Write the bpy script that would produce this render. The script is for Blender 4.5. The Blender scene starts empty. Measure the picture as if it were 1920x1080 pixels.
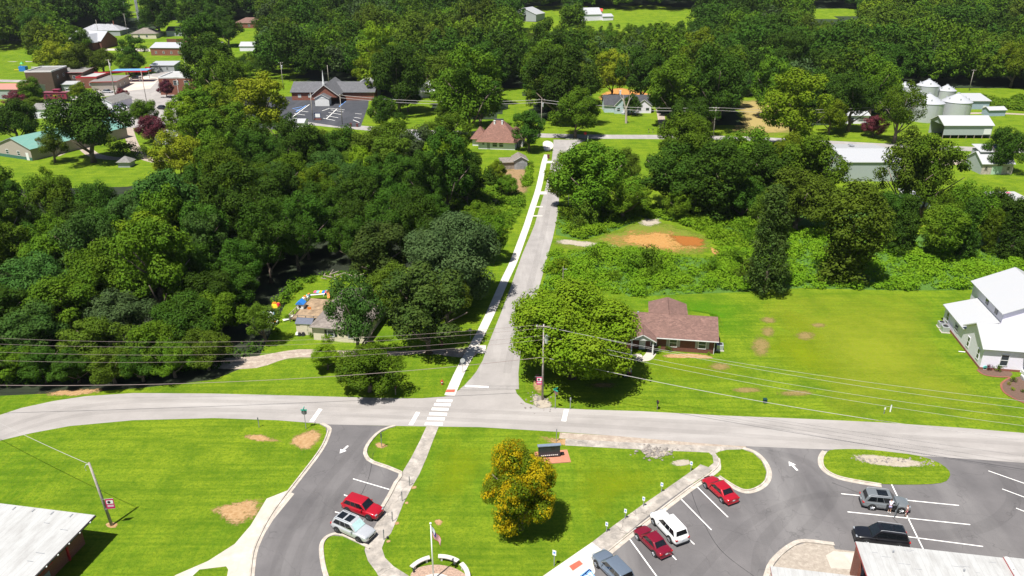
import bpy, bmesh, math, random
from math import sin, cos, pi, radians, sqrt, atan2, hypot
from mathutils import Vector, Matrix, noise
from mathutils.geometry import tessellate_polygon
random.seed(11)
S = bpy.context.scene
COL = S.collection

# ---------------------------------------------------------------- camera
FOC, CH, PITCH = 1440.0, 56.5, radians(23.7)
cam = bpy.data.cameras.new('camera'); camo = bpy.data.objects.new('camera', cam); COL.objects.link(camo)
camo.location = (0, 0, CH); camo.rotation_euler = (pi/2-PITCH, 0, 0)
cam.sensor_width = 36; cam.lens = 36*FOC/1920; cam.clip_start = .5; cam.clip_end = 6000
S.camera = camo
# ---------------------------------------------------------------- sky and sun
w = bpy.data.worlds.new('World'); S.world = w; w.use_nodes = True
nt = w.node_tree; bgn = nt.nodes['Background']
sky = nt.nodes.new('ShaderNodeTexSky'); sky.sky_type = 'NISHITA'; sky.sun_disc = False
SUN_EL, SUN_AZ = radians(66), radians(218)
sky.sun_elevation = SUN_EL; sky.sun_rotation = SUN_AZ
nt.links.new(sky.outputs[0], bgn.inputs[0]); bgn.inputs[1].default_value = 0.05
sl = bpy.data.lights.new('sun', 'SUN'); so = bpy.data.objects.new('sun', sl); COL.objects.link(so)
sl.energy = 5.0; sl.angle = radians(.5); sl.color = (1, .965, .9)
tosun = Vector((sin(SUN_AZ)*cos(SUN_EL), cos(SUN_AZ)*cos(SUN_EL), sin(SUN_EL)))
so.rotation_euler = tosun.to_track_quat('Z', 'Y').to_euler()
S.view_settings.view_transform = 'Standard'; S.view_settings.look = 'None'
S.view_settings.exposure = 0.74; S.view_settings.gamma = 1
S.render.resolution_x, S.render.resolution_y = 1024, 576
S.render.engine = 'CYCLES'
S.cycles.max_bounces = 5; S.cycles.diffuse_bounces = 2; S.cycles.transparent_max_bounces = 8

# ---------------------------------------------------------------- site survey helpers: where a point of the photo stands on the ground
SP, CP = sin(PITCH), cos(PITCH)
def sstep(a, b, x):
    t = max(0., min(1., (x-a)/(b-a))); return t*t*(3-2*t)
def terr(x, y):
    if y < 400: return 0.
    return 30*sstep(400, 860, y) + 5*sstep(400, 560, y)*noise.noise((x*.004, y*.004, 3.3))
def G(px, py, z=0.):
    u = (px-960)/FOC; v = (540-py)/FOC
    t = (CH-z)/max(1e-3, (SP-v*CP))
    return Vector((u*t, (CP+v*SP)*t, z))
def T(px, py):
    z = 0.
    for _ in range(12):
        q = G(px, py, z)
        z = z*.4+.6*terr(q.x, min(q.y, 1500))
    q = G(px, py, z); q.z = terr(q.x, q.y); return q
def proj(x, y, z):
    d = y*CP+(CH-z)*SP; up = -(CH-z)*CP+y*SP
    return 960+FOC*x/d, 540-FOC*up/d, d
def inpoly(x, y, P):
    c = False; j = len(P)-1
    for i in range(len(P)):
        if (P[i][1] > y) != (P[j][1] > y) and x < (P[j][0]-P[i][0])*(y-P[i][1])/(P[j][1]-P[i][1])+P[i][0]: c = not c
        j = i
    return c
# ---------------------------------------------------------------- naming helpers
def tag(o, label=None, cat=None, group=None, kind=None):
    if label: o['label'] = label
    if cat: o['category'] = cat
    if group: o['group'] = group
    if kind: o['kind'] = kind
    return o
def empty(name, loc=(0, 0, 0), rz=0., label=None, cat=None, group=None):
    o = bpy.data.objects.new(name, None); COL.objects.link(o); o.location = loc; o.rotation_euler = (0, 0, rz)
    o.empty_display_size = .3
    return tag(o, label, cat, group)
def kids(o): return [c for c in bpy.data.objects if c.parent == o]
def copy_tree(src, tree, loc, rz=0, sc=None, label=None, group=None):
    m = {}
    r = src.copy(); COL.objects.link(r); r.location = loc; r.rotation_euler = (0, 0, rz)
    if sc: r.scale = sc
    if label: r['label'] = label
    if group: r['group'] = group
    m[src] = r
    for c in tree:
        k = c.copy(); COL.objects.link(k); k.parent = m[c.parent]; m[c] = k
    return r
# ---------------------------------------------------------------- materials
MC = {}
def nodes(name):
    m = bpy.data.materials.new(name); m.use_nodes = True
    n = m.node_tree; b = n.nodes['Principled BSDF']; return m, n, b
def N(n, t, **k):
    x = n.nodes.new(t)
    for a, v in k.items():
        if a.startswith('i_'): x.inputs[a[2:].replace('_', ' ')].default_value = v
        else: setattr(x, a, v)
    return x
def mixc(n, fac, a, b):
    m = n.nodes.new('ShaderNodeMix'); m.data_type = 'RGBA'
    for s, v in ((m.inputs[0], fac), (m.inputs[6], a), (m.inputs[7], b)):
        if hasattr(v, 'is_linked') or hasattr(v, 'node'): n.links.new(v, s)
        else: s.default_value = (v if isinstance(v, float) else (*v, 1) if len(v) == 3 else v)
    return m.outputs[2]
def noi(n, scale, detail=4, rough=.6, vec=None, stretch=None, world=False, rot=0.):
    t = N(n, 'ShaderNodeTexNoise'); t.inputs['Scale'].default_value = scale; t.inputs['Detail'].default_value = detail; t.inputs['Roughness'].default_value = rough
    if world: src = N(n, 'ShaderNodeNewGeometry').outputs['Position']
    else: src = N(n, 'ShaderNodeTexCoord').outputs['Object']
    if stretch or rot:
        mp = N(n, 'ShaderNodeMapping'); mp.inputs['Scale'].default_value = stretch or (1, 1, 1); mp.inputs['Rotation'].default_value = (0, 0, rot)
        n.links.new(src, mp.inputs[0]); src = mp.outputs[0]
    n.links.new(src, t.inputs['Vector']); return t.outputs['Fac']
def ramp(n, fac, lo, hi):
    r = N(n, 'ShaderNodeMapRange'); r.inputs[1].default_value = lo; r.inputs[2].default_value = hi
    n.links.new(fac, r.inputs[0]); return r.outputs[0]
def bump(n, b, h, strength=.3, dist=.05):
    u = N(n, 'ShaderNodeBump'); u.inputs['Strength'].default_value = strength; u.inputs['Distance'].default_value = dist
    n.links.new(h, u.inputs['Height']); n.links.new(u.outputs[0], b.inputs['Normal'])
def plain(name, c, rough=.6, metal=0., var=.12, scale=3., coat=0., spec=.5):
    if name in MC: return MC[name]
    m, n, b = nodes(name)
    f = noi(n, scale, 5, .65)
    d = [min(1, x*(1+var)) for x in c]; e = [x*(1-var*1.4) for x in c]
    n.links.new(mixc(n, ramp(n, f, .3, .7), e, d), b.inputs['Base Color'])
    b.inputs['Roughness'].default_value = rough; b.inputs['Metallic'].default_value = metal
    b.inputs['Specular IOR Level'].default_value = spec
    if coat: b.inputs['Coat Weight'].default_value = coat; b.inputs['Coat Roughness'].default_value = .05
    MC[name] = m; return m
def brickm(name, c1, c2, mort, sc=1.):
    if name in MC: return MC[name]
    m, n, b = nodes(name)
    tc = N(n, 'ShaderNodeTexCoord'); sp = N(n, 'ShaderNodeSeparateXYZ'); n.links.new(tc.outputs['Object'], sp.inputs[0])
    ad = N(n, 'ShaderNodeMath', operation='ADD'); n.links.new(sp.outputs[0], ad.inputs[0]); n.links.new(sp.outputs[1], ad.inputs[1])
    cb = N(n, 'ShaderNodeCombineXYZ'); n.links.new(ad.outputs[0], cb.inputs[0]); n.links.new(sp.outputs[2], cb.inputs[1])
    t = N(n, 'ShaderNodeTexBrick'); t.inputs['Scale'].default_value = sc*2.2; t.inputs['Color1'].default_value = (*c1, 1); t.inputs['Color2'].default_value = (*c2, 1); t.inputs['Mortar'].default_value = (*mort, 1)
    t.inputs['Mortar Size'].default_value = .012
    n.links.new(cb.outputs[0], t.inputs['Vector'])
    f = noi(n, 1.3, 5, .7)
    n.links.new(mixc(n, ramp(n, f, .25, .8), t.outputs[0], [x*.7 for x in c1]), b.inputs['Base Color']); b.inputs['Roughness'].default_value = .85
    MC[name] = m; return m
def shingle(name, c, var=.35, row=3.5):
    if name in MC: return MC[name]
    m, n, b = nodes(name)
    v = N(n, 'ShaderNodeTexVoronoi'); v.inputs['Scale'].default_value = 3.2
    tc = N(n, 'ShaderNodeTexCoord'); mp = N(n, 'ShaderNodeMapping'); mp.inputs['Scale'].default_value = (1, 2, 1); n.links.new(tc.outputs['Object'], mp.inputs[0]); n.links.new(mp.outputs[0], v.inputs['Vector'])
    sx = N(n, 'ShaderNodeSeparateColor'); n.links.new(v.outputs['Color'], sx.inputs[0])
    f2 = noi(n, .6, 5, .7)
    c1 = mixc(n, sx.outputs[0], [x*(1-var) for x in c], [min(1, x*(1+var)) for x in c])
    n.links.new(mixc(n, ramp(n, f2, .3, .75), c1, [x*.75 for x in c]), b.inputs['Base Color']); b.inputs['Roughness'].default_value = .9
    MC[name] = m; return m
def metalroof(name, c, rib=2.2, ax=0, rough=.4, dirt=(.5, .45, .38), amt=.25, metal=.0):
    if name in MC: return MC[name]
    m, n, b = nodes(name)
    wv = N(n, 'ShaderNodeTexWave'); wv.bands_direction = 'XYZ'[ax]; wv.inputs['Scale'].default_value = rib; wv.wave_profile = 'SAW'
    tc = N(n, 'ShaderNodeTexCoord'); n.links.new(tc.outputs['Object'], wv.inputs['Vector'])
    f2 = noi(n, .35, 6, .7, stretch=(3, 1, 1) if ax == 0 else (1, 3, 1))
    rr = ramp(n, wv.outputs['Fac'], .9, .97)
    c1 = mixc(n, rr, c, [x*.82 for x in c])
    g = N(n, 'ShaderNodeMath', operation='MULTIPLY'); n.links.new(ramp(n, f2, .45, .8), g.inputs[0]); g.inputs[1].default_value = amt
    n.links.new(mixc(n, g.outputs[0], c1, dirt), b.inputs['Base Color']); b.inputs['Roughness'].default_value = rough; b.inputs['Metallic'].default_value = metal
    bump(n, b, wv.outputs['Fac'], .25, .03)
    MC[name] = m; return m
def grassm(name, base, yel, dark, streak=.5, rot=0., sc=1.):
    if name in MC: return MC[name]
    m, n, b = nodes(name)
    def mul(x, k):
        q = N(n, 'ShaderNodeMath', operation='MULTIPLY'); n.links.new(x, q.inputs[0]); q.inputs[1].default_value = k; return q.outputs[0]
    big = noi(n, .03*sc, 3, .55, world=True)
    gp = N(n, 'ShaderNodeNewGeometry'); sx = N(n, 'ShaderNodeSeparateXYZ'); n.links.new(gp.outputs['Position'], sx.inputs[0])
    ex_ = mul(ramp(n, sx.outputs[0], -10., 60.), .35)     # the east lawns are a drier, yellower sward
    ad = N(n, 'ShaderNodeMath', operation='ADD'); n.links.new(ramp(n, big, .36, .68), ad.inputs[0]); n.links.new(ex_, ad.inputs[1]); ad.use_clamp = True
    st = noi(n, 1.1*sc, 3, .6, world=True, stretch=(1, .05, 1), rot=rot)
    st2 = noi(n, 1.3*sc, 3, .6, world=True, stretch=(.05, 1, 1), rot=.12)
    fine = noi(n, 2.6, 6, .8, world=True); speck = noi(n, 6.5, 4, .8, world=True)
    med = noi(n, .22, 6, .75, world=True)
    c = mixc(n, ad.outputs[0], base, yel)
    wv = N(n, 'ShaderNodeTexWave'); wv.inputs['Scale'].default_value = .19; wv.inputs['Distortion'].default_value = 2.5; wv.inputs['Detail'].default_value = 2.; wv.inputs['Detail Scale'].default_value = .6
    mp = N(n, 'ShaderNodeMapping'); mp.inputs['Rotation'].default_value = (0, 0, rot+.9); n.links.new(gp.outputs['Position'], mp.inputs[0]); n.links.new(mp.outputs[0], wv.inputs['Vector'])
    c = mixc(n, mul(wv.outputs['Fac'], .32), c, yel)
    c = mixc(n, mul(ramp(n, st, .42, .6), streak), c, yel)
    c = mixc(n, mul(ramp(n, st2, .44, .62), streak*.7), c, dark)
    c = mixc(n, mul(ramp(n, med, .44, .62), .55), c, dark)
    c = mixc(n, mul(ramp(n, fine, .46, .66), .8), c, dark)
    c = mixc(n, mul(ramp(n, speck, .58, .72), .45), c, [min(1, x*1.25+.02) for x in yel])
    n.links.new(c, b.inputs['Base Color']); b.inputs['Roughness'].default_value = .9; b.inputs['Specular IOR Level'].default_value = .1
    bump(n, b, fine, .9, .15)
    MC[name] = m; return m
def pave(name, c, dark, light, sc=.4, streak=(1, .15, 1), rot=0., rough=.88, crack=.5, spots=0.):
    if name in MC: return MC[name]
    m, n, b = nodes(name)
    a1 = noi(n, sc, 6, .65, world=True); a2 = noi(n, sc*.9, 5, .6, world=True, stretch=streak, rot=rot); a3 = noi(n, 9, 3, .7, world=True)
    c1 = mixc(n, ramp(n, a1, .35, .68), dark, c)
    c1 = mixc(n, ramp(n, a2, .5, .72), c1, light)
    c1 = mixc(n, ramp(n, a3, .5, 1.), c1, dark)
    v = N(n, 'ShaderNodeTexVoronoi', feature='DISTANCE_TO_EDGE'); v.inputs['Scale'].default_value = .16
    gp = N(n, 'ShaderNodeNewGeometry'); nz = N(n, 'ShaderNodeTexNoise'); nz.inputs['Scale'].default_value = .5; n.links.new(gp.outputs['Position'], nz.inputs['Vector'])
    va = N(n, 'ShaderNodeVectorMath', operation='MULTIPLY_ADD'); n.links.new(nz.outputs['Color'], va.inputs[0]); va.inputs[1].default_value = (3, 3, 3); n.links.new(gp.outputs['Position'], va.inputs[2]); n.links.new(va.outputs[0], v.inputs['Vector'])
    cr = ramp(n, v.outputs['Distance'], .007, .002)
    k = N(n, 'ShaderNodeMath', operation='MULTIPLY'); n.links.new(cr, k.inputs[0]); k.inputs[1].default_value = crack
    c1 = mixc(n, k.outputs[0], c1, [x*.5 for x in dark])
    n.links.new(c1, b.inputs['Base Color']); b.inputs['Roughness'].default_value = rough; b.inputs['Specular IOR Level'].default_value = .3
    bump(n, b, a3, .3, .02)
    MC[name] = m; return m
def patchm(name, c1, c2, thr=.5, sc=.9, soft=.12, amax=1.):
    """ragged-edged ground cover: the 'edge' attribute runs 0 at the rim to 1 inside, noise eats the rim"""
    if name in MC: return MC[name]
    m, n, b = nodes(name)
    f = noi(n, sc, 6, .7, world=True); f2 = noi(n, 2.2, 5, .7, world=True)
    n.links.new(mixc(n, ramp(n, f2, .3, .7), c1, c2), b.inputs['Base Color']); b.inputs['Roughness'].default_value = .95; b.inputs['Specular IOR Level'].default_value = .1
    at = N(n, 'ShaderNodeAttribute'); at.attribute_name = 'edge'
    f3 = noi(n, sc*5, 6, .85, world=True)
    fm = N(n, 'ShaderNodeMath', operation='MULTIPLY_ADD'); n.links.new(f3, fm.inputs[0]); fm.inputs[1].default_value = 1.1; n.links.new(f, fm.inputs[2])
    ad = N(n, 'ShaderNodeMath', operation='MULTIPLY_ADD'); n.links.new(fm.outputs[0], ad.inputs[0]); ad.inputs[1].default_value = 1.7; n.links.new(at.outputs['Fac'], ad.inputs[2])
    al = ramp(n, ad.outputs[0], 1.53+thr, 1.53+thr+soft)
    q = N(n, 'ShaderNodeMath', operation='MULTIPLY'); n.links.new(al, q.inputs[0]); q.inputs[1].default_value = amax
    n.links.new(q.outputs[0], b.inputs['Alpha'])
    MC[name] = m; return m
GR = (.102, .188, .007); GY = (.185, .245, .012); GD = (.044, .108, .003)
M_lawn = grassm('lawn_grass', GR, GY, GD, .6, .3)
M_green = grassm('bright_grass', (.055, .19, .004), (.08, .2, .004), (.03, .1, .003), .4, 1.2)
M_dry = grassm('dry_grass', (.12, .17, .02), (.2, .19, .05), (.06, .09, .015), .6, .1)
M_road = pave('road_asphalt', (.325, .30, .285), (.265, .245, .232), (.38, .355, .338), .25, (.12, 1, 1), -.08, crack=.1)
M_side = pave('side_road_asphalt', (.315, .292, .28), (.255, .237, .226), (.375, .35, .333), .3, (1, .12, 1), -.1, crack=.1)
M_lot = pave('lot_asphalt', (.150, .140, .141), (.098, .092, .094), (.20, .19, .187), .12, (1, .12, 1), .9, crack=.3)
M_blacktop = pave('dark_blacktop', (.055, .058, .068), (.04, .042, .05), (.07, .07, .08), .2, (1, .3, 1), .5, crack=.3)
M_walk = pave('old_concrete', (.40, .355, .31), (.22, .2, .18), (.5, .45, .4), .8, (1, 1, 1), 0, crack=.6)
M_conc = pave('new_concrete', (.48, .43, .37), (.40, .36, .31), (.55, .50, .44), .5, (1, 1, 1), 0, crack=.15)
M_white_conc = pave('white_concrete', (.53, .50, .46), (.46, .43, .39), (.58, .55, .51), .5, (1, 1, 1), 0, crack=.1)
M_kerb = pave('kerb_concrete', (.47, .42, .36), (.33, .29, .25), (.56, .51, .45), 1.2, (1, 1, 1), 0, crack=.3)
M_gravel = pave('gravel', (.38, .32, .26), (.27, .21, .17), (.47, .41, .34), 1.4, (1, 1, 1), 0, crack=0.)
M_expo = pave('exposed_aggregate', (.36, .31, .26), (.27, .23, .19), (.42, .37, .31), 2.4, (1, 1, 1), 0, crack=.2)
M_paint = plain('road_paint', (.82, .8, .77), .7, var=.12, scale=2)
M_blue = plain('blue_paint', (.15, .33, .72), .7, var=.15)
M_white = plain('white_paint', (.82, .82, .81), .5, var=.04)
M_black = plain('black_paint', (.02, .02, .022), .5, var=.2)
M_wood = plain('weathered_wood', (.28, .23, .19), .9, var=.3, scale=2)
M_bark = plain('bark', (.17, .13, .1), .95, var=.4, scale=4)
M_galv = plain('galvanised_steel', (.55, .57, .6), .42, .55, .1)
M_grey = plain('grey_metal', (.3, .31, .33), .5, .2)
M_glass = plain('window_glass', (.03, .045, .055), .08, 0, .2, spec=.8)
M_tint = plain('tinted_car_glass', (.008, .01, .012), .06, 0, .2, spec=.8)
M_tyre = plain('tyre_rubber', (.015, .015, .015), .85)
M_red = plain('red_paint', (.45, .015, .02), .45)
M_dirt = patchm('bare_dirt', (.27, .15, .06), (.42, .28, .15), .66, .4, .4)
M_pale = patchm('pale_gravel_patch', (.29, .25, .19), (.40, .35, .29), .55, .6, .3)
M_clay = patchm('orange_clay', (.34, .14, .03), (.40, .26, .1), .45, .22, .5)
M_yel = patchm('yellow_green_grass', (.17, .26, .004), (.24, .27, .008), .35, .12, 1.2, .6)
M_rust = patchm('rusty_mud', (.24, .08, .015), (.3, .12, .03), .4, .5, .3)
M_floor = patchm('forest_floor', (.03, .045, .012), (.06, .05, .025), .35, .35, .2)
M_weed = patchm('weedy_verge', (.10, .17, .012), (.17, .17, .03), .2, .3, .4)
# ---------------------------------------------------------------- mesh builder
class MB:
    def __init__(s): s.v = []; s.f = []; s.mi = []
    def add(s, vs, fs, mi=0):
        o = len(s.v); s.v += [tuple(v) for v in vs]; s.f += [tuple(i+o for i in f) for f in fs]; s.mi += [mi]*len(fs); return s
    def box(s, x0, y0, z0, x1, y1, z1, mi=0, M=None):
        vs = [Vector(p) for p in ((x0,y0,z0),(x1,y0,z0),(x1,y1,z0),(x0,y1,z0),(x0,y0,z1),(x1,y0,z1),(x1,y1,z1),(x0,y1,z1))]
        if M: vs = [M @ v for v in vs]
        return s.add(vs, [(3,2,1,0),(4,5,6,7),(0,1,5,4),(1,2,6,5),(2,3,7,6),(3,0,4,7)], mi)
    def cyl(s, p, q, r, r2=None, n=8, mi=0, cap=True):
        p, q = Vector(p), Vector(q); r2 = r if r2 is None else r2
        d = (q-p); a = d.to_track_quat('Z', 'Y').to_matrix()
        vs = [p+a@Vector((r*cos(2*pi*i/n), r*sin(2*pi*i/n), 0)) for i in range(n)]+[q+a@Vector((r2*cos(2*pi*i/n), r2*sin(2*pi*i/n), 0)) for i in range(n)]
        fs = [(i, (i+1) % n, n+(i+1) % n, n+i) for i in range(n)]
        if cap: fs += [tuple(range(n))[::-1], tuple(range(n, 2*n))]
        return s.add(vs, fs, mi)
    def tube(s, pts, r, n=5, mi=0):
        pts = [Vector(p) for p in pts]; rs = r if isinstance(r, (list, tuple)) else [r]*len(pts)
        vs = []
        for i, p in enumerate(pts):
            d = (pts[min(i+1, len(pts)-1)]-pts[max(i-1, 0)]); a = d.to_track_quat('Z', 'Y').to_matrix()
            vs += [p+a@Vector((rs[i]*cos(2*pi*k/n), rs[i]*sin(2*pi*k/n), 0)) for k in range(n)]
        fs = [(i*n+k, i*n+(k+1) % n, (i+1)*n+(k+1) % n, (i+1)*n+k) for i in range(len(pts)-1) for k in range(n)]
        fs += [tuple(range(n))[::-1], tuple(range((len(pts)-1)*n, len(pts)*n))]
        return s.add(vs, fs, mi)
    def prism(s, poly, z0, z1, mi=0):
        n = len(poly); vs = [(p[0], p[1], z0) for p in poly]+[(p[0], p[1], z1) for p in poly]
        tr = tessellate_polygon([[Vector((p[0], p[1], 0)) for p in poly]])
        ar = sum(poly[i][0]*poly[(i+1) % n][1]-poly[(i+1) % n][0]*poly[i][1] for i in range(n))
        fs = []
        for t in tr:
            a, b, c = [Vector((poly[i][0], poly[i][1])) for i in t]
            if (b-a).cross(c-a) < 0: t = t[::-1]
            fs.append(tuple(n+i for i in t)); fs.append(tuple(t[::-1]))
        for i in range(n):
            j = (i+1) % n; q = (i, j, n+j, n+i); fs.append(q if ar > 0 else q[::-1])
        return s.add(vs, fs, mi)
    def build(s, name, mats, parent=None, smooth=False, loc=None, bevel=0):
        me = bpy.data.meshes.new(name); me.from_pydata(s.v, [], s.f)
        for m in (mats if isinstance(mats, (list, tuple)) else [mats]): me.materials.append(m)
        if len(me.polygons) and any(s.mi): me.polygons.foreach_set('material_index', s.mi)
        if smooth: me.polygons.foreach_set('use_smooth', [True]*len(me.polygons))
        me.update()
        o = bpy.data.objects.new(name, me); COL.objects.link(o)
        if parent: o.parent = parent
        if loc: o.location = loc
        if bevel:
            b = o.modifiers.new('bevel', 'BEVEL'); b.width = bevel; b.segments = 2; b.limit_method = 'ANGLE'
        return o
def spline(P, k=5, closed=False):
    P = [Vector(p) for p in P]; n = len(P); out = []
    rng = range(n if closed else n-1)
    for i in rng:
        a, b, c, d = (P[(i-1) % n] if closed or i else P[0]), P[i], P[(i+1) % n], (P[(i+2) % n] if closed or i+2 < n else P[-1])
        for j in range(k):
            t = j/k; out.append(.5*((2*b)+(-a+c)*t+(2*a-5*b+4*c-d)*t*t+(-a+3*b-3*c+d)*t**3))
    if not closed: out.append(P[-1])
    return out
def g2(P, z=0.): return [G(x, y, z) for x, y in P]
def sheet(name, P, mat, z, smooth=0, parent=None, kind='structure', world=False, uz=True):
    """flat ground sheet from a traced outline, laid z metres above the ground"""
    pts = P if world else [T(x, y) for x, y in P]
    if smooth: pts = spline(pts, smooth, True)
    fs = []
    for t in tessellate_polygon([[Vector((p[0], p[1], 0)) for p in pts]]):
        a, b, c = [Vector((pts[i][0], pts[i][1])) for i in t]
        fs.append(tuple(t) if (b-a).cross(c-a) > 0 else tuple(t[::-1]))
    m = MB().add([(p[0], p[1], (terr(p[0], p[1]) if uz else 0)+z) for p in pts], fs)
    o = m.build(name, mat, parent)
    if not parent: o['kind'] = kind
    return o
def patch(name, P, mat, z, rim=.35, world=False, kind='structure'):
    """ground cover that fades out in a ragged rim: concentric rings with an 'edge' attribute"""
    pts = P if world else [T(x, y) for x, y in P]
    pts = spline(pts, 6, True); n = len(pts)
    c = sum((Vector(p) for p in pts), Vector())/n
    m = MB(); vs = []; ed = []
    for k, e in ((1., 0.), (1-rim, .6), (1-rim*1.9 if rim < .5 else .05, 1.)):
        for p in pts:
            q = c+(p-c)*k; vs.append((q.x, q.y, terr(q.x, q.y)+z)); ed.append(e)
    vs.append((c.x, c.y, terr(c.x, c.y)+z)); ed.append(1.)
    fs = [(r*n+i, r*n+(i+1) % n, (r+1)*n+(i+1) % n, (r+1)*n+i) for r in range(2) for i in range(n)]+[(2*n+i, 2*n+(i+1) % n, 3*n) for i in range(n)]
    m.add(vs, fs); o = m.build(name, mat); a = o.data.attributes.new('edge', 'FLOAT', 'POINT'); a.data.foreach_set('value', ed)
    o['kind'] = kind
    return o
def offs(L, d):
    out = []
    for i, p in enumerate(L):
        t = (L[min(i+1, len(L)-1)]-L[max(i-1, 0)]); t.z = 0; t.normalize(); out.append(p+Vector((-t.y, t.x, 0))*d)
    return out
def strip(name, P, wdt, mat, z, smooth=5, world=False, wend=None):
    L = P if world else [T(x, y) for x, y in P]
    if smooth: L = spline(L, smooth)
    n = len(L); m = MB(); vs = []
    a = offs(L, .5); b = offs(L, -.5)
    for i in range(n):
        wi = wdt+(0 if wend is None else (wend-wdt)*i/(n-1))
        c = L[i]
        for q in (c+(a[i]-c)*wi, c+(b[i]-c)*wi): vs.append((q.x, q.y, terr(q.x, q.y)+z))
    m.add(vs, [(2*i+1, 2*i+3, 2*i+2, 2*i) for i in range(n-1)])
    o = m.build(name, mat)
    o['kind'] = 'structure'; return o
def kerb(name, P, side=1, smooth=5, wk=.17, h=.13, gut=.4, closed=False, label=None):
    """raised kerb with a flat gutter pan on its left (side=1) or right"""
    L = [T(x, y) for x, y in P]
    if smooth: L = spline(L, smooth, closed)
    if closed: L.append(L[0].copy())
    a = offs(L, 0); b = offs(L, wk*side); g = offs(L, (wk+gut)*side); n = len(L); m = MB(); vs = []
    for i in range(n):
        vs += [(a[i].x, a[i].y, 0), (a[i].x, a[i].y, h), (b[i].x, b[i].y, h), (b[i].x, b[i].y, .028), (g[i].x, g[i].y, .03), (g[i].x, g[i].y, 0)]
    fs = []
    for i in range(n-1):
        for k in range(5):
            q = (i*6+k, i*6+k+1, (i+1)*6+k+1, (i+1)*6+k); fs.append(q if side > 0 else q[::-1])
    m.add(vs, fs); o = m.build(name, M_kerb); o['kind'] = 'structure'; return o
# ================================================================ GROUND, ROADS, PATHS
ys = [-60, 0, 60, 120, 180, 240, 300, 360, 400]+[400+20*i for i in range(1, 31)]+[1100, 1250, 1500, 2000, 3200]
xs = [-3000, -1800, -1100]+[-900+45*i for i in range(41)]+[1100, 1800, 3000]
vs = [(x, y, terr(x, y)) for y in ys for x in xs]; nx = len(xs)
MB().add(vs, [(j*nx+i, j*nx+i+1, (j+1)*nx+i+1, (j+1)*nx+i) for j in range(len(ys)-1) for i in range(nx-1)]).build('ground', M_lawn)['kind'] = 'structure'

sheet('road', [(-150,826),(-80,803),(0,778),(40,765),(100,752),(160,743),(250,737),(400,738),(560,742),(700,746),(790,747),(832,744),(850,738),(866,728),(880,712),(960,712),(969,738),(985,755),(1010,763),(1100,768),(1200,771),(1350,779),(1500,785),(1650,792),(1800,802),(1920,812),(2080,826),
  (2080,884),(1920,868),(1850,863),(1700,853),(1560,843),(1500,841),(1380,836),(1300,830),(1150,817),(1050,810),(900,801),(760,799),(620,796),(520,788),(400,784),(250,788),(130,799),(60,812),(0,826),(-80,848),(-150,872)], M_road, .012)
sheet('side_road', [(862,730),(878,716),(893,697),(905,676),(914,650),(925,622),(940,585),(955,545),(968,508),(980,475),(993,445),(1003,420),(1010,395),(1018,370),(1025,343),(1031,318),(1035,298),(1037,278),(1038,262),(1100,262),(1080,272),(1068,285),(1056,305),(1050,325),(1047,350),(1048,375),(1046,400),(1041,425),(1036,448),(1028,475),(1021,502),(1012,535),(1001,570),(990,605),(981,640),(975,670),(972,700),(973,730)], M_side, .022)
strip('cross_road', [(560,228),(660,238),(760,246),(850,249),(950,252),(1100,256),(1250,257),(1400,260),(1560,268),(1700,275),(1920,283),(2080,292)], 6.2, M_side, .014)
# asphalt lots
sheet('driveway_lot', [(598,795),(611,802),(612,812),(604,832),(590,855),(563,890),(528,935),(505,968),(488,1000),(474,1035),(466,1085),(622,1110),(608,1060),(604,1030),(607,1014),(620,1004),(645,1006),(690,1026),(700,1010),(712,965),(722,950),(746,905),(754,884),(700,866),(688,852),(688,842),(697,826),(712,812),(735,800),(740,799)], M_lot, .006)
sheet('parking_lot', [(1250,925),(1335,893),(1360,895),(1380,835),(1500,840),(1560,843),(1700,853),(1850,863),(1920,868),(2080,884),(2080,1130),(1100,1130),(1100,1070),(1148,1030)], M_lot, .006)
# paths
sheet('old_path', [(800,799),(823,799),(812,826),(800,858),(786,890),(772,914),(756,945),(744,975),(733,1000),(722,1012),(716,1028),(722,1046),(738,1062),(770,1082),(720,1100),(705,1072),(690,1052),(683,1030),(693,1005),(704,985),(722,950),(748,896),(770,860),(788,825)], M_walk, .02)
sheet('lot_sidewalk', [(1306,877),(1313,871),(1336,879),(1328,888),(1290,912),(1250,941),(1210,972),(1172,1004),(1134,1036),(1110,1017),(1150,986),(1200,950),(1250,916)], M_walk, .035)
sheet('new_concrete_path', [(1110,1017),(1134,1036),(1112,1056),(1116,1072),(1100,1110),(975,1125),(1010,1086)], M_white_conc, .04)
sheet('school_path', [(538,920),(552,926),(512,975),(486,1018),(470,1060),(466,1100),(422,1100),(428,1068),(424,1062),(374,1068),(340,1100),(290,1105),(330,1078),(390,1052),(440,1020),(470,985),(500,935)], M_conc, .012)
strip('sidewalk', [(843,742),(860,703),(877,670),(901,626),(923,580),(946,527),(963,491),(976,456),(989,420),(998,391),(1008,360),(1014,335),(1020,305),(1025,290)], 1.5, M_white_conc, .05, wend=1.5)
for q, r in (((896,655),(906,655,)), ((1001,405),(1012,405)), ((1006,388),(1013,388)), ((1012,362),(1020,362)), ((1023,304),(1034,304))):
    strip('driveway_apron', [(q[0]-2, q[1]), ((q[0]+r[0])/2, q[1]), (r[0]+5, r[1])], 2.6 if q[1] in (655, 304, 362) else .9, M_white_conc, .045, 0)
sheet('corner_pad', [(1018,268),(1026,264),(1036,268),(1037,276),(1030,282),(1021,282)], M_white_conc, .05, 4)
sheet('tactile_mat', [(838,731),(854,731),(852,736),(835,736)], plain('red_tactile', (.5, .1, .06), .8), .058)
sheet('tactile_mat', [(1067,1062),(1086,1051),(1093,1058),(1074,1071)], plain('red_tactile', (.5, .1, .06), .8), .05)
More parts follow.
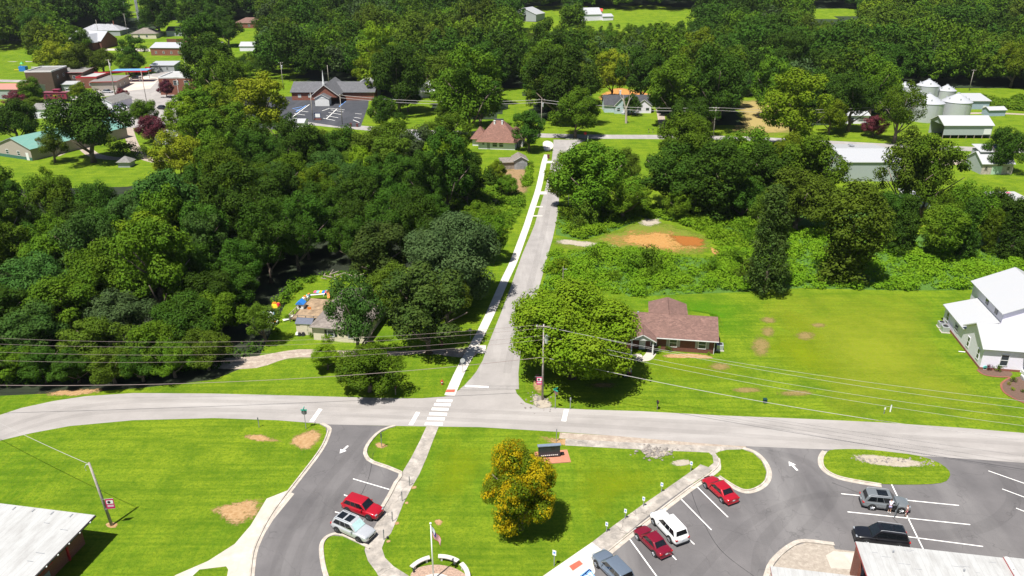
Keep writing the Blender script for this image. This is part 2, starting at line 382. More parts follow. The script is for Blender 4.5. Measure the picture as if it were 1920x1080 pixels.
sheet('driveway', [(480,668),(560,655),(640,658),(720,659),(800,656),(893,654),(888,668),(860,670),(800,663),(720,668),(600,670),(540,672),(480,690),(400,690),(420,672)], M_gravel, .008, 3)
# bottom-right concrete court
sheet('concrete_court', [(1436,1110),(1448,1065),(1466,1042),(1490,1024),(1512,1018),(1562,1024),(1566,1030),(1620,1036),(1620,1110)], M_expo, .03)
sheet('concrete_slab', [(1548,1042),(1562,1034),(1620,1038),(1625,1070),(1558,1066)], M_conc, .045)
kerb('kerb', [(1436,1110),(1448,1065),(1466,1042),(1490,1024),(1512,1018),(1565,1024)], 1, 3)
# kerbs round the lots
kerb('kerb', [(600,796),(613,803),(613,812),(604,834),(589,857),(562,892),(527,937),(504,970),(487,1002),(473,1037),(466,1090)][::-1], -1, 4, gut=.35)
kerb('kerb', [(742,800),(718,808),(700,824),(689,842),(690,855),(703,866),(754,885),(745,906),(733,930),(720,952)], -1, 2, gut=.3)
kerb('kerb', [(628,1110),(613,1070),(607,1035),(609,1017),(621,1006),(642,1006),(692,1030)], 1, 4, gut=.3)
kerb('kerb', [(1134,1037),(1172,1006),(1212,975),(1252,944),(1292,914),(1331,887),(1346,872),(1346,860)], -1, 3, gut=.45)
kerb('kerb', [(1392,843),(1412,850),(1428,865),(1437,885),(1433,902),(1418,914),(1398,919),(1378,911),(1350,893)], 1, 4, gut=.45)
kerb('kerb', [(1551,848),(1544,860),(1546,876),(1562,889),(1592,898),(1652,908)], -1, 4, gut=.45)
sheet('grass_island', [(1345,848),(1362,844),(1392,843),(1412,850),(1428,865),(1437,885),(1433,902),(1418,914),(1398,919),(1378,911),(1350,893),(1352,875),(1350,860)], M_dryish if False else M_lawn, .05)
sheet('grass_island', [(1551,848),(1565,843),(1620,843),(1680,849),(1722,855),(1760,868),(1780,884),(1779,897),(1765,906),(1720,909),(1652,908),(1592,898),(1562,889),(1546,876),(1544,860)], M_lawn, .05, 2)
sheet('grass_island', [(628,1110),(613,1070),(607,1035),(609,1017),(621,1006),(642,1006),(685,1026),(683,1034),(690,1054),(706,1076),(722,1110)], M_lawn, .05)
sheet('drain_channel', [(1322,842),(1336,842),(1347,858),(1350,874),(1338,884),(1326,878),(1338,868),(1336,855)], M_walk, .014)
sheet('gutter_path', [(1048,822),(1150,828),(1230,836),(1300,838),(1350,842),(1400,842),(1398,836),(1300,830),(1150,817),(1050,811)], M_gravel, .009)
strip('broken_sidewalk', [(1060,829),(1150,834),(1230,838),(1300,841),(1390,845)], 1.4, M_walk, .011)
# painted marks
def stripe(name, a, b, wdt=.12, z=.028, mat=None): 
    return strip(name, [a, ((a[0]+b[0])/2, (a[1]+b[1])/2), b], wdt, mat or M_paint, z, 0)
for a, b in (((819,751),(848,752)), ((814,758.5),(845,759.5)), ((809.5,767),(841,768)), ((805,776),(838,777)), ((801,785),(834,786)), ((797,794.5),(830,795.5))):
    stripe('crosswalk_stripe', a, b, .62)
stripe('stop_line', (601,767), (584,791), .55); stripe('stop_line', (784,773), (770,797), .55); stripe('stop_line', (1062,768), (1057,790), .6)
stripe('stop_line', (872,724), (916,726), .45, .034); stripe('stop_line', (1060,260), (1085,261), .5, .034)
for a, b in (((662,898),(730,918)), ((645,928),(656,932)), ((628,960),(636,962)),
    ((1308,914),(1365,970)), ((1277,936),(1334,994)), ((1290,1010),(1302,1021)), ((1255,1036),(1268,1050)), ((1180,1010),(1232,1082)),
    ((1577,926),(1798,948)), ((1589,960),(1819,984)), ((1690,1005),(1843,1025)), ((1671,907),(1731,1030)),
    ((1853,883),(1930,910)), ((1879,917),(1930,936)), ((1905,953),(1935,965))):
    stripe('parking_stripe', a, b, .13)
def arrow(px, py, a, s=1.):
    c = T(px, py); R_ = Matrix.Rotation(a, 3, 'Z')
    P = [(-.12, -.8), (.12, -.8), (.12, .1), (.42, .1), (0, .85), (-.42, .1), (-.12, .1)]
    sheet('arrow_marking', [c+R_@Vector((x*s, y*s, 0)) for x, y in P], M_paint, .03, world=True)
arrow(645, 843, pi-.42, 1.05); arrow(1487, 874, .25, 1.1)
sheet('blue_marking', [(1084,1082),(1104,1067),(1110,1071),(1092,1084)], M_blue, .05)
# accessible bay hatch of the near stalls
for a, b in (((1088,1084),(1106,1068)), ((1106,1068),(1116,1084)), ((1096,1076),(1112,1082))): stripe('blue_stripe', a, b, .13, .05, M_blue)
# bare ground and verge patches
patch('dirt', [(445,816),(478,811),(520,820),(535,830),(500,832),(465,826)], M_dirt, .004, .4)
patch('dirt', [(535,828),(560,808),(600,800),(612,806),(606,828),(588,846),(560,848),(540,840)], M_dirt, .004, .35)
patch('dirt', [(380,955),(430,938),(478,930),(510,938),(498,965),(470,985),(440,992),(410,985)], M_dirt, .004, .38)
patch('dirt', [(196,983),(208,978),(222,981),(218,990),(202,990)], M_dirt, .006, .2)
patch('dirt', [(698,834),(712,828),(730,836),(716,843)], M_dirt, .006, .35)
patch('dirt', [(812,975),(826,972),(832,980),(820,988)], M_dirt, .006, .4)
patch('dirt', [(1000,815),(1060,822),(1120,832),(1180,836),(1180,841),(1090,838),(1030,834),(1000,826)], M_dirt, .007, .35)
patch('dirt', [(60,738),(130,728),(210,728),(190,738),(110,746)], M_dirt, .004, .4)
patch('dirt', [(1255,866),(1285,858),(1300,866),(1290,874),(1262,874)], M_pale, .006, .4)
patch('gravel', [(1195,838),(1250,838),(1255,852),(1232,861),(1208,853)], M_pale, .008, .3)
patch('gravel', [(1588,852),(1640,852),(1700,860),(1735,868),(1735,876),(1680,877),(1620,870)], M_pale, .058, .25)
patch('gravel', [(996,745),(1008,738),(1030,750),(1040,762),(1020,768),(1002,764)], M_pale, .03, .3)
patch('dirt', [(1005,690),(1018,705),(1022,735),(1008,745),(996,720)], M_dirt, .006, .35)
for q in ((1427,650,22,24),(1490,737,40,7),(1400,731,34,6),(1350,687,26,8),(1510,630,24,9),(1440,622,16,12),(1440,600,18,7),(1535,610,18,6),(1130,722,40,7)):
    patch('bare_patch', [(q[0]+q[2]*cos(a*pi/4), q[1]+q[3]*sin(a*pi/4)) for a in range(8)], patchm('thin_grass_soil', (.20,.15,.05), (.30,.22,.09), .4, .5, .6, .8) if 'tgs' not in MC else MC['thin_grass_soil'], .006, .5)
patch('yellow_grass', [(1440,590),(1500,585),(1560,640),(1600,700),(1590,740),(1500,730),(1440,690),(1420,640)], M_yel, .005, .6)
patch('yellow_grass', [(1180,655),(1300,670),(1400,680),(1430,720),(1300,720),(1200,700)], M_yel, .005, .6)
patch('dry_lawn', [(1440,562),(1600,552),(1740,560),(1750,640),(1840,740),(1900,790),(1700,786),(1560,770),(1520,700),(1460,640)], patchm('dry_lawn_grass', (.21,.28,.010), (.28,.29,.03), .1, .12, 1.2, .6), .004, .49)
patch('yellow_grass', [(840,820),(900,830),(930,860),(900,930),(840,960),(790,940),(800,880)], M_yel, .005, .6)
patch('yellow_grass', [(1080,860),(1200,870),(1250,890),(1180,940),(1110,990),(1070,930)], M_yel, .005, .6)
patch('bright_grass', [(1170,560),(1300,548),(1400,560),(1430,600),(1400,650),(1360,640),(1345,590),(1250,575)], patchm('bright_green_grass', (.05,.21,.004), (.08,.24,.006), .35, .3, 1.2, .6), .005, .5)
# vacant lot: clay clearing
patch('clay_clearing', [(1040,455),(1090,452),(1160,432),(1190,418),(1240,418),(1290,430),(1330,448),(1330,470),(1290,478),(1200,468),(1120,470),(1060,466)], M_weed, .006, .3)
patch('gravel', [(1034,446),(1080,450),(1120,454),(1170,462),(1150,468),(1110,466),(1060,460),(1032,455)], M_pale, .02, .4)
patch('clay', [(1196,412),(1216,407),(1238,409),(1242,420),(1220,426),(1198,423)], M_pale, .014, .45)
patch('clay', [(1120,446),(1160,432),(1230,426),(1300,438),(1335,455),(1320,474),(1260,478),(1190,468),(1130,460)], M_clay, .012, .5)
patch('clay', [(1330,462),(1345,468),(1350,478),(1338,478)], M_clay, .014, .4)
patch('mud', [(1255,440),(1318,446),(1320,462),(1275,460)], M_rust, .022, .4)
# town ground
strip('town_road', [(560,228),(480,226),(420,222),(370,216),(335,206),(312,185),(292,160),(288,143),(310,136),(345,128)], 9, M_side, .02)
sheet('town_lot', [(170,160),(230,150),(275,146),(290,160),(318,200),(340,214),(300,236),(230,238),(200,232),(215,210),(250,195),(240,175),(190,182)], M_road, .012)
strip('town_street', [(-40,208),(60,196),(150,182),(230,168),(275,160)], 8, M_side, .016)
strip('town_street', [(-60,150),(30,152),(100,152),(160,158)], 7, M_side, .014)
strip('town_road', [(214,236),(260,236),(320,228),(370,220)], 6.5, M_side, .018)
sheet('gas_forecourt', [(196,160),(262,140),(300,146),(282,166),(225,172)], pave('forecourt', (.52,.45,.4), (.44,.38,.33), (.6,.53,.47), .3, crack=.2), .026)
strip('driveway', [(240,240),(246,262),(256,282),(272,296),(300,304)], 3.2, M_gravel, .01)
strip('driveway', [(100,293),(130,280),(150,272),(175,290),(210,297),(250,297)], 3.5, M_gravel, .011)
strip('lane', [(-20,118),(20,116),(50,108),(60,118),(72,128)], 5, M_side, .01)
sheet('church_yard', [(187,97),(215,86),(280,90),(283,100),(220,101)], M_conc, .012)
sheet('church_lot', [(410,184),(545,181),(620,181),(692,183),(690,200),(676,238),(640,238),(560,226),(520,243),(440,242)], M_blacktop, .02)
sheet('driveway', [(1228,190),(1243,194),(1250,246),(1237,246)], M_gravel, .02)
patch('hay_patch', [(1375,190),(1400,184),(1440,188),(1480,200),(1500,222),(1490,252),(1400,254),(1370,246),(1385,220)], patchm('mown_hay', (.26,.20,.07), (.34,.26,.1), .3, .1, .6), .01, .3)
patch('clay', [(1122,182),(1150,166),(1190,168),(1225,180),(1225,195),(1140,192)], patchm('orange_bank', (.42,.16,.04), (.5,.26,.09), .3, .2), .012, .3)
patch('clay', [(1155,172),(1180,168),(1196,176),(1180,188),(1150,188)], patchm('orange_bank', (.42,.16,.04), (.5,.26,.09), .3, .2), .02, .3)
strip('farm_track', [(1740,215),(1800,213),(1860,212),(1930,215)], 3, M_gravel, .012)
strip('driveway', [(1752,307),(1800,304),(1840,300),(1850,290)], 4.5, M_gravel, .012)
patch('dry_yard', [(930,310),(985,300),(1000,330),(990,370),(960,380),(935,350)], patchm('dry_yard_soil', (.2,.13,.06), (.3,.2,.11), .5, .25, .5), .01, .4)
# marks in the church lot
for a, b in (((545,222),(580,196)), ((541,220),(560,223)), ((552,213),(572,216)), ((556,207),(578,210)),
             ((612,223),(632,204)), ((606,222),(628,226)), ((612,217),(634,221)), ((616,211),(640,215)), ((620,206),(644,210)), ((604,208),(618,203)), ((618,203),(646,206)),
             ((662,225),(674,230)), ((664,220),(676,222)), ((666,213),(678,214))): stripe('parking_stripe', a, b, .3, .04)
for a, b in (((548,204),(566,200)), ((555,210),(574,198)), ((552,206),(560,205)), ((636,200),(648,190))): stripe('blue_stripe', a, b, .4, .045, M_blue)

# tyre-darkened and sealed strips on the asphalt: worn-in marks of their own
def wear(name, P, w_, c, z, amax):
    m_ = MC.get('wear_'+name) or patchm('wear_'+name, c, [x*1.1 for x in c], -.35, .5, .55, amax)
    strip('worn_track', P, w_, m_, z, 6)
for P, w_ in (([(690,808),(655,850),(600,915),(552,985),(525,1040),(512,1095)], 1.1), ([(700,840),(672,880),(628,935),(588,990),(563,1040),(548,1095)], 1.1), ([(1490,1100),(1470,1040),(1530,975),(1562,920),(1520,870),(1440,845)], 1.2), ([(1420,1090),(1430,1020),(1480,960),(1500,905),(1460,865),(1420,846)], 1.4),
    ([(1300,1085),(1370,1010),(1440,960),(1530,930),(1640,925)], 1.), ([(1600,985),(1740,1005),(1850,985),(1900,940),(1880,890),(1850,872)], 1.5)): wear('dark', P, w_, (.07,.066,.068), .012, .07)
for P, w_ in (([(-40,820),(60,785),(160,762),(300,752),(500,755),(760,766),(1000,776),(1300,792),(1600,812),(1960,836)], .9), ([(-40,840),(60,800),(160,777),(300,768),(500,771),(760,783),(1000,793),(1300,810),(1600,832),(1960,856)], .9), ([(950,700),(968,620),(998,520),(1020,430),(1033,360),(1040,300)], 1.2)): wear('road', P, w_, (.22,.205,.195), .03, .09)
for P in ([(700,850),(690,900),(660,960)], [(1290,900),(1310,960),(1350,1030),(1420,1085)], [(1560,905),(1640,940),(1700,1000)]): wear('seal', P, .07, (.04,.04,.042), .016, .5)
# ================================================================ VEGETATION
import numpy as np
def leafm(name, c, c2, trans=.14, dark=.62):
    m, n, b = nodes(name)
    oi = N(n, 'ShaderNodeObjectInfo'); f = noi(n, .35, 3, .6, world=True); f2 = noi(n, 1.9, 3, .7, world=True)
    k = mixc(n, ramp(n, f, .32, .68), c, c2)
    k = mixc(n, ramp(n, f2, .45, .8), k, [x*dark for x in c])
    hs = N(n, 'ShaderNodeHueSaturation'); n.links.new(k, hs.inputs['Color'])
    mr = N(n, 'ShaderNodeMapRange'); mr.inputs[3].default_value = .78; mr.inputs[4].default_value = 1.35; n.links.new(oi.outputs['Random'], mr.inputs[0]); n.links.new(mr.outputs[0], hs.inputs['Value'])
    mr = N(n, 'ShaderNodeMapRange'); mr.inputs[3].default_value = .488; mr.inputs[4].default_value = .51; n.links.new(oi.outputs['Random'], mr.inputs[0]); n.links.new(mr.outputs[0], hs.inputs['Hue'])
    n.links.new(hs.outputs[0], b.inputs['Base Color']); b.inputs['Roughness'].default_value = .65; b.inputs['Specular IOR Level'].default_value = .05
    tr = N(n, 'ShaderNodeBsdfTranslucent'); n.links.new(hs.outputs[0], tr.inputs[0]); mx = N(n, 'ShaderNodeMixShader'); mx.inputs[0].default_value = trans
    n.links.new(b.outputs[0], mx.inputs[1]); n.links.new(tr.outputs[0], mx.inputs[2]); n.links.new(mx.outputs[0], n.nodes['Material Output'].inputs[0])
    return m
L = dict(
    mid=leafm('leaves_mid_green', (.052, .112, .006), (.088, .148, .008)),
    dark=leafm('leaves_dark_green', (.028, .068, .006), (.046, .092, .008)),
    blue=leafm('leaves_blue_green', (.036, .088, .015), (.056, .112, .018)),
    olive=leafm('leaves_olive', (.056, .095, .007), (.082, .125, .010)),
    light=leafm('leaves_light_green', (.098, .170, .006), (.140, .195, .009)),
    yellow=leafm('leaves_yellow_green', (.15, .20, .007), (.20, .22, .012)),
    grey=leafm('leaves_grey_green', (.045, .082, .026), (.07, .11, .034)),
    cedar=leafm('needles_cedar', (.035, .07, .012), (.055, .085, .014), .08),
    bright=leafm('leaves_vine_bright', (.11, .22, .009), (.16, .26, .012), .3, .75),
    vine=leafm('leaves_vine', (.075, .155, .009), (.13, .205, .012), .3, .7),
    gold=leafm('leaves_gold', (.52, .47, .010), (.60, .45, .008), .35, .9),
    purple=leafm('leaves_purple', (.09, .025, .03), (.15, .035, .05)),
    pink=leafm('leaves_pink_bloom', (.28, .04, .1), (.12, .05, .03)))
def leafgeo(clumps, per, size, seed, flat=.85, upw=.45, jit=.5, keep=None):
    """leaf-sized rhombs scattered over the skins of the clumps"""
    r = np.random.default_rng(seed); P = []; Q = []; W = []
    for (c, rad) in clumps:
        n = max(4, int(per*rad*rad)); d = r.normal(size=(n, 3)); d /= np.linalg.norm(d, axis=1)[:, None]
        rr = rad*(.62+.45*r.random((n, 1))**.6); p = np.array(c)+d*rr*np.array([1, 1, flat])
        nn = d*1.0+r.normal(size=(n, 3))*jit*.6+np.array([0, 0, upw]); P.append(p); Q.append(nn)
    P = np.concatenate(P); Q = np.concatenate(Q)
    if keep is not None: k = keep(P); P = P[k]; Q = Q[k]
    Q /= np.linalg.norm(Q, axis=1)[:, None]; n = len(P)
    t = r.normal(size=(n, 3)); t -= Q*(t*Q).sum(1)[:, None]; t /= np.linalg.norm(t, axis=1)[:, None]; u = np.cross(Q, t)
    s = size*(.55+.8*r.random((n, 1))); V = np.stack([P+t*s*.62, P+u*s*.4+Q*s*.08, P-t*s*.62, P-u*s*.4+Q*s*.08], 1).reshape(-1, 3)
    return V, n
def leafmesh(name, V, n, mats, mi=None):
    me = bpy.data.meshes.new(name); me.vertices.add(4*n); me.vertices.foreach_set('co', V.astype(np.float32).ravel())
    me.loops.add(4*n); me.loops.foreach_set('vertex_index', np.arange(4*n, dtype=np.int32))
    me.polygons.add(n); me.polygons.foreach_set('loop_start', np.arange(0, 4*n, 4, dtype=np.int32))
    for m in mats: me.materials.append(m)
    if mi is not None: me.polygons.foreach_set('material_index', mi.astype(np.int32))
    me.update(calc_edges=True); return me
LOWC = [sum(ord(c)*(i+3) for i, c in enumerate('round')) % 997+7*17, sum(ord(c)*(i+3) for i, c in enumerate('round')) % 997+9*17]
DR0 = sum(ord(c)*(i+3) for i, c in enumerate('draped')) % 997 % 2
def crown_clumps(kind, seed, n):
    r = random.Random(seed); C = []
    def ell(cz, rx, rz, n, k0, k1, zmin=-1.):
        nl = r.choice((9, 11, 13)); off = r.uniform(0, 6.28)
        for i in range(nl):      # main limbs carry lobes, lobes carry clumps, with gaps between
            ph = off+i*2.39996+r.uniform(-.4, .4); z = 1-(1.95 if seed in LOWC else 1.65)*(i+.4)/nl
            q = sqrt(max(0, 1-z*z)); m = r.uniform(.48, .72); d0 = Vector((q*cos(ph), q*sin(ph), z)); rl = r.uniform(.30, .47)*rx
            c0 = Vector((rx*m*d0.x, rx*m*d0.y, cz+rz*m*d0.z))
            for j in range(int(n/nl*1.25)):
                d = Vector((r.gauss(0, 1), r.gauss(0, 1), r.gauss(0, 1))).normalized()*1.05+d0; d.normalize()
                C.append((tuple(c0+Vector((d.x, d.y, d.z*sqrt(rz/rx)))*rl*r.uniform(.72, 1.05)), r.uniform(k0*.8, k1*.9)*rx))
        for i in range(n//3):
            a = r.uniform(0, 6.28); q = r.uniform(0, .5); C.append(((rx*q*cos(a), rx*q*sin(a), cz+rz*r.uniform(-.4, .5)), rx*r.uniform(.28, .4)))
    if kind == 'round': ell(6.2, 5, 5., n, .17, .30)
    elif kind == 'tall': ell(7.2, 4.1, 6.4, n, .19, .34)
    elif kind == 'spread': ell(6.3, 5.4, 4.2, n, .16, .28, -.75)
    elif kind == 'ragged':
        ell(7., 5, 4.6, int(n*.55), .13, .24, -.6)
    elif kind == 'cedar':
        for i in range(n):
            t = (i+.5)/n; z = .9+10.6*t; rr = 3.4*(1-t)**.75*(.7+.5*r.random())+.2; a = i*2.39996; C.append(((rr*.7*cos(a), rr*.7*sin(a), z), .55+.85*(1-t)))
    elif kind == 'draped':
        for i in range(n):
            t = (i+.5)/n; z = .8+13.5*t; prof = 3.1*((1.12-.74*t) if seed % 2 == DR0 else (.75 if t < .1 else .45+(t-.1)*1.2 if t < .4 else .95+.25*sin((t-.4)*4) if t < .85 else 1.1-(t-.85)*5))
            a = i*2.39996; q = prof*r.uniform(.45, .95); C.append(((q*cos(a)+.5*sin(z*.7+seed), q*sin(a), z), r.uniform(.5, .95) if seed % 2 == DR0 else r.uniform(.8, 1.3)))
    elif kind == 'bush': ell(1.15, 1.6, 1.25, n, .28, .42)
    return C
TR = {}
def trunk_mb(kind, seed):
    r = random.Random(seed); m = MB(); H = dict(round=8, tall=10, spread=8, ragged=9.5, cedar=10.5, draped=12, bush=1.2)[kind]
    b = .34 if kind not in ('bush', 'cedar') else .2 if kind == 'cedar' else .08
    pts = [(r.uniform(-.15, .15)*i, r.uniform(-.15, .15)*i, H*i/4*.75) for i in range(5)]
    m.tube(pts, [b*1.35, b, b*.8, b*.6, b*.3], 7)
    if kind in ('round', 'tall', 'spread', 'ragged'):
        for i in range(8 if kind == 'ragged' else 6):
            p = Vector(pts[1+i % 3]); a = i*2.4+r.random(); q = 3.2+r.random()*1.2
            m.tube([p, p+Vector((cos(a)*q*.45, sin(a)*q*.45, 1.3)), p+Vector((cos(a)*q, sin(a)*q, 2.8+r.random()*1.5))], [b*.5, b*.33, .05], 5)
    return m
def proto(kind, var, n, per, size, mat='mid', autumn=False, jit=.75, flat=.85):
    sd = hash_(kind)+var*17
    V, k = leafgeo(crown_clumps(kind, sd, n), per, size, sd, flat=flat, jit=jit*.6)
    mi = None; mats = [L[mat]]
    if autumn:
        c = V.reshape(-1, 4, 3).mean(1); rr = np.random.default_rng(5)
        d = np.array([noise.noise(Vector(p)*.75) for p in c]); rad = np.sqrt(c[:, 0]**2+c[:, 1]**2)/5+np.abs(c[:, 2]-6.2)/9
        mi = ((d*1.3+rad*.55+rr.random(len(c))*.5+c[:, 2]*.03) > 1.05).astype(int); mats = [L['light'], L['gold']]
    me = leafmesh('crown', V, k, mats, mi)
    tm = trunk_mb(kind, sd); t = bpy.data.meshes.new('trunk'); t.from_pydata(tm.v, [], tm.f); t.materials.append(M_bark); t.polygons.foreach_set('use_smooth', [True]*len(t.polygons))
    TR[(kind, var)] = (me, t)
def hash_(s): return sum(ord(c)*(i+3) for i, c in enumerate(s)) % 997
for v in (0, 1): proto('round', v, 62, 150, .27)
proto('tall', 0, 62, 150, .27); proto('tall', 1, 54, 150, .28)
proto('spread', 0, 74, 150, .26); proto('ragged', 0, 95, 130, .25); proto('ragged', 1, 80, 130, .25)
proto('cedar', 0, 70, 110, .27, jit=1.1); proto('draped', 0, 170, 170, .25); proto('draped', 1, 90, 150, .27)
proto('bush', 0, 18, 170, .2); proto('bush', 2, 18, 170, .2, flat=.7)
proto('round', 7, 120, 230, .19, autumn=True, flat=.8)
proto('round', 9, 150, 230, .2)
R0 = dict(round=5, tall=4.1, spread=5.4, ragged=5, cedar=3.0, draped=3.4, bush=1.6)
CZ = dict(round=6.2, tall=7.2, spread=6.3, ragged=7, cedar=5.5, draped=7, bush=1.1)
NT = 0; occupied = []
KN = dict(round='broadleaf_tree', tall='broadleaf_tree', spread='broadleaf_tree', ragged='broadleaf_tree', cedar='cedar_tree', draped='vine_covered_tree', bush='bush')
def tree(x, y, kind, mat, R, label, group=None, hz=1., var=None, cat=None, name=None, trunk=True, z=None):
    global NT; NT += 1
    var = (NT % 2) if var is None else var
    if (kind, var) not in TR: var = 0
    s = R/R0[kind]; me, tm = TR[(kind, var)]
    e = empty(name or KN[kind], (x, y, terr(x, y) if z is None else z), (NT*2.4) % 6.28, label, cat or ('bush' if kind == 'bush' else 'tree'), group)
    e.scale = (s, s, s*hz)
    c = bpy.data.objects.new('crown', me); COL.objects.link(c); c.parent = e
    if len(me.materials) == 1: c.material_slots[0].link = 'OBJECT'; c.material_slots[0].material = L[mat]
    if trunk and kind != 'bush':
        t = bpy.data.objects.new('trunk', tm); COL.objects.link(t); t.parent = e
    occupied.append((x, y, R)); return e
def ptree(px, py, wpx, kind, mat, label, group=None, hz=1., **k):
    """a tree whose crown was measured in the photo: centre and width"""
    R = 4.
    for _ in range(6):
        zc = CZ[kind]*R/R0[kind]*hz; q = G(px, py, zc)
        if q.y > 400: q = T(px, py+6); 
        d = q.y*CP+(CH-zc)*SP; R = wpx/2*d/FOC
    return tree(q.x, q.y, kind, mat, R, label, group, hz, **k)
# --- single trees one can point to
ptree(1075, 618, 232, 'round', 'light', 'large round bright green tree in front of the brick house', hz=.72, var=9)
ptree(978, 908, 140, 'round', 'light', 'green tree with yellow-orange leaf tips standing on the school lawn', hz=1.22, var=7, name='autumn_tree')
ptree(1447, 455, 88, 'draped', 'cedar', 'tall dark slender tree at the back edge of the brick house lawn', hz=1.12, var=0)
ptree(1597, 442, 118, 'draped', 'olive', 'top-heavy vine-covered tree behind the lawn, right of the tall dark slender tree', hz=.76, var=1)
ptree(662, 582, 112, 'ragged', 'blue', 'feathery blue-green tree with bare forked trunk in front of the shingle house', hz=1.5, var=0, name='mimosa_tree')
ptree(690, 690, 118, 'round', 'mid', 'low leafy tree at the foot of the feathery tree by the main road', hz=.7)
ptree(612, 668, 60, 'round', 'light', 'small leafy tree left of the feathery tree, beside the gravel drive', hz=.75)
ptree(852, 478, 166, 'round', 'grey', 'wide grey-green tree beside the white sidewalk', hz=.95, var=9)
ptree(800, 575, 150, 'tall', 'cedar', 'bushy dark olive cedar in front of the grey-green tree', hz=.75, var=0, name='cedar_tree')
ptree(838, 556, 84, 'round', 'olive', 'olive tree with yellow tips at the sidewalk edge', hz=1.)
ptree(716, 478, 118, 'tall', 'cedar', 'dark olive cedar behind the shingle house', hz=.8, var=1, name='cedar_tree')
ptree(728, 545, 92, 'round', 'olive', 'light olive bushy tree touching the right side of the shingle house roof')
ptree(908, 440, 80, 'round', 'mid', 'green tree leaning towards the sidewalk above the grey-green tree', hz=1.1)
ptree(492, 596, 72, 'ragged', 'olive', 'thin branching tree at the left edge of the shingle house yard', hz=1.)
ptree(905, 405, 70, 'round', 'vine', 'low bushy tree in the scrub beside the sidewalk', hz=.8)
# right block by the side street
G2 = 'trees along the cross road right of the side street'
for a in ((1112,330,150,'round','mid','broad green tree at the right kerb of the side street',.82), (1172,312,66,'round','olive','smaller tree right of the broad kerb tree',1.), (1075,335,90,'round','light','yellow-green tree overhanging the side street',1.),
    (1290,262,110,'spread','mid','spreading tree in the gap of the cross road hedge line',1.), (1258,330,120,'round','dark','dark tree at the left end of the long tree row',.9), (1345,345,100,'draped','dark','dark vine-hung tree in the middle of the tree row',.7),
    (1390,300,110,'round','mid','mid green tree in the row above the scrub lot',1.), (1440,320,110,'round','dark','rounded dark tree in the row left of the metal shed',1.), (1518,318,126,'round','mid','large green tree beside the metal shed',1.),
    (1490,290,80,'round','light','lighter green tree in the row near the metal shed',1.), (1500,372,130,'round','olive','olive tree in front of the row near the slender tree',.8), (1445,395,75,'ragged','olive','half bare tree behind the slender dark tree',1.1),
    (1315,285,70,'spread','olive','small olive tree by the cross road pole',1.), (1712,310,126,'ragged','olive','open feathery tree in front of the metal shed',1.2), (1745,330,110,'tall','mid','tall two-stemmed tree right of the metal shed',.95),
    (1668,392,76,'round','dark','dark tree below the metal shed',1.), (1820,385,100,'ragged','mid','open tree in front of the stone outbuilding',1.1), (1880,400,90,'round','dark','dark tree near the right edge above the vines',1.),
    (1888,278,74,'round','dark','round dark tree beside the stone outbuilding',1.), (1775,400,80,'ragged','mid','thin pale-stemmed tree above the vine bank',1.2),
    (1700,425,62,'draped','dark','vine mound tree left of the pale-stemmed tree',.85), (1770,440,70,'draped','vine','vine-smothered tree above the bank',.7), (1812,430,60,'draped','dark','dark vine column between two vine-smothered trees',.9), (1860,435,36,'draped','vine','narrow vine-wrapped snag above the bank',1.1), (1905,430,66,'draped','dark','dark vine-hung tree at the right edge',.85),
    (1320,365,80,'round','dark','low dark tree behind the scrub lot',.8), (1280,380,70,'round','vine','low vine-green tree behind the scrub lot',.7), (1395,370,90,'round','dark','low dark tree at the foot of the row',.8), (1170,370,90,'round','vine','low green tree at the corner of the scrub lot',.75), (1100,385,60,'bush','vine','rounded bush by the street-light pole',1.)):
    ptree(*a[:5], a[5], G2, hz=a[6])
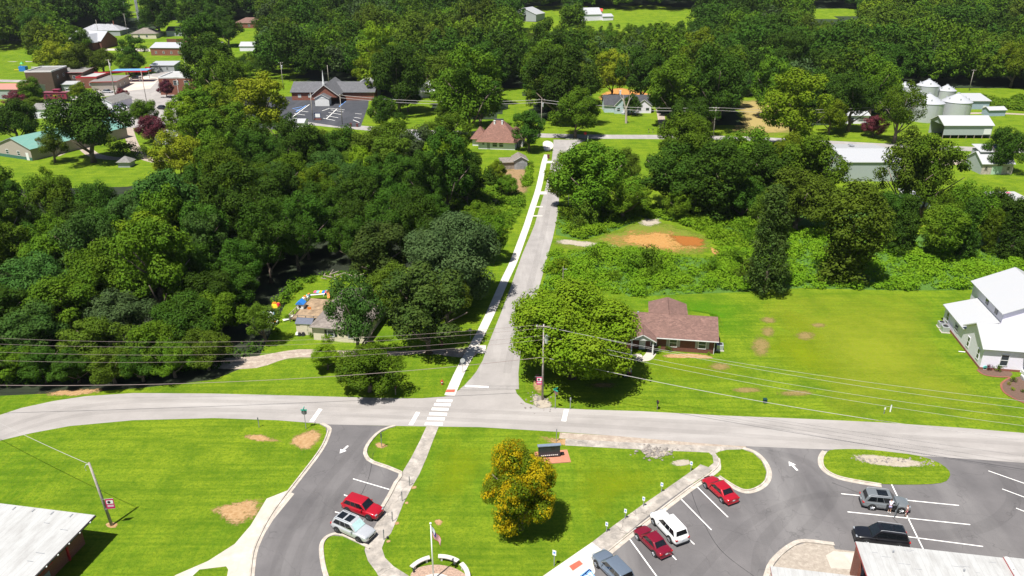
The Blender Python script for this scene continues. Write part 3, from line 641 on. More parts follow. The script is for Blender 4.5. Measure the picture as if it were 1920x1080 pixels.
# centre and far roadside
G3 = 'trees around the houses of the cross road'
for a in ((880,165,110,'tall','mid','tall tree left of the lawn above the red-roofed house',1.), (900,185,76,'tall','dark','narrow dark tree behind the red-roofed house',.8), (838,250,80,'round','mid','tree left of the red-roofed house',.9),
    (745,140,105,'spread','dark','large spreading tree right of the church',1.2), (720,208,58,'round','dark','compact tree on the grass corner right of the church lot',.9), (992,240,60,'tall','dark','dense dark tree between the red-roofed house and the street corner',.85),
    (764,182,44,'round','dark','tree hiding the left side of the white farmhouse',1.), (1050,150,120,'round','dark','large dark tree at the left of the dark-roofed cottage',1.1), (1080,210,88,'round','mid','mid green tree at the roadside left of the dark-roofed cottage',.9),
    (1012,130,80,'round','mid','tree behind the corner lawn',1.1), (1150,135,62,'tall','yellow','yellow-green tree behind the dark-roofed cottage',.9), (1205,135,80,'round','dark','dark tree over the dark-roofed cottage',1.2), (1185,195,34,'round','dark','small dark tree in front of the cottage',1.),
    (1275,165,115,'round','mid','broad green tree right of the gravel drive',1.), (1345,160,110,'round','dark','large grey-dark tree left of the hay patch',1.2), (1300,215,80,'round','dark','low dark tree behind the roadside pole',.8),
    (1490,200,120,'tall','light','layered light green tree right of the hay patch',.8), (1560,215,60,'round','light','light green tree beside the white cottage',1.), (1450,160,70,'tall','mid','green tree behind the hay patch',1.),
    (1690,200,90,'ragged','mid','open green tree in front of the grain bins',1.1), (1640,235,44,'round','purple','purple-leaved tree beside the white cottage',.8), (1600,185,90,'round','dark','dark tree behind the white cottage',1.1), (1640,160,90,'round','mid','mid green tree left of the grain bins',1.1),
    (685,285,64,'round','mid','green tree below the church lot bins',.9), (735,265,90,'spread','mid','spreading tree hiding the cross road below the church',1.), (842,215,50,'tall','mid','tree behind the white cottage roadside',.9), (800,280,40,'round','mid','small tree below the white roadside cottage',1.),
    (487,195,100,'tall','yellow','tall yellow-green tree left of the church',.85), (470,262,70,'round','yellow','yellow-green tree below the church lot corner',.9), (640,275,70,'round','mid','green tree at the lower edge of the church lot',.8), (590,268,70,'round','olive','olive tree by the church lot driveway',.8)):
    ptree(*a[:5], a[5], G3, hz=a[6])
G4 = 'trees around the town centre'
for a in ((160,232,132,'round','dark','huge dark tree in front of the green-roofed hall',.9), (95,268,60,'ragged','olive','half bare tree at the corner of the green-roofed hall',.9), (25,225,84,'round','dark','dark tree left of the green-roofed hall',.95), (55,170,44,'round','mid','tree in front of the brick two-storey block',1.),
    (110,108,70,'round','yellow','yellow-green tree above the shop row',.9), (150,115,66,'round','olive','olive tree behind the shop row',.9), (75,80,60,'round','dark','dark tree by the curved lane',1.), (150,92,46,'round','mid','green tree in front of the brick church',.9), (190,112,50,'round','olive','olive tree right of the brick church',.8),
    (247,92,54,'tall','dark','dark tree on the grass left of the long brick hall',.8), (240,120,44,'round','mid','green tree behind the fuel canopy',.8), (147,172,34,'round','light','light green tree beside the caboose',.9), (268,210,50,'round','mid','green tree at the edge of the town car park',1.),
    (235,218,18,'round','mid','little round tree on the car park island',1.), (229,176,22,'round','purple','purple crape tree at the road fork',1.), (285,240,56,'round','purple','dark purple tree above the driveway loop',.8), (395,120,100,'round','dark','dark tree mass behind the brick corner shop',1.1),
    (420,150,90,'round','mid','green tree right of the brick corner shop',1.1), (375,100,60,'round','mid','tree above the brick corner shop',1.), (310,165,28,'round','purple','dark purple tree against the brick corner shop',1.), (370,205,80,'tall','mid','tree between the town road and the church lot',.9),
    (415,205,76,'tall','light','light green tree between the town road and the church',.9), (345,225,70,'tall','light','light green tree below the town road bend',.9), (440,245,90,'tall','mid','tall green tree below the church approach',.8), (385,255,90,'tall','mid','tall green tree under the town poles',.85),
    (335,290,90,'round','yellow','pale yellow-green tree above the little green roof',.9), (240,280,40,'bush','mid','clipped shrub on the driveway island',.9), (222,280,34,'bush','mid','rounded shrub beside the driveway',.9), (205,267,40,'bush','olive','brownish shrub beside the driveway',.9), (270,285,38,'bush','olive','shrub by the driveway end',.8),
    (410,288,36,'round','pink','pink flowering crape myrtle among the trees',.9), (300,60,64,'round','dark','dark tree behind the grey-roofed bungalow',1.1), (375,45,80,'tall','dark','tall dark tree right of the fenced garden',1.), (410,62,50,'round','dark','round dark tree on the lawn near the long brick house',1.),
    (430,82,50,'round','dark','dark tree behind the long brick hall',1.), (30,185,44,'round','purple','reddish shrubby tree beside the red-roofed shed',.6), (60,195,44,'round','olive','olive shrub tree left of the caboose',.6)):
    ptree(*a[:5], a[5], G4, hz=a[6])
print('explicit trees', NT)
for a in ((-30,668,90,'round','dark','low dark tree at the far left roadside of the woods'), (20,676,84,'round','mid','low leafy tree at the left roadside of the woods'), (78,682,80,'round','dark','low dark tree overhanging the verge under the wires'), (140,684,76,'round','dark','third low tree along the verge of the woods'), (208,684,80,'round','olive','low drooping tree along the verge of the woods'), (262,682,76,'round','dark','low dark tree opposite the highest part of the left lawn'), (322,672,80,'round','mid','low tree at the verge beside the sunny grass'), (-10,590,130,'round','dark','dark round tree at the far left front of the woods'), (55,625,120,'round','blue','blue-green tree at the front of the woods, far left'), (120,560,130,'round','mid','mid green tree above the blue-green front tree'), (175,640,110,'round','olive','olive tree at the front of the woods under the wires'),
    (235,590,120,'round','grey','grey-green wide tree at the woods front'), (290,645,105,'round','mid','leafy green tree hanging over the grass at the woods front'), (350,600,120,'round','dark','dark tree in the front row right of the grey-green tree'), (385,655,86,'round','olive','drooping olive tree at the front right corner of the woods'), (408,590,104,'round','mid','bright-topped tree at the right front of the woods'), (436,540,90,'round','dark','dark tree beside the left edge of the house yard')):
    ptree(*a[:5], a[5], 'trees of the woods left of the side street', hz=.82)
dt = empty('dead_tree', G(1174, 231), 0, 'bare pale forked tree in front of the dark-roofed cottage', 'tree'); q_ = MB(); q_.tube([(0,0,0),(-.2,0,4),(-1.2,0,7.5),(-1.6,0,10)], [.45,.35,.25,.1], 7); q_.tube([(-.3,0,5),(.6,0,8),(.5,0,11.5)], [.25,.18,.06], 6); q_.tube([(-1.2,0,7.5),(-2.6,.2,9.5),(-3.6,.1,12)], [.18,.1,.04], 5); q_.tube([(.6,0,8),(1.6,0,9.6)], [.1,.04], 5); q_.build('trunk', plain('bare_bark', (.42,.36,.31), .9), dt)
# --- the woods left of the side street: individual trees
CLEAR = [[(450,720),(455,640),(490,570),(525,540),(560,520),(640,505),(700,520),(735,560),(735,650),(893,640),(893,760),(470,760)],
         [(740,640),(870,640),(950,500),(1000,400),(1000,290),(1100,290),(1100,760),(740,760)],
         [(820,420),(900,380),(960,340),(1000,330),(1000,450),(940,440),(850,440)],
         [(880,240),(990,240),(1000,350),(930,350),(880,300)], [(755,250),(810,250),(810,312),(755,312)]]
WOOD = [(-160,742),(0,728),(120,722),(260,716),(400,696),(500,660),(560,520),(650,512),(720,500),(800,470),(860,430),(930,405),(945,385),(900,372),(820,362),(740,358),(690,338),(640,322),(560,318),(470,318),(420,340),(340,415),(240,432),(120,428),(0,425),(-160,430)]
rw = random.Random(4); nw = 0; ww = [G(*p) for p in WOOD]
x0, x1 = min(p.x for p in ww), max(p.x for p in ww); y0, y1 = min(p.y for p in ww), max(p.y for p in ww)
cand = [(rw.uniform(x0, x1), rw.uniform(y0, y1)) for _ in range(9000)]
MATN = dict(mid='mid green', dark='dark green', blue='blue-green', olive='olive green', light='light green', grey='grey-green', yellow='yellow-green')
def woodmat(x, y, r, sh=0.):
    v = noise.noise(Vector((x*.035, y*.035, 1.7)))+r.uniform(-.32, .32)-sh
    return 'dark' if v < -.18 else 'mid' if v < .08 else 'olive' if v < .2 else 'blue' if v < .3 else 'light' if v < .46 else 'grey'
LIM = 165
for x, y in cand:
    px, py, d = proj(x, y, 0)
    if nw >= LIM: break
    if not inpoly(px, py, WOOD) or px < -90: continue
    if any(inpoly(px, py, c) for c in CLEAR): continue
    R = rw.uniform(3.9, 5.9)
    if any(hypot(x-a, y-b) < (R+c)*.70 for a, b, c in occupied): continue
    if py > 640 and px < 480: m_ = rw.choice(['blue', 'dark', 'olive', 'mid', 'grey'])
    else: m_ = woodmat(x, y, rw, .2)
    kind = rw.choice(['round', 'round', 'tall', 'spread', 'ragged'])
    row = 0 if py > 640 else 1 if py > 560 else 2 if py > 490 else 3 if py > 430 else 4
    where = ['at the woods front edge', 'one row into the woods', 'in mid woods', 'deep in the woods', 'at the woods back edge'][row]
    col_ = ['at the far left', 'above the road bend', 'beside the house yard', 'behind the shingle house', 'near the white sidewalk'][0 if px < 130 else 1 if px < 320 else 2 if px < 520 else 3 if px < 740 else 4]
    tree(x, y, kind, m_, R, '%s %s tree %s, %s' % (dict(round='round', tall='tall', spread='spreading', ragged='airy')[kind], MATN[m_].replace('-', '') if m_ == 'grey' else MATN[m_], where, col_), 'trees of the woods left of the side street', hz=rw.uniform(.95, 1.3)); nw += 1
ptree(275, 458, 112, 'tall', 'light', 'bright yellow-green tree standing out of the dark woods', hz=.8)
print('wood trees', nw, 'total', NT)
# --- distant canopy: nobody could count it
FAR_CLEAR = [[(960,20),(1070,20),(1070,46),(1010,52),(960,44)], [(1070,20),(1180,20),(1180,40),(1090,42)], [(1150,20),(1318,20),(1312,37),(1180,42)], [(1500,18),(1620,18),(1618,29),(1530,35)],
    [(-60,100),(60,88),(75,130),(110,125),(100,150),(-60,150)], [(-60,150),(560,150),(560,300),(-60,345)], [(60,150),(280,60),(460,60),(480,75),(480,95),(430,95),(360,150)], [(100,60),(200,50),(235,75),(230,100),(120,100)],
    [(195,70),(240,64),(330,70),(430,60),(430,90),(330,100),(195,90)], [(300,36),(345,36),(345,58),(300,58)], [(435,38),(495,38),(495,80),(435,80)], [(226,-30),(302,-30),(302,34),(226,34)],
    [(410,185),(540,155),(700,155),(690,240),(410,240)], [(670,195),(830,180),(830,260),(670,260)], [(930,170),(1000,160),(1000,260),(930,260)], [(1100,160),(1260,160),(1260,250),(1100,250)],
    [(1370,182),(1500,182),(1510,260),(1370,260)], [(1550,195),(1640,190),(1640,262),(1550,262)], [(1660,165),(1940,165),(1990,215),(1990,290),(1660,290)], [(400,225),(2100,235),(2100,300),(400,300)], [(-300,150),(-60,150),(-60,345),(-300,345)]]
rf = random.Random(9); pts = []; gy = 262.
while gy < 1130:
    st = 7.6+(gy-262)*.005; gx = -gy*.76-20
    while gx < gy*.76+20:
        x = gx+rf.uniform(-.45, .45)*st; y = gy+rf.uniform(-.45, .45)*st; gx += st
        z = terr(x, y); R = st*rf.choice((.62, .7, .78, .88, .98))
        smp = [proj(x, y, z+R*k) for k in (0, .5, 1, 1.5, 2, 2.4, 2.8, 3.2)]; a = smp[0]; b = smp[2]
        if b[1] < -30: continue
        if any(inpoly(a[0], a[1], P) for P in FAR_CLEAR): continue
        for R in (R, R*.62, R*.4, R*.24, R*.13, 0):
            smp = [proj(x, y, z+R*k) for k in (0, .5, 1, 1.5, 2, 2.4, 2.8, 3.2)]
            if not any(inpoly(q[0], q[1], P) for q in smp for P in FAR_CLEAR): break
        if R < .5: continue
        if a[1] > 262: continue
        if any(hypot(x-p, y-q) < (R+c)*.55 for p, q, c in occupied if abs(p-x) < 14 and abs(q-y) < 14): continue
        pts.append((x, y, z, R))
    gy += st
print('far trees', len(pts))
near = sorted(pts, key=lambda p: proj(p[0], p[1], p[2])[2]/p[3])[:max(0, 296-NT)]
ns = set(near)
for x, y, z, R in near:
    px = proj(x, y, z)[0]; m_ = woodmat(x, y, rf)
    kd = rf.choice(['round', 'tall', 'spread'])
    side = next(nm for lim, nm in ((120, 'left of the brick church'), (300, 'behind the town houses'), (480, 'around the long brick house'), (620, 'behind the left wing of the church'), (760, 'behind the church spire'), (900, 'behind the farmhouse'), (1030, 'behind the corner lawn'), (1160, 'behind the left half of the cottage'), (1290, 'behind the gravel drive'), (1420, 'behind the hay patch'), (1560, 'above the layered tree'), (1680, 'left of the grain bins'), (1790, 'behind the grain bins'), (9999, 'right of the farm sheds')) if px < lim)
    tree(x, y, kd, m_, R*1.02, '%s %s tree at the forest edge %s' % (dict(round='round', tall='tall', spread='spreading')[kd], MATN[m_], side), 'trees along the near edge of the far forest', z=z, hz=rf.uniform(.85, 1.15))
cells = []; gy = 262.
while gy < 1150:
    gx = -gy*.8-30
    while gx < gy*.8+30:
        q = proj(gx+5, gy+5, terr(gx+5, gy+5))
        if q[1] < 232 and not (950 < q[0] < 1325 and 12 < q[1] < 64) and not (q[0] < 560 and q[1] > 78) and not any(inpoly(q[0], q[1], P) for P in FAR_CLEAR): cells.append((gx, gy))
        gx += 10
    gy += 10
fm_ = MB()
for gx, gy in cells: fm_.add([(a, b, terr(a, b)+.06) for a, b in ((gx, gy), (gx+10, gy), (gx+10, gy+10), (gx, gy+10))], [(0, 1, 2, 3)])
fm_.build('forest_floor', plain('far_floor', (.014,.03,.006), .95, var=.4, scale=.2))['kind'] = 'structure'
rest = [p for p in pts if p not in ns]
lib = bpy.data.collections.new('canopy_crowns')
for i, (kd, mt) in enumerate((('round', 'mid'), ('round', 'dark'), ('tall', 'mid'), ('spread', 'dark'), ('round', 'olive'), ('tall', 'dark'), ('round', 'light'), ('spread', 'mid'), ('round', 'grey'), ('tall', 'olive'))):
    cl = [((c[0][0]/R0[kd], c[0][1]/R0[kd], c[0][2]/R0[kd]), c[1]/R0[kd]*1.12) for c in crown_clumps(kd, 40+i, 30)]
    V, k = leafgeo(cl, 640, .11, 60+i, jit=.4); me = leafmesh('canopy_crown', V, k, [L[mt]]); o = bpy.data.objects.new('canopy_crown_%02d' % i, me); lib.objects.link(o)
me = bpy.data.meshes.new('far_forest'); me.from_pydata([p[:3] for p in rest], [], [])
at = me.attributes.new('R', 'FLOAT', 'POINT'); at.data.foreach_set('value', [p[3]*1.08 for p in rest])
def fidx(x, y):
    v = noise.noise(Vector((x*.012, y*.012, 5)))+.5*noise.noise(Vector((x*.05, y*.05, 2)))+rf.uniform(-.3, .3)
    return [5, 3, 1, 8, 1, 2, 0, 7, 0, 4, 9, 6][max(0, min(11, int((v+.55)*10.5)))]
at = me.attributes.new('idx', 'INT', 'POINT'); at.data.foreach_set('value', [fidx(p[0], p[1]) for p in rest])
fo = bpy.data.objects.new('far_forest', me); COL.objects.link(fo); fo['kind'] = 'stuff'; fo['label'] = 'dense green forest canopy covering the far slopes'; fo['category'] = 'forest'
ng = bpy.data.node_groups.new('canopy', 'GeometryNodeTree'); ng.interface.new_socket('Geometry', in_out='INPUT', socket_type='NodeSocketGeometry'); ng.interface.new_socket('Geometry', in_out='OUTPUT', socket_type='NodeSocketGeometry')
gi = ng.nodes.new('NodeGroupInput'); go = ng.nodes.new('NodeGroupOutput'); ip = ng.nodes.new('GeometryNodeInstanceOnPoints'); ci = ng.nodes.new('GeometryNodeCollectionInfo')
ci.inputs[0].default_value = lib; ci.inputs['Separate Children'].default_value = True; ci.inputs['Reset Children'].default_value = True
m2 = ng.nodes.new('GeometryNodeMeshToPoints'); ng.links.new(gi.outputs[0], m2.inputs[0])
ar = ng.nodes.new('GeometryNodeInputNamedAttribute'); ar.inputs[0].default_value = 'R'; ai = ng.nodes.new('GeometryNodeInputNamedAttribute'); ai.data_type = 'INT'; ai.inputs[0].default_value = 'idx'
rv = ng.nodes.new('FunctionNodeRandomValue'); rv.data_type = 'FLOAT_VECTOR'; rv.inputs[0].default_value = (0, 0, 0); rv.inputs[1].default_value = (0, 0, 6.28)
ng.links.new(m2.outputs[0], ip.inputs['Points']); ng.links.new(ci.outputs[0], ip.inputs['Instance']); ip.inputs['Pick Instance'].default_value = True
ng.links.new([o for o in ai.outputs if o.enabled][0], ip.inputs['Instance Index']); ng.links.new([o for o in ar.outputs if o.enabled][0], ip.inputs['Scale']); ng.links.new(rv.outputs[0], ip.inputs['Rotation'])
ng.links.new(ip.outputs[0], go.inputs[0]); md = fo.modifiers.new('canopy', 'NODES'); md.node_group = ng
# --- scrub and vines
def thicket(name, label, P, h, dens, leaf, mat, z0=0., bumpy=1.6, seed=1, grp=None, stepw=1.3):
    W = [T(x, y) for x, y in P]; r = random.Random(seed)
    a0, a1 = min(p.x for p in W), max(p.x for p in W); stepw *= .68; b0, b1 = min(p.y for p in W), max(p.y for p in W)
    WP = [(p.x, p.y) for p in W]; cl = []
    nn = int((a1-a0)*(b1-b0)/(stepw*stepw))
    for i in range(nn):
        x, y = r.uniform(a0, a1), r.uniform(b0, b1)
        if not inpoly(x, y, WP): continue
        v = noise.noise(Vector((x*.13, y*.13, seed)))*.7+noise.noise(Vector((x*.42, y*.42, seed)))*.7
        hh = max(.12, h*(.42+v*bumpy)); cl.append(((x, y, z0+hh*.45), max(.55, min(1.3, hh*.8))))
    V, k = leafgeo(cl, dens, leaf, seed, flat=.75, upw=.7, jit=.8, keep=lambda p: p[:, 2] > z0+.02)
    o = bpy.data.objects.new(name, leafmesh(name, V, k, [L[mat]])); COL.objects.link(o); o['kind'] = 'stuff'; o['label'] = label; o['category'] = 'undergrowth'
    return o
sheet('scrub_ground', [(1036,470),(1060,478),(1100,470),(1200,475),(1330,485),(1400,470),(1500,440),(1700,440),(2000,430),(2000,540),(1700,545),(1500,540),(1380,548),(1280,552),(1180,556),(1120,520),(1014,550)], plain('scrub_soil', (.06,.14,.01), .95, var=.4), .003, kind='structure')
sheet('scrub_ground', [(1042,440),(1046,395),(1100,385),(1250,390),(1420,380),(1640,400),(1640,450),(1330,430),(1240,410),(1200,412),(1160,430),(1090,450)], plain('scrub_soil', (.06,.14,.01), .95, var=.4), .003, kind='structure')
thicket('scrub', 'bright green scrub bank below the orange clay clearing', [(1030,472),(1100,470),(1200,475),(1330,484),(1420,470),(1420,545),(1350,545),(1280,552),(1190,556),(1100,540),(1012,552)], 2.2, 80, .30, 'bright', seed=3)
thicket('scrub', 'bright green scrub above the orange clay clearing', [(1044,438),(1048,385),(1120,385),(1260,392),(1420,382),(1440,440),(1420,470),(1345,470),(1330,440),(1290,424),(1240,410),(1200,412),(1150,432),(1090,448)], 1.6, 75, .36, 'bright', seed=5)
thicket('vine_bank', 'bright green vines spreading along the back of the right lawn', [(1420,470),(1440,420),(1510,430),(1640,440),(1700,450),(1780,470),(2000,470),(2000,542),(1850,540),(1700,543),(1500,540),(1430,540)], 1.6, 75, .34, 'bright', seed=7)
thicket('scrub', 'green scrub left of the sidewalk near the red-roofed house', [(815,440),(820,380),(840,352),(900,352),(950,360),(985,366),(975,400),(955,430),(930,440)], 1.5, 70, .34, 'vine', seed=9)
thicket('undergrowth', 'shaded undergrowth along the road side of the dark woods', [(-120,742),(0,724),(120,716),(260,712),(390,694),(470,668),(500,640),(440,640),(380,660),(250,676),(100,690),(-120,700)], 3.0, 36, .34, 'dark', seed=22)
thicket('undergrowth', 'dark undergrowth beneath the woods by the house yard', [(500,620),(512,570),(560,520),(640,508),(700,505),(690,520),(600,524),(560,540),(530,575),(515,640)], 1.3, 40, .34, 'mid', seed=12)
for a in ((952,348,44,'round','mid','leafy small tree in the dry yard below the wooden shed'), (985,335,24,'bush','bright','tall bright bush beside the hedge strip'), (994,308,16,'bush','mid','narrow vine-covered stump at the top of the hedge strip'), (930,322,40,'round','light','yellow-green tree left of the wooden shed')):
    ptree(*a[:5], a[5], hz=.9)
rb = random.Random(31); BP = [(1040,478),(1200,480),(1330,488),(1410,478),(1410,535),(1190,545),(1040,540)]; k_ = 0
while k_ < 16:
    bx, by = rb.uniform(1040, 1410), rb.uniform(395, 540)
    if not (inpoly(bx, by, BP) or inpoly(bx, by, [(1340,400),(1400,400),(1640,455),(1640,470),(1420,480),(1340,440)]) or inpoly(bx, by, [(1060,392),(1180,395),(1150,425),(1060,425)])): continue
    mt_ = rb.choice(['mid', 'vine', 'olive', 'light']); k_ += 1
    ptree(bx, by, rb.uniform(26, 52), 'bush', mt_, '%s bush standing out of the green scrub' % dict(mid='mid green', vine='vine-green', olive='olive', light='light green')[mt_], 'bushes standing in the scrub lot', hz=rb.uniform(.8, 1.5))
thicket('hedge', 'trimmed hedge strip between the dry yard and the sidewalk', [(980,352),(992,350),(998,318),(990,316)], 2.2, 60, .3, 'bright', seed=13, bumpy=.6, stepw=.8)
thicket('undergrowth', 'green brush along the foot of the far slope right of the bins', [(1800,190),(1850,185),(2000,185),(2000,215),(1880,205),(1800,203)], 2.5, 20, .6, 'vine', seed=14)
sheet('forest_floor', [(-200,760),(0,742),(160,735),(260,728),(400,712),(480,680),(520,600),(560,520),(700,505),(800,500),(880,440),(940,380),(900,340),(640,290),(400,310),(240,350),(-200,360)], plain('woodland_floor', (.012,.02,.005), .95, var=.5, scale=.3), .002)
# ================================================================ BUILDINGS
R_brown = shingle('brown_shingles', (.175, .098, .08)); R_dark = shingle('charcoal_shingles', (.055, .056, .065)); R_grey = shingle('grey_shingles', (.20, .19, .18)); R_lgrey = shingle('pale_grey_shingles', (.33, .33, .36)); R_tan = shingle('tan_shingles', (.20, .17, .15)); R_red = shingle('red_brown_shingles', (.21, .105, .08))
R_white = metalroof('white_metal_roof', (.40, .405, .42), 1.1, 0, .35, amt=.12); R_whitey = metalroof('white_metal_roof_cross', (.40, .405, .42), 1.1, 1, .35, amt=.12)
R_tin = metalroof('tin_roof', (.38, .39, .42), 1.1, 0, .4, amt=.3); R_green = metalroof('green_metal_roof', (.14, .30, .25), 1.0, 0, .45, amt=.2); R_mem = metalroof('white_membrane_roof', (.385, .385, .38), .5, 0, .75, dirt=(.25, .24, .23), amt=.9)
W_brick = brickm('dark_red_brick', (.17, .055, .035), (.11, .04, .03), (.2, .16, .13)); W_brick2 = brickm('red_brick', (.27, .09, .055), (.2, .065, .045), (.3, .24, .2)); W_brown = brickm('brown_brick', (.12, .075, .05), (.09, .055, .04), (.16, .13, .1))
W_white = metalroof('tinted_white_siding', (.79, .75, .86), 1.6, 2, .5, amt=.08); W_cream = plain('cream_wall', (.62, .55, .42), .8, var=.08); W_tan = plain('tan_wall', (.36, .31, .27), .8, var=.08); W_grey = plain('grey_wall', (.33, .35, .36), .8, var=.1); W_metal = metalroof('pale_metal_wall', (.34, .38, .38), 1.4, 0, .5, amt=.1); W_stone = plain('rough_stone', (.42, .37, .31), .95, var=.3, scale=1.5); W_blue = plain('pale_blue_wall', (.42, .52, .56), .7)  # siding's lilac tint is painted in to offset green light bounced off grass
M_trim = plain('white_trim', (.68, .68, .68), .5, var=.03); M_redtrim = plain('red_trim', (.42, .02, .03), .45, var=.1); M_greendoor = plain('green_door', (.38, .52, .38), .7); M_curtain = plain('blind', (.45, .52, .5), .6)
def frame2(p0, p1):
    d = p1-p0; return atan2(d.y, d.x), hypot(d.x, d.y)
class House:
    def __init__(s, name, label, cat, p0, p1, D, h, roof='gable_x', rise=1.6, over=.45, wall=W_brick, rm=R_brown, L=None, group=None, rz=None, world=False, z=None, trim=M_trim, gable=None):
        a, b = (p0, p1) if world else (T(*p0), T(*p1))
        r_, l_ = frame2(a, b); rz = r_ if rz is None else rz; s.L = L or l_; s.D = D; s.h = h
        s.e = empty(name, (a.x, a.y, terr(a.x, a.y) if z is None else z), rz, label, cat, group); s.over = over; s.trim = trim
        m = MB(); Lx = s.L; zb = -.3
        if roof == 'gable_x':
            pr = [(0, h), (D/2, h+rise), (D, h)]
            for x, sg in ((0, -1), (Lx, 1)): pass
            m.add([(0,0,zb),(Lx,0,zb),(Lx,0,h),(0,0,h)], [(0,1,2,3)]); m.add([(0,D,zb),(Lx,D,zb),(Lx,D,h),(0,D,h)], [(3,2,1,0)])
            m.add([(0,0,zb),(0,D,zb),(0,D,h),(0,D/2,h+rise-.02),(0,0,h)], [(4,3,2,1,0)], 1 if gable else 0); m.add([(Lx,0,zb),(Lx,D,zb),(Lx,D,h),(Lx,D/2,h+rise-.02),(Lx,0,h)], [(0,1,2,3,4)], 1 if gable else 0)
        elif roof == 'gable_y':
            m.add([(0,0,zb),(0,D,zb),(0,D,h),(0,0,h)], [(3,2,1,0)]); m.add([(Lx,0,zb),(Lx,D,zb),(Lx,D,h),(Lx,0,h)], [(0,1,2,3)])
            m.add([(0,0,zb),(Lx,0,zb),(Lx,0,h),(Lx/2,0,h+rise-.02),(0,0,h)], [(0,1,2,3,4)], 1 if gable else 0); m.add([(0,D,zb),(Lx,D,zb),(Lx,D,h),(Lx/2,D,h+rise-.02),(0,D,h)], [(4,3,2,1,0)], 1 if gable else 0)
        elif roof == 'shed_y':
            m.add([(0,0,zb),(Lx,0,zb),(Lx,0,h),(0,0,h)], [(0,1,2,3)]); m.add([(0,D,zb),(Lx,D,zb),(Lx,D,h+rise),(0,D,h+rise)], [(3,2,1,0)])
            m.add([(0,0,zb),(0,D,zb),(0,D,h+rise),(0,0,h)], [(3,2,1,0)]); m.add([(Lx,0,zb),(Lx,D,zb),(Lx,D,h+rise),(Lx,0,h)], [(0,1,2,3)])
        else: m.box(0, 0, zb, Lx, D, h)
        s.wall = m.build('wall', [wall, gable] if gable else wall, s.e)
        s.roof = s.mkroof(roof, 0, 0, Lx, D, h, rise, over, rm, s.e)
    def mkroof(s, roof, x0, y0, x1, y1, h, rise, o, rm, par, th=.16, name='roof'):
        m = MB(); t = th
        def slab(q):
            n = (Vector(q[1])-Vector(q[0])).cross(Vector(q[2])-Vector(q[0])).normalized()*t
            k = len(q); vs = [Vector(p) for p in q]+[Vector(p)+n for p in q]
            m.add(vs, [tuple(range(k))[::-1], tuple(range(k, 2*k))]); rk_ = roof.startswith('gable') or roof.startswith('shed')
            for i in range(k): m.add([vs[i], vs[(i+1) % k], vs[k+(i+1) % k], vs[k+i]], [(0, 1, 2, 3)], 1 if i == 0 or (rk_ and i != 2) or roof.startswith('shed') else 0)
        if roof == 'gable_x':
            ym = (y0+y1)/2; sl = rise/(ym-y0); z = h-o*sl
            slab([(x0-o,y0-o,z),(x1+o,y0-o,z),(x1+o,ym,h+rise),(x0-o,ym,h+rise)]); slab([(x1+o,y1+o,z),(x0-o,y1+o,z),(x0-o,ym,h+rise),(x1+o,ym,h+rise)])
        elif roof == 'gable_y':
            xm = (x0+x1)/2; sl = rise/(xm-x0); z = h-o*sl
            slab([(x0-o,y1+o,z),(x0-o,y0-o,z),(xm,y0-o,h+rise),(xm,y1+o,h+rise)]); slab([(x1+o,y0-o,z),(x1+o,y1+o,z),(xm,y1+o,h+rise),(xm,y0-o,h+rise)])
        elif roof == 'hip':
            a, b = x1-x0, y1-y0; k = min(a, b)/2; sl = rise/k; z = h-o*sl
            if a >= b: r0, r1 = (x0+k, (y0+y1)/2, h+rise), (x1-k, (y0+y1)/2, h+rise)
            else: r0, r1 = ((x0+x1)/2, y0+k, h+rise), ((x0+x1)/2, y1-k, h+rise)
            c = [(x0-o,y0-o,z),(x1+o,y0-o,z),(x1+o,y1+o,z),(x0-o,y1+o,z)]
            if a >= b: slab([c[0],c[1],r1,r0]); slab([c[2],c[3],r0,r1]); slab([c[3],c[0],r0]); slab([c[1],c[2],r1])
            else: slab([c[0],c[1],r0]); slab([c[2],c[3],r1]); slab([c[3],c[0],r0,r1]); slab([c[1],c[2],r1,r0])
        elif roof == 'shed_y': slab([(x0-o,y0-o,h-o*rise/(y1-y0)),(x1+o,y0-o,h-o*rise/(y1-y0)),(x1+o,y1+o,h+rise+o*rise/(y1-y0)),(x0-o,y1+o,h+rise+o*rise/(y1-y0))])
        elif roof == 'flat': m.box(x0-o, y0-o, h+.002, x1+o, y1+o, h+.3); m.mi[-6:] = [1, 0, 1, 1, 1, 1]
        elif roof == 'parapet':
            m.box(x0, y0, h+.002, x1, y1, h+.06); w_ = .3
            for q in ((x0-.03, y0-.03, x1+.03, y0+w_), (x0-.03, y1-w_, x1+.03, y1+.03), (x0-.03, y0+w_, x0+w_, y1-w_), (x1-w_, y0+w_, x1+.03, y1-w_)): m.box(q[0], q[1], h-.1, q[2], q[3], h+.5+rise*.0, 1)
        return m.build(name, [rm, s.trim], par)
    def pt(s, face, u, z, out=0.):
        return {'f': (u, -out, z), 'b': (u, s.D+out, z), 'l': (-out, u, z), 'r': (s.L+out, u, z)}[face]
    def slabface(s, m, face, u0, u1, z0, z1, o0, o1, mi=0):
        if face == 'f': m.box(u0, -o1, z0, u1, -o0, z1, mi)
        elif face == 'b': m.box(u0, s.D+o0, z0, u1, s.D+o1, z1, mi)
        elif face == 'l': m.box(-o1, u0, z0, -o0, u1, z1, mi)
        else: m.box(s.L+o0, u0, z0, s.L+o1, u1, z1, mi)
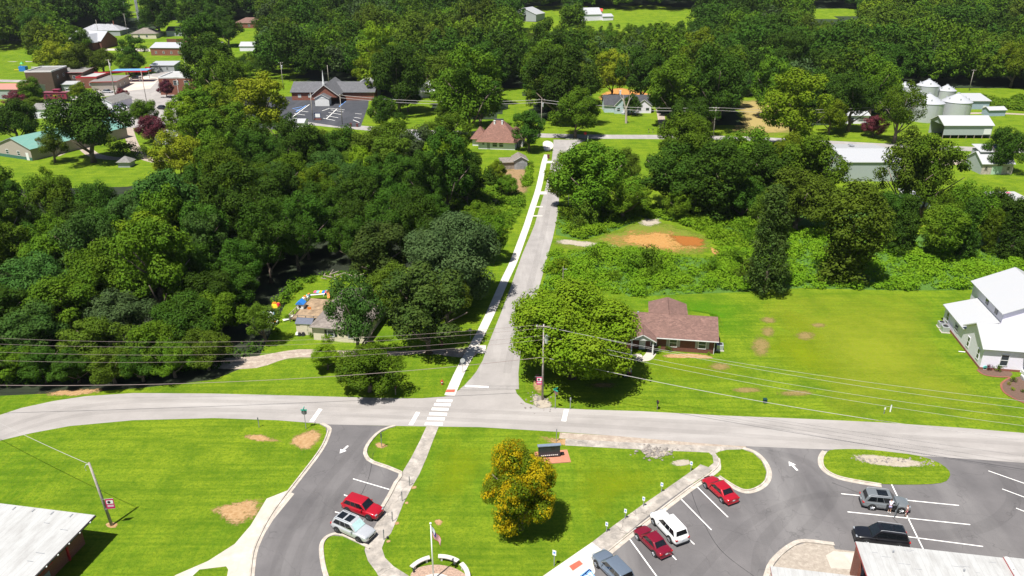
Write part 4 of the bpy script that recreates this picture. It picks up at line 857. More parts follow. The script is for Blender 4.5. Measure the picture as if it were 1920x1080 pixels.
    def win(s, face, u, z, w_=1., h=1.3, fm=None, gm=None, shut=None, sash=True):
        m = MB(); t = .09
        for a, b, c, d in ((u-w_/2-t, u+w_/2+t, z-h/2-t, z-h/2), (u-w_/2-t, u+w_/2+t, z+h/2, z+h/2+t), (u-w_/2-t, u-w_/2, z-h/2, z+h/2), (u+w_/2, u+w_/2+t, z-h/2, z+h/2)): s.slabface(m, face, a, b, c, d, .004, .07)
        if sash: s.slabface(m, face, u-w_/2, u+w_/2, z-.04, z+.04, .004, .055)
        f = m.build('window', fm or M_trim, s.e); g = MB(); s.slabface(g, face, u-w_/2, u+w_/2, z-h/2, z+h/2, .002, .03); g.build('pane', gm or M_glass, f)
        if shut:
            q = MB()
            for a in (u-w_/2-t-.42, u+w_/2+t+.02): s.slabface(q, face, a, a+.4, z-h/2, z+h/2, .003, .05)
            q.build('shutter', shut, f)
    def door(s, face, u, w_=1., h=2.1, mt=None, z0=0.):
        m = MB(); s.slabface(m, face, u-w_/2, u+w_/2, z0, z0+h, .003, .06); d = m.build('door', mt or M_trim, s.e)
        if w_ < 1.6:
            k = MB(); s.slabface(k, face, u+w_/2-.16, u+w_/2-.08, z0+.95, z0+1.05, .06, .12); k.build('handle', M_galv, d)
    def part(s, name, mb, mt, par=None): return mb.build(name, mt, par or s.e)
    def block(s, x0, y0, x1, y1, h, roof, rise, wall, rm, over=.35, name='wing'):
        m = MB()
        m.box(x0, y0, -.3, x1, y1, h)
        if roof == 'gable_x':
            for x in (x0, x1-.02): m.add([(x,y0,h),(x,y1,h),(x,(y0+y1)/2,h+rise-.03),(x+.02,y0,h),(x+.02,y1,h),(x+.02,(y0+y1)/2,h+rise-.03)], [(2,1,0),(3,4,5),(0,2,5,3),(1,4,5,2)])
        if roof == 'gable_y':
            for y in (y0, y1-.02): m.add([(x0,y,h),(x1,y,h),((x0+x1)/2,y,h+rise-.03),(x0,y+.02,h),(x1,y+.02,h),((x0+x1)/2,y+.02,h+rise-.03)], [(0,1,2),(5,4,3),(0,2,5,3),(1,4,5,2)])
        s.part('wall', m, wall); s.mkroof(roof, x0, y0, x1, y1, h, rise, over, rm, s.e)
    def chimney(s, x, y, z0, z1, mt=W_brick2, w_=.5): 
        m = MB(); m.box(x-w_/2, y-w_/2, z0, x+w_/2, y+w_/2, z1); m.box(x-w_/2-.06, y-w_/2-.06, z1, x+w_/2+.06, y+w_/2+.06, z1+.12); m.build('chimney', mt, s.roof)
RZ = radians(-9.6)
# ---- brick ranch house
Hb = House('brick_house', 'long brick ranch house with brown shingle roof on the green lawn', 'house', (1156,651), (1338,663), 7.2, 2.55, 'gable_x', 1.9, .5, W_brick, R_brown, rz=radians(-8.5))
mw = MB(); mw.box(5.2, 7.3, -.3, 10.8, 12.3, 2.55); mw.add([(5.2,12.28,2.55),(10.8,12.28,2.55),(8,12.28,3.4),(5.2,12.3,2.55),(10.8,12.3,2.55),(8,12.3,3.4)], [(0,1,2),(5,4,3),(0,2,5,3),(1,4,5,2)]); Hb.part('wall', mw, W_brick)
Hb.mkroof('gable_y', 5.2, 5.6, 10.8, 12.0, 2.5, .95, .3, R_brown, Hb.e, name='rear_roof')
for u in (8.55, 12.9): Hb.win('f', u, 1.45, 1.05, 1.3, shut=M_grey)
Hb.win('r', 3.6, 1.5, .9, 1.1)
m = MB()
Lh = Hb.L
pm = MB(); Hb.mkroof('gable_y', 2.1, -2.0, 5.6, 2.4, 2.5, .95, .25, R_brown, Hb.e, name='porch_roof')
pm.add([(2.1,-2.0,2.5),(5.6,-2.0,2.5),(3.85,-2.0,3.4),(2.1,-1.95,2.5),(5.6,-1.95,2.5),(3.85,-1.95,3.4)], [(0,1,2),(5,4,3),(0,2,5,3),(1,4,5,2),(0,3,4,1)]); pm.build('porch_gable', M_trim, Hb.e)
for x in (2.25, 5.45): Hb.part('porch_post', MB().box(x-.1, -1.95, 0, x+.1, -1.75, 2.5), M_trim)
Hb.door('f', 3.9, .95, 2.05, M_trim); Hb.win('f', 5.6, 1.4, .8, 1.2)
g = MB(); g.box(-.5, -.62, 2.28, Lh+.5, -.5, 2.4); g.cyl((Lh-.05, -.1, 0), (Lh-.05, -.1, 2.4), .05); Hb.part('gutter', g, M_trim)
Hb.part('roof_vent', MB().box(2.9, 3.3, 4.45, 3.15, 3.55, 4.75), M_grey, Hb.roof)
o_ = Hb.e.location; ch, sh_ = cos(radians(-8.5)), sin(radians(-8.5))
def onH(H, x, y, z=0.):
    e = H.e; c, s_ = cos(e.rotation_euler.z), sin(e.rotation_euler.z); return Vector((e.location.x+c*x-s_*y, e.location.y+s_*x+c*y, e.location.z+z))
def ac_unit(p, rz, label, s=1., group=None):
    e = empty('air_conditioner', p, rz, label, 'air conditioner', group)
    MB().box(-.45*s, -.45*s, .08, .45*s, .45*s, .85*s).build('casing', M_galv, e, bevel=.03); f = MB(); f.cyl((0, 0, .85*s), (0, 0, .88*s), .34*s, n=16); f.build('fan_grille', M_black, e)
    MB().box(-.55*s, -.55*s, -.02, .55*s, .55*s, .08).build('pad', M_conc, e); return e
ac_unit(onH(Hb, Lh+1.0, 1.6), radians(-8.5), 'grey air conditioner beside the right end of the brick house', 1.15)
strip('house_path', [(1192,664),(1200,672),(1212,672),(1220,664),(1224,655)], 1.5, M_conc, .02)
patch('flower_bed', [(1238,664),(1300,662),(1342,668),(1340,673),(1300,672),(1245,671)], M_dirt, .01, .2)
# ---- white church house at the right
pc = G(1836, 692); rw_ = radians(-99.2)
ex = Vector((cos(RZ), sin(RZ), 0)); ey = Vector((-sin(RZ), cos(RZ), 0))
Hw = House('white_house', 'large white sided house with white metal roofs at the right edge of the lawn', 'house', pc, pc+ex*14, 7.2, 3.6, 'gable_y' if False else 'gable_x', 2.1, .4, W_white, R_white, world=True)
# left gable wing front block (ridge runs right), low shed wing along the left wall, tall hall behind
Hw.block(0.05, 7.25, 5.2, 16.2, 3.3, 'shed_y' if False else 'flat', 1.2, W_white, R_whitey, .0) if False else None
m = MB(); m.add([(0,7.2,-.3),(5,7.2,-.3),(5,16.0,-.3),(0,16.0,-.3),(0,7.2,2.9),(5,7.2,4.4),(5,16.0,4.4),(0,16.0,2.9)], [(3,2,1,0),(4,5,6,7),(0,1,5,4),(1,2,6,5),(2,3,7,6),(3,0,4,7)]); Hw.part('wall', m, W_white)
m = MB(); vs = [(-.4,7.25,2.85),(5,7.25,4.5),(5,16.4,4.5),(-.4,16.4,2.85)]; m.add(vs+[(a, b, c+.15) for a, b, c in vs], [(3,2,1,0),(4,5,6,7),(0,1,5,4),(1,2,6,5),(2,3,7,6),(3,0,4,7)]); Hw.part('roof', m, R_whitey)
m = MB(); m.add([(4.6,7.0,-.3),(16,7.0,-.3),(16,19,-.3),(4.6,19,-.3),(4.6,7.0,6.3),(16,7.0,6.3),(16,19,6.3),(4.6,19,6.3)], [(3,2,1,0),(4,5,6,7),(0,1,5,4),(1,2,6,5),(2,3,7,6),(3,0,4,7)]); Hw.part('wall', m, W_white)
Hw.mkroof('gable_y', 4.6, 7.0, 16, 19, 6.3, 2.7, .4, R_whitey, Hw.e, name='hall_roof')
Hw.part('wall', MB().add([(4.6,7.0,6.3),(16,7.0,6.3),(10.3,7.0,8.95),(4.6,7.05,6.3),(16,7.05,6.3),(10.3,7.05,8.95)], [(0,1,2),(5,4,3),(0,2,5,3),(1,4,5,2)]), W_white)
Hw.win('l', 1.5, 1.75, .75, 1.5); Hw.win('l', 5.4, 1.75, .75, 1.5); Hw.win('l', 10.4, 1.7, 1.3, .9); Hw.win('l', 14.4, 1.7, .8, 1.4); Hw.win('f', 3., 1.75, 1., 1.7)
for y in (9.4, 13.):
    m = MB(); m.box(4.5, y-.45, 4.95, 4.58, y+.45, 5.9); m.build('window', M_glass, Hw.e)
sk = MB(); sk.box(-.04, -.04, -.3, -.0, 16, .35); sk.box(0, -.04, -.3, 5.5, 0, .35); Hw.part('foundation', sk, W_brick2)
# porch
m = MB(); m.box(5.6, -3.2, 0, 12, -.02, .55); Hw.part('porch_deck', m, M_trim)
for x in (5.75, 8, 10.5): Hw.part('porch_post', MB().box(x-.08, -3.1, .55, x+.08, -2.94, 2.9), M_trim)
m = MB(); vs = [(5.2,-3.6,2.85),(12,-3.6,2.85),(12,-.02,3.45),(5.2,-.02,3.45)]; m.add(vs+[(a, b, c+.12) for a, b, c in vs], [(3,2,1,0),(4,5,6,7),(0,1,5,4),(1,2,6,5),(2,3,7,6),(3,0,4,7)]); Hw.part('porch_roof', m, R_whitey)
m = MB()
for x in range(8): m.box(5.75+x*.3, -3.05, .6, 5.8+x*.3, -3.0, 1.4)
for y in range(9): m.box(5.68, -3.0+y*.3, .6, 5.73, -2.95+y*.3, 1.4)
m.box(5.7, -3.06, 1.4, 8, -2.98, 1.48); m.box(5.66, -3.0, 1.4, 5.74, -.1, 1.48); Hw.part('porch_railing', m, M_trim)
m = MB()
for i in range(3): m.box(4.9-i*.0, -2.6+i*0, 0, 5.55-i*.25, -1.6, .18*(i+1))
Hw.part('porch_steps', m, M_trim); Hw.part('screen', MB().box(6.4, -.1, .6, 11.5, -.04, 2.6), M_black)
ac_unit(onH(Hw, -.9, 12.2), RZ, 'front one of the two air conditioners by the white house wall', 1.2, 'white house air conditioners'); ac_unit(onH(Hw, -.9, 13.9), RZ, 'rear one of the two air conditioners by the white house wall', 1.1, 'white house air conditioners')
patch('mulch', [(1832,694),(1850,704),(1885,708),(1898,703),(1890,696),(1845,690)], plain('mulch', (.12,.07,.05), .95), .02, .2)
sheet('mulch', [(1880,716),(1890,711),(1930,705),(1970,720),(1970,770),(1915,752),(1888,738),(1878,725)], plain('mulch', (.12,.07,.05), .95), .02, 3)
strip('brick_edging', [(1832,694),(1845,703),(1870,707),(1893,708),(1884,714),(1877,722),(1882,735),(1900,747),(1925,758),(1960,775)], .28, W_brick2, .06)
for px, py, wd, mt, lb in ((1853,690,16,'purple','dark red shrub beside the white house corner'), (1872,692,17,'olive','brownish rounded shrub between two shrubs by the white house'), (1885,691,11,'mid','small green shrub at the porch steps of the white house'),
    (1901,714,13,'mid','dark green ball shrub in the mulch bed'), (1892,721,8,'yellow','left yellow flower clump in the mulch bed'), (1899,731,9,'yellow','middle yellow flower clump in the mulch bed'), (1918,735,8,'mid','low green plant at the right edge of the mulch bed'),
    (1233,658,16,'mid','green ball shrub left of the brick house window'), (1254,656,15,'olive','rounded shrub below the brick house window'), (1200,663,9,'light','small plants at the brick house porch'), (1329,665,8,'light','small green plant at the right corner of the brick house'),
    (540,597,14,'mid','round bush by the deck of the shingle house'), (612,637,22,'light','leafy bush against the cream wall of the shingle house'), (583,630,12,'mid','small bush between the storage shed and the shingle house'), (757,226,24,'dark','rounded bush on the lawn right of the church')):
    ptree(px, py-2, wd, 'bush', mt, lb)
# ---- low white-roofed school buildings at the bottom
pa = G(178, 965, 3.6); 
Hs = House('school_building', 'low building with white flat roof and red trim at the lower left', 'building', Vector((pa.x, pa.y, 0))-ex*22-ey*16, Vector((pa.x, pa.y, 0))-ey*16, 16, 3.3, 'box', 0, 0, W_brick2, R_mem, world=True, trim=M_redtrim)
for v in Hs.wall.data.vertices:
    if v.co.x > 10: v.co.x -= 1.6
    if v.co.y > 8: v.co.y -= .5
m = MB(); m.box(0, 0, 3.302, 22, 16, 3.55); m.mi = [1, 0, 1, 1, 1, 1]; old = Hs.roof; bpy.data.objects.remove(old); Hs.roof = m.build('roof', [R_mem, M_redtrim], Hs.e)
fl = MB(); rr = random.Random(8)
for i in range(26):
    x, y = rr.uniform(1, 21), rr.uniform(3, 15.4); fl.box(x, y, 3.552, x+rr.uniform(.5, 1.1), y+.04, 3.6, 0)
for i in range(9): fl.box(2+i*2.2, 15.4-rr.random()*.3, 3.552, 2.12+i*2.2, 15.75, 3.6)
fl.build('roof_flashing', M_grey, Hs.roof)
gx = MB(); gx.box(22.0, 0, 3.38, 22.12, 16, 3.5); gx.build('gutter', M_black, Hs.roof)
lt = MB()
for i in range(10): lt.box(22.13, 1+i*1.55, 3.4, 22.2, 1.12+i*1.55, 3.5)
lt.build('gutter_strap', M_white, Hs.roof)
Hs.L = 20.4
for u, wd in ((10.2, 1.7), (8.3, 1.7), (6.4, 1.7), (4.4, 1.7)): Hs.win('r', u, 2.3, wd, 1.3, fm=M_redtrim, gm=M_curtain if u != 8.3 else M_glass, sash=False)
Hs.part('pilaster', MB().box(20.4, 13.0, -.2, 20.55, 13.2, 3.3), M_redtrim); Hs.part('vent_grille', MB().box(20.4, 9.1, .5, 20.46, 10.5, 1.1), M_grey)
pr_ = G(1604, 1015, 3.7)
Hr = House('school_building', 'white flat-roofed brick building with red trim at the lower right', 'building', Vector((pr_.x, pr_.y, 0))-ey*12, Vector((pr_.x, pr_.y, 0))-ey*12+ex*16.9, 12, 3.4, 'box', 0, 0, W_brick2, R_mem, world=True, trim=M_redtrim)
def slabroof(H, x0, y0, x1, y1, z, th=.26, name='roof'):
    m = MB(); m.box(x0, y0, z, x1, y1, z+th); m.mi = [1, 0, 1, 1, 1, 1]; return m.build(name, [R_mem, M_redtrim], H.e)
bpy.data.objects.remove(Hr.roof); Hr.roof = slabroof(Hr, 0, 0, 16.9, 12, 3.44)
for v in Hr.wall.data.vertices:
    if v.co.x < 1: v.co.x += 1.3
    if v.co.y > 6: v.co.y -= .35
Hr.part('side_wall', MB().box(-.02, 9.7, -.2, .28, 11.6, 3.43), W_brick2)
for x, y in ((3.2, 11.), (9., 9.5), (13.5, 10.2), (6.2, 8.)): Hr.part('roof_vent', MB().cyl((x, y, 3.7), (x, y, 3.95), .09), M_grey, Hr.roof)
rr = random.Random(3); fl = MB()
for i in range(14): x, y = rr.uniform(1, 16), rr.uniform(6, 11.6); fl.box(x, y, 3.701, x+rr.uniform(.3, 1.2), y+.03, 3.72)
fl.build('roof_seam', M_grey, Hr.roof)
p2 = G(1868, 1044, 3.9)
H3 = House('school_annex', 'second white flat-roofed block in the lower right corner beyond the roof gap', 'building', Vector((p2.x, p2.y, 0))-ey*12+ex*.7, Vector((p2.x, p2.y, 0))-ey*12+ex*14.7, 12, 3.4, 'box', 0, 0, W_brick2, R_mem, world=True, trim=M_redtrim)
bpy.data.objects.remove(H3.roof); H3.roof = slabroof(H3, 0, 0, 14, 12.2, 3.6); H3.part('roof_flashing', MB().box(.1, .1, 3.861, .35, 12.1, 3.95), M_white, H3.roof)
p3 = G(1444, 1062, 2.9)
H4 = House('entrance_canopy', 'low white flat canopy roof at the bottom edge left of the brick corner', 'canopy', Vector((p3.x, p3.y, 0))-ey*7, Vector((p3.x, p3.y, 0))-ey*7+ex*11, 7, 2.7, 'box', 0, 0, W_brick2, R_mem, world=True, trim=M_redtrim)
bpy.data.objects.remove(H4.roof); H4.roof = slabroof(H4, 0, 0, 9.3, 7, 2.75, .2)
for v in H4.wall.data.vertices:
    v.co.y -= .5
    if v.co.x < 1: v.co.x += .4
    else: v.co.x -= 2.2
# ---- shingle house with deck
Hd = House('shingle_house', 'worn house with grey-brown shingle roof and cream walls behind the feathery tree', 'house', (589,637), (668,628), 14.5, 2.5, 'hip', 2.2, .4, W_cream, R_tan, L=8.4, rz=radians(-9))
Hd.win('f', 2.9, 1.4, 1., 1.1, shut=M_black); Hd.win('f', 6.2, 1.4, .8, 1.2); Hd.win('l', 3, 1.4, .9, 1.)
m = MB()
for i in range(20): m.box(-6.4, 5.5+i*.42, .5, -.6, 5.87+i*.42, .56)
dk = empty('wooden_deck', Hd.e.location, Hd.e.rotation_euler.z, 'brown plank deck cluttered with toys beside the shingle house', 'deck')
m.build('decking', plain('deck_planks', (.30,.21,.13), .85, var=.35, scale=1.2), dk)
m = MB()
for i in range(7): m.box(-6.45, 5.5+i*1.38, 0, -6.35, 5.6+i*1.38, 1.4)
for i in range(5): m.box(-6.45+i*1.4, 5.4, 0, -6.35+i*1.4, 5.5, 1.4)
m.box(-6.5, 5.4, 1.35, -6.4, 13.9, 1.42); m.box(-6.5, 5.35, 1.35, -.9, 5.45, 1.42); m.box(-6.46, 5.4, .95, -6.42, 13.9, 1.0); m.box(-6.4, 5.38, .95, -.9, 5.42, 1.0); m.build('railing', M_wood, dk)
def small(name, label, cat, px, py, parts, z=0., rz=0., group=None):
    p = G(px, py, z); e = empty(name, (p.x, p.y, z), rz, label, cat, group)
    for nm, mb, mt in parts: mb.build(nm, mt, e)
    return e
C_ = lambda nm, c: plain(nm, c, .5, var=.06)
c_blue, c_yel, c_orn, c_wht, c_pnk, c_cyan, c_grn = C_('toy_blue', (.03,.2,.6)), C_('toy_yellow', (.7,.5,.02)), C_('toy_orange', (.65,.2,.02)), C_('toy_white', (.75,.75,.72)), C_('toy_pink', (.65,.1,.2)), C_('toy_cyan', (.2,.5,.6)), C_('toy_green', (.05,.4,.1))
hm = MB().box(-.6, -.6, 0, .6, .6, .9); rm_ = MB().add([(-.75,-.75,.9),(.75,-.75,.9),(.75,.75,.9),(-.75,.75,.9),(0,-.75,1.5),(0,.75,1.5)], [(0,1,4),(2,3,5),(0,4,5,3),(1,2,5,4),(3,2,1,0)])
small('playhouse', 'toy playhouse with blue roof on the deck corner', 'playhouse', 565, 577, [('wall', hm, c_wht), ('roof', rm_, c_blue), ('window', MB().box(-.2, -.63, .3, .2, -.6, .65), M_black)], .56, -.1)
small('plastic_bench', 'long white plastic bench lying across the deck', 'bench', 592, 556, [('seat', MB().box(-1.6, -.2, .35, 1.6, .2, .42), c_wht), ('leg', MB().box(-1.4, -.2, 0, -1.3, .2, .35), c_wht), ('leg', MB().box(1.3, -.2, 0, 1.4, .2, .35), c_wht)], .56, .2)
mm = MB(); 
for i in range(6): mm.box(-1.5+i*.5, -.5, 0, -1.02+i*.5, .5, .03, i % 4)
e_ = empty('play_mat', G(604, 547, .56), 0, 'multicoloured play mat at the far end of the deck', 'mat'); mm.build('mat', [c_pnk, c_cyan, c_yel, c_blue], e_)
small('toy_slide', 'small orange and cyan toy slide beside the house roof on the deck', 'slide', 616, 556, [('chute', MB().add([(-.25,-.8,0),(.25,-.8,0),(.25,.5,.9),(-.25,.5,.9),(-.25,-.8,.08),(.25,-.8,.08),(.25,.5,.98),(-.25,.5,.98)], [(3,2,1,0),(4,5,6,7),(0,1,5,4),(1,2,6,5),(2,3,7,6),(3,0,4,7)]), c_orn), ('ladder', MB().box(-.3, .5, 0, .3, .62, 1.05), c_cyan)], .56, .3)
small('toy_car', 'white and red ride-on toy on the deck by the railing', 'toy', 573, 562, [('body', MB().box(-.5, -.3, .15, .5, .3, .5), c_wht), ('seat', MB().box(-.2, -.25, .5, .1, .25, .75), c_orn)], .56, .6)
small('ride_on_toy', 'cyan toy on the deck beside the white bench', 'toy', 579, 557, [('body', MB().box(-.35, -.25, .1, .35, .25, .45), c_cyan), ('seat', MB().box(-.1, -.2, .45, .2, .2, .7), c_orn)], .56, -.3)
small('garden_chair', 'orange plastic chair in front of the deck railing', 'chair', 580, 587, [('seat', MB().box(-.3, -.3, .35, .3, .3, .42), c_orn), ('backrest', MB().box(-.3, .25, .42, .3, .32, 1.), c_orn), ('leg', MB().box(-.28, -.28, 0, -.2, .28, .35), c_orn), ('leg', MB().box(.2, -.28, 0, .28, .28, .35), c_orn)])
small('toy_pool', 'yellow and red inflatable toy on the grass left of the deck', 'toy', 518, 574, [('float', MB().cyl((0,0,0), (0,0,.45), .9, .7, 12), c_yel), ('seat', MB().cyl((.5,-.3,.2), (.5,-.3,.7), .4, .3, 8), C_('toy_red', (.6,.03,.05))), ('rim', MB().cyl((-.3,.2,.45), (-.3,.2,.6), .4, .35, 8), c_orn)])
small('paddling_pool', 'pale blue paddling pool under the branching tree', 'pool', 500, 594, [('basin', MB().cyl((0,0,0), (0,0,.4), 1.3, 1.4, 16), c_cyan), ('liner', MB().cyl((0,0,.4), (0,0,.42), 1.2, 1.2, 16), c_wht)])
small('toy_tub', 'white rimmed toy tub with orange toys on the grass', 'toy', 512, 607, [('tub', MB().cyl((0,0,0), (0,0,.5), .8, .9, 12), c_wht), ('toys', MB().cyl((0,0,.5), (0,0,.62), .6, .4, 8), c_orn)])
small('sun_lounger', 'folded white lounger lying on the grass by the deck', 'lounger', 541, 600, [('frame', MB().box(-.9, -.3, .15, .5, .3, .25), c_wht), ('backrest', MB().box(.45, -.3, .2, .95, .3, .5), c_wht)], 0, .6)
small('foam_board', 'thin pink board lying on the grass near the white lounger', 'board', 553, 597, [('board', MB().box(-.6, -.15, .02, .6, .15, .08), c_pnk)], 0, .3)
Hsd = House('storage_shed', 'small cream storage shed with dark blue-grey roof next to the shingle house', 'shed', (557,627), (578,628), 2., 1.9, 'gable_x', .5, .1, W_cream, plain('slate_roof', (.08,.09,.13), .5), L=2.6, rz=radians(-6)); Hsd.door('f', 1.3, 1.2, 1.7, W_cream)
small('bin_bag', 'black refuse bags in front of the storage shed', 'bag', 562, 629, [('bag', MB().cyl((0,0,0), (0,0,.5), .35, .2, 8), M_black), ('second_bag', MB().cyl((.6,0,0), (.6,0,.55), .35, .2, 8), M_black), ('white_bag', MB().cyl((-.4,0,.2), (-.4,0,.6), .3, .15, 8), c_wht)])
lg = MB(); rr = random.Random(2)
for i in range(16):
    p = Vector((rr.uniform(-4, 4), rr.uniform(-1, 1), rr.uniform(.1, .5))); a = rr.uniform(0, 3.1); lg.cyl(p, p+Vector((cos(a), sin(a), rr.uniform(-.1, .3)))*rr.uniform(.8, 2.2), .12, .07, 5)
small('brush_pile', 'pile of pale logs and branches behind the deck', 'log pile', 628, 523, [('logs', lg, M_wood)])
lg = MB().cyl((0,0,.3), (3.5,-1,1.2), .2, .12, 6); lg.cyl((0,0,0), (.2,0,1.3), .2, .15, 6)
small('fallen_tree', 'pale broken trunk lying in the scrub left of the sidewalk', 'log', 829, 417, [('log', lg, plain('pale_wood', (.55,.42,.3), .8))])
# ---- red-roofed cottage
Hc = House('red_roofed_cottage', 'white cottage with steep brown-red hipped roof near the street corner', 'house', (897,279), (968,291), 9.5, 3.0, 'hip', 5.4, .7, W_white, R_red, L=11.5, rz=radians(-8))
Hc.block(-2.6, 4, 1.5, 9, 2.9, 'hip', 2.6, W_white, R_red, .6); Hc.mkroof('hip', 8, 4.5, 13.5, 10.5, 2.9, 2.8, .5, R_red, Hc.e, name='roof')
Hc.part('roof_flat', MB().box(4.4, 4.3, 8.1, 7.2, 5.2, 8.5), R_dark, Hc.roof)
for x in (4.6, 7.0): Hc.chimney(x, 3.6, 6.8, 8.1, M_trim, .5)
Hc.win('f', 5.2, 1.6, 1.4, 1.5); Hc.win('f', 7.2, 1.6, 1.2, 1.5); Hc.win('f', 1.6, 1.7, .6, .6); Hc.door('f', 3.2, .9, 2.1, M_grey)
Hc.part('porch_post', MB().box(11.9, 4.2, 0, 12.1, 4.4, 2.9), M_trim); Hc.part('porch_post', MB().box(13.1, 4.2, 0, 13.3, 4.4, 2.9), M_trim); Hc.part('porch_wall', MB().box(11.6, 4.6, -.1, 13.3, 10, 1.), W_stone)
Hg = House('wooden_shed', 'weathered grey wooden shed with double doors below the red-roofed cottage', 'shed', (965,318), (982,319), 5., 2.6, 'gable_y', 1., .3, plain('grey_boards', (.33,.33,.34), .9, var=.25), R_tan, L=3.6, rz=radians(8))
Hg.block(-3.8, .6, -.02, 4.5, 2., 'shed_y' if False else 'gable_x', .8, M_wood, R_tan, .25); Hg.door('f', 1.2, 1.1, 2., M_grey); Hg.door('f', 2.4, 1.1, 2., M_grey)
# ---- small white cottage, farmhouse, dark-roofed cottage
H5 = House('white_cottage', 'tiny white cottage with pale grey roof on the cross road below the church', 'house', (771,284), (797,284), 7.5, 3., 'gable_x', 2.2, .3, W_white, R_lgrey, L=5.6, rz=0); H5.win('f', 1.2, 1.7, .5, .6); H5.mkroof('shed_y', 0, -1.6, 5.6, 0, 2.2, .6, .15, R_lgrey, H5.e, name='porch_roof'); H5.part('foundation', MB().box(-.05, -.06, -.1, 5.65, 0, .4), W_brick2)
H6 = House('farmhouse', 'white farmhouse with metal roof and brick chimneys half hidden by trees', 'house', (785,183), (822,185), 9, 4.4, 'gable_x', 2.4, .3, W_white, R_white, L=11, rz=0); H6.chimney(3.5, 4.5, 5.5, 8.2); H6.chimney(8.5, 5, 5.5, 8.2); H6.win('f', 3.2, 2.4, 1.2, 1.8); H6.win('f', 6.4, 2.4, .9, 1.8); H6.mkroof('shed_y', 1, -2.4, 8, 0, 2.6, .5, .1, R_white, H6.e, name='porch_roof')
H7 = House('dark_roofed_cottage', 'white cottage with charcoal gable roof and picket porch on the cross road', 'house', (1133,211), (1225,214), 8, 2.9, 'gable_x', 3.0, .35, W_blue, R_dark, L=18, rz=0)
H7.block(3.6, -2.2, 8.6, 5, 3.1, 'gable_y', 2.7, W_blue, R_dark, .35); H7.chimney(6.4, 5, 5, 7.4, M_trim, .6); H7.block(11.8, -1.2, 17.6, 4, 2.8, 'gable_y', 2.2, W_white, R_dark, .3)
for x in (13.2, 16.2): H7.part('window', MB().box(x-.6, -1.25, .9, x+.6, -1.21, 2.1), M_glass)
H7.part('window', MB().box(4.6, -2.25, 1., 5.6, -2.21, 2.2), M_glass); H7.part('door', MB().box(6.8, -2.26, 0, 7.7, -2.21, 2.1), M_trim); H7.part('porch', MB().box(6.2, -3.8, 0, 11.5, -2.22, .5), W_grey)
H8 = House('white_cottage', 'small white cottage with metal roof beside the purple tree', 'house', (1584,232), (1618,232), 7, 2.9, 'gable_x', 1.1, .4, W_white, R_white, L=8.2, rz=0); H8.door('f', 2.4, 1., 2.1, M_black); H8.win('f', 5.6, 1.6, 1.6, 1.2, shut=M_grey); H8.part('porch_post', MB().box(.9, -.45, 0, 1.05, -.3, 2.8), M_trim)
small('pickup_truck', 'white pickup parked behind the small white cottage', 'truck', 1583, 204, [('body', MB().box(-2.6, -.9, .4, 2.6, .9, 1.), M_white), ('cab', MB().add([(-1.2,-.8,1),(1.2,-.8,1),(1.2,.8,1),(-1.2,.8,1),(-.8,-.7,1.7),(.8,-.7,1.7),(.8,.7,1.7),(-.8,.7,1.7)], [(4,5,6,7),(0,1,5,4),(1,2,6,5),(2,3,7,6),(3,0,4,7)]), M_tint), ('wheel', MB().cyl((-1.7,-.95,.4),(-1.7,.95,.4),.4,n=10), M_tyre), ('wheel', MB().cyl((1.7,-.95,.4),(1.7,.95,.4),.4,n=10), M_tyre)], 0, .15)
# ---- farm: bins and sheds
M_bin = metalroof('corrugated_bin_steel', (.52, .54, .57), 3.2, 2, .38, dirt=(.42, .40, .36), amt=.35, metal=.35)
def grain_bin(px, py, wpx, hgt, label):
    p = T(px, py); R = wpx/2*(p.y*CP+CH*SP)/FOC; p = p+Vector((0, R, 0)); e = empty('grain_bin', p, 0, label, 'grain bin', 'steel grain bins'); n = 36
    MB().cyl((0, 0, -.2), (0, 0, hgt), R, n=n, cap=False).build('wall', M_bin, e, smooth=True)
    rf_ = MB(); rr = R*1.03; zt = hgt+R*.52
    rf_.add([(rr*cos(2*pi*i/n), rr*sin(2*pi*i/n), hgt-.05) for i in range(n)]+[(.5*cos(2*pi*i/n), .5*sin(2*pi*i/n), zt) for i in range(n)], [(i, (i+1) % n, n+(i+1) % n, n+i) for i in range(n)])
    ro = rf_.build('roof', R_tin, e); MB().cyl((0, 0, zt-.1), (0, 0, zt+.35), .6, .5, 12).build('cap', M_galv, ro)
    for k in range(6): a = k*1.05+.3; q = R*.72; MB().cyl((q*cos(a), q*sin(a), hgt+R*.12), (q*cos(a), q*sin(a), hgt+R*.12+.75), .22, .26, 8).build('roof_vent', M_galv, ro)
    ld = MB()
    for s_ in (-.2, .2): ld.cyl((s_+1., -R*.99-.05, 0), (s_+1., -R*.99-.05, hgt), .03, n=4)
    ld.build('ladder', M_grey, e)
    return e
grain_bin(1747, 231, 57, 6.6, 'large silver grain bin at the front left of the bin group'); grain_bin(1801, 227, 53, 6.3, 'large silver grain bin at the front right of the bin group')
grain_bin(1744, 192, 40, 6.2, 'silver grain bin standing behind the two big ones'); grain_bin(1779, 192, 34, 4.4, 'low silver grain bin behind the gap between the big ones'); grain_bin(1712, 200, 34, 5.6, 'silver grain bin at the left rear behind the open tree'); grain_bin(1697, 190, 26, 5.6, 'small far-left silver grain bin mostly hidden by branches'); grain_bin(1706, 214, 34, 4., 'short silver bin at the front left half hidden by the tree')
Hp = House('open_shed', 'long open-sided pole barn with white metal roof beside the road', 'barn', (1766,260), (1856,260), 9, 4.4, 'gable_x', 2.2, .4, W_metal, R_white, L=15.8, rz=0, gable=None)
bpy.data.objects.remove(Hp.wall)
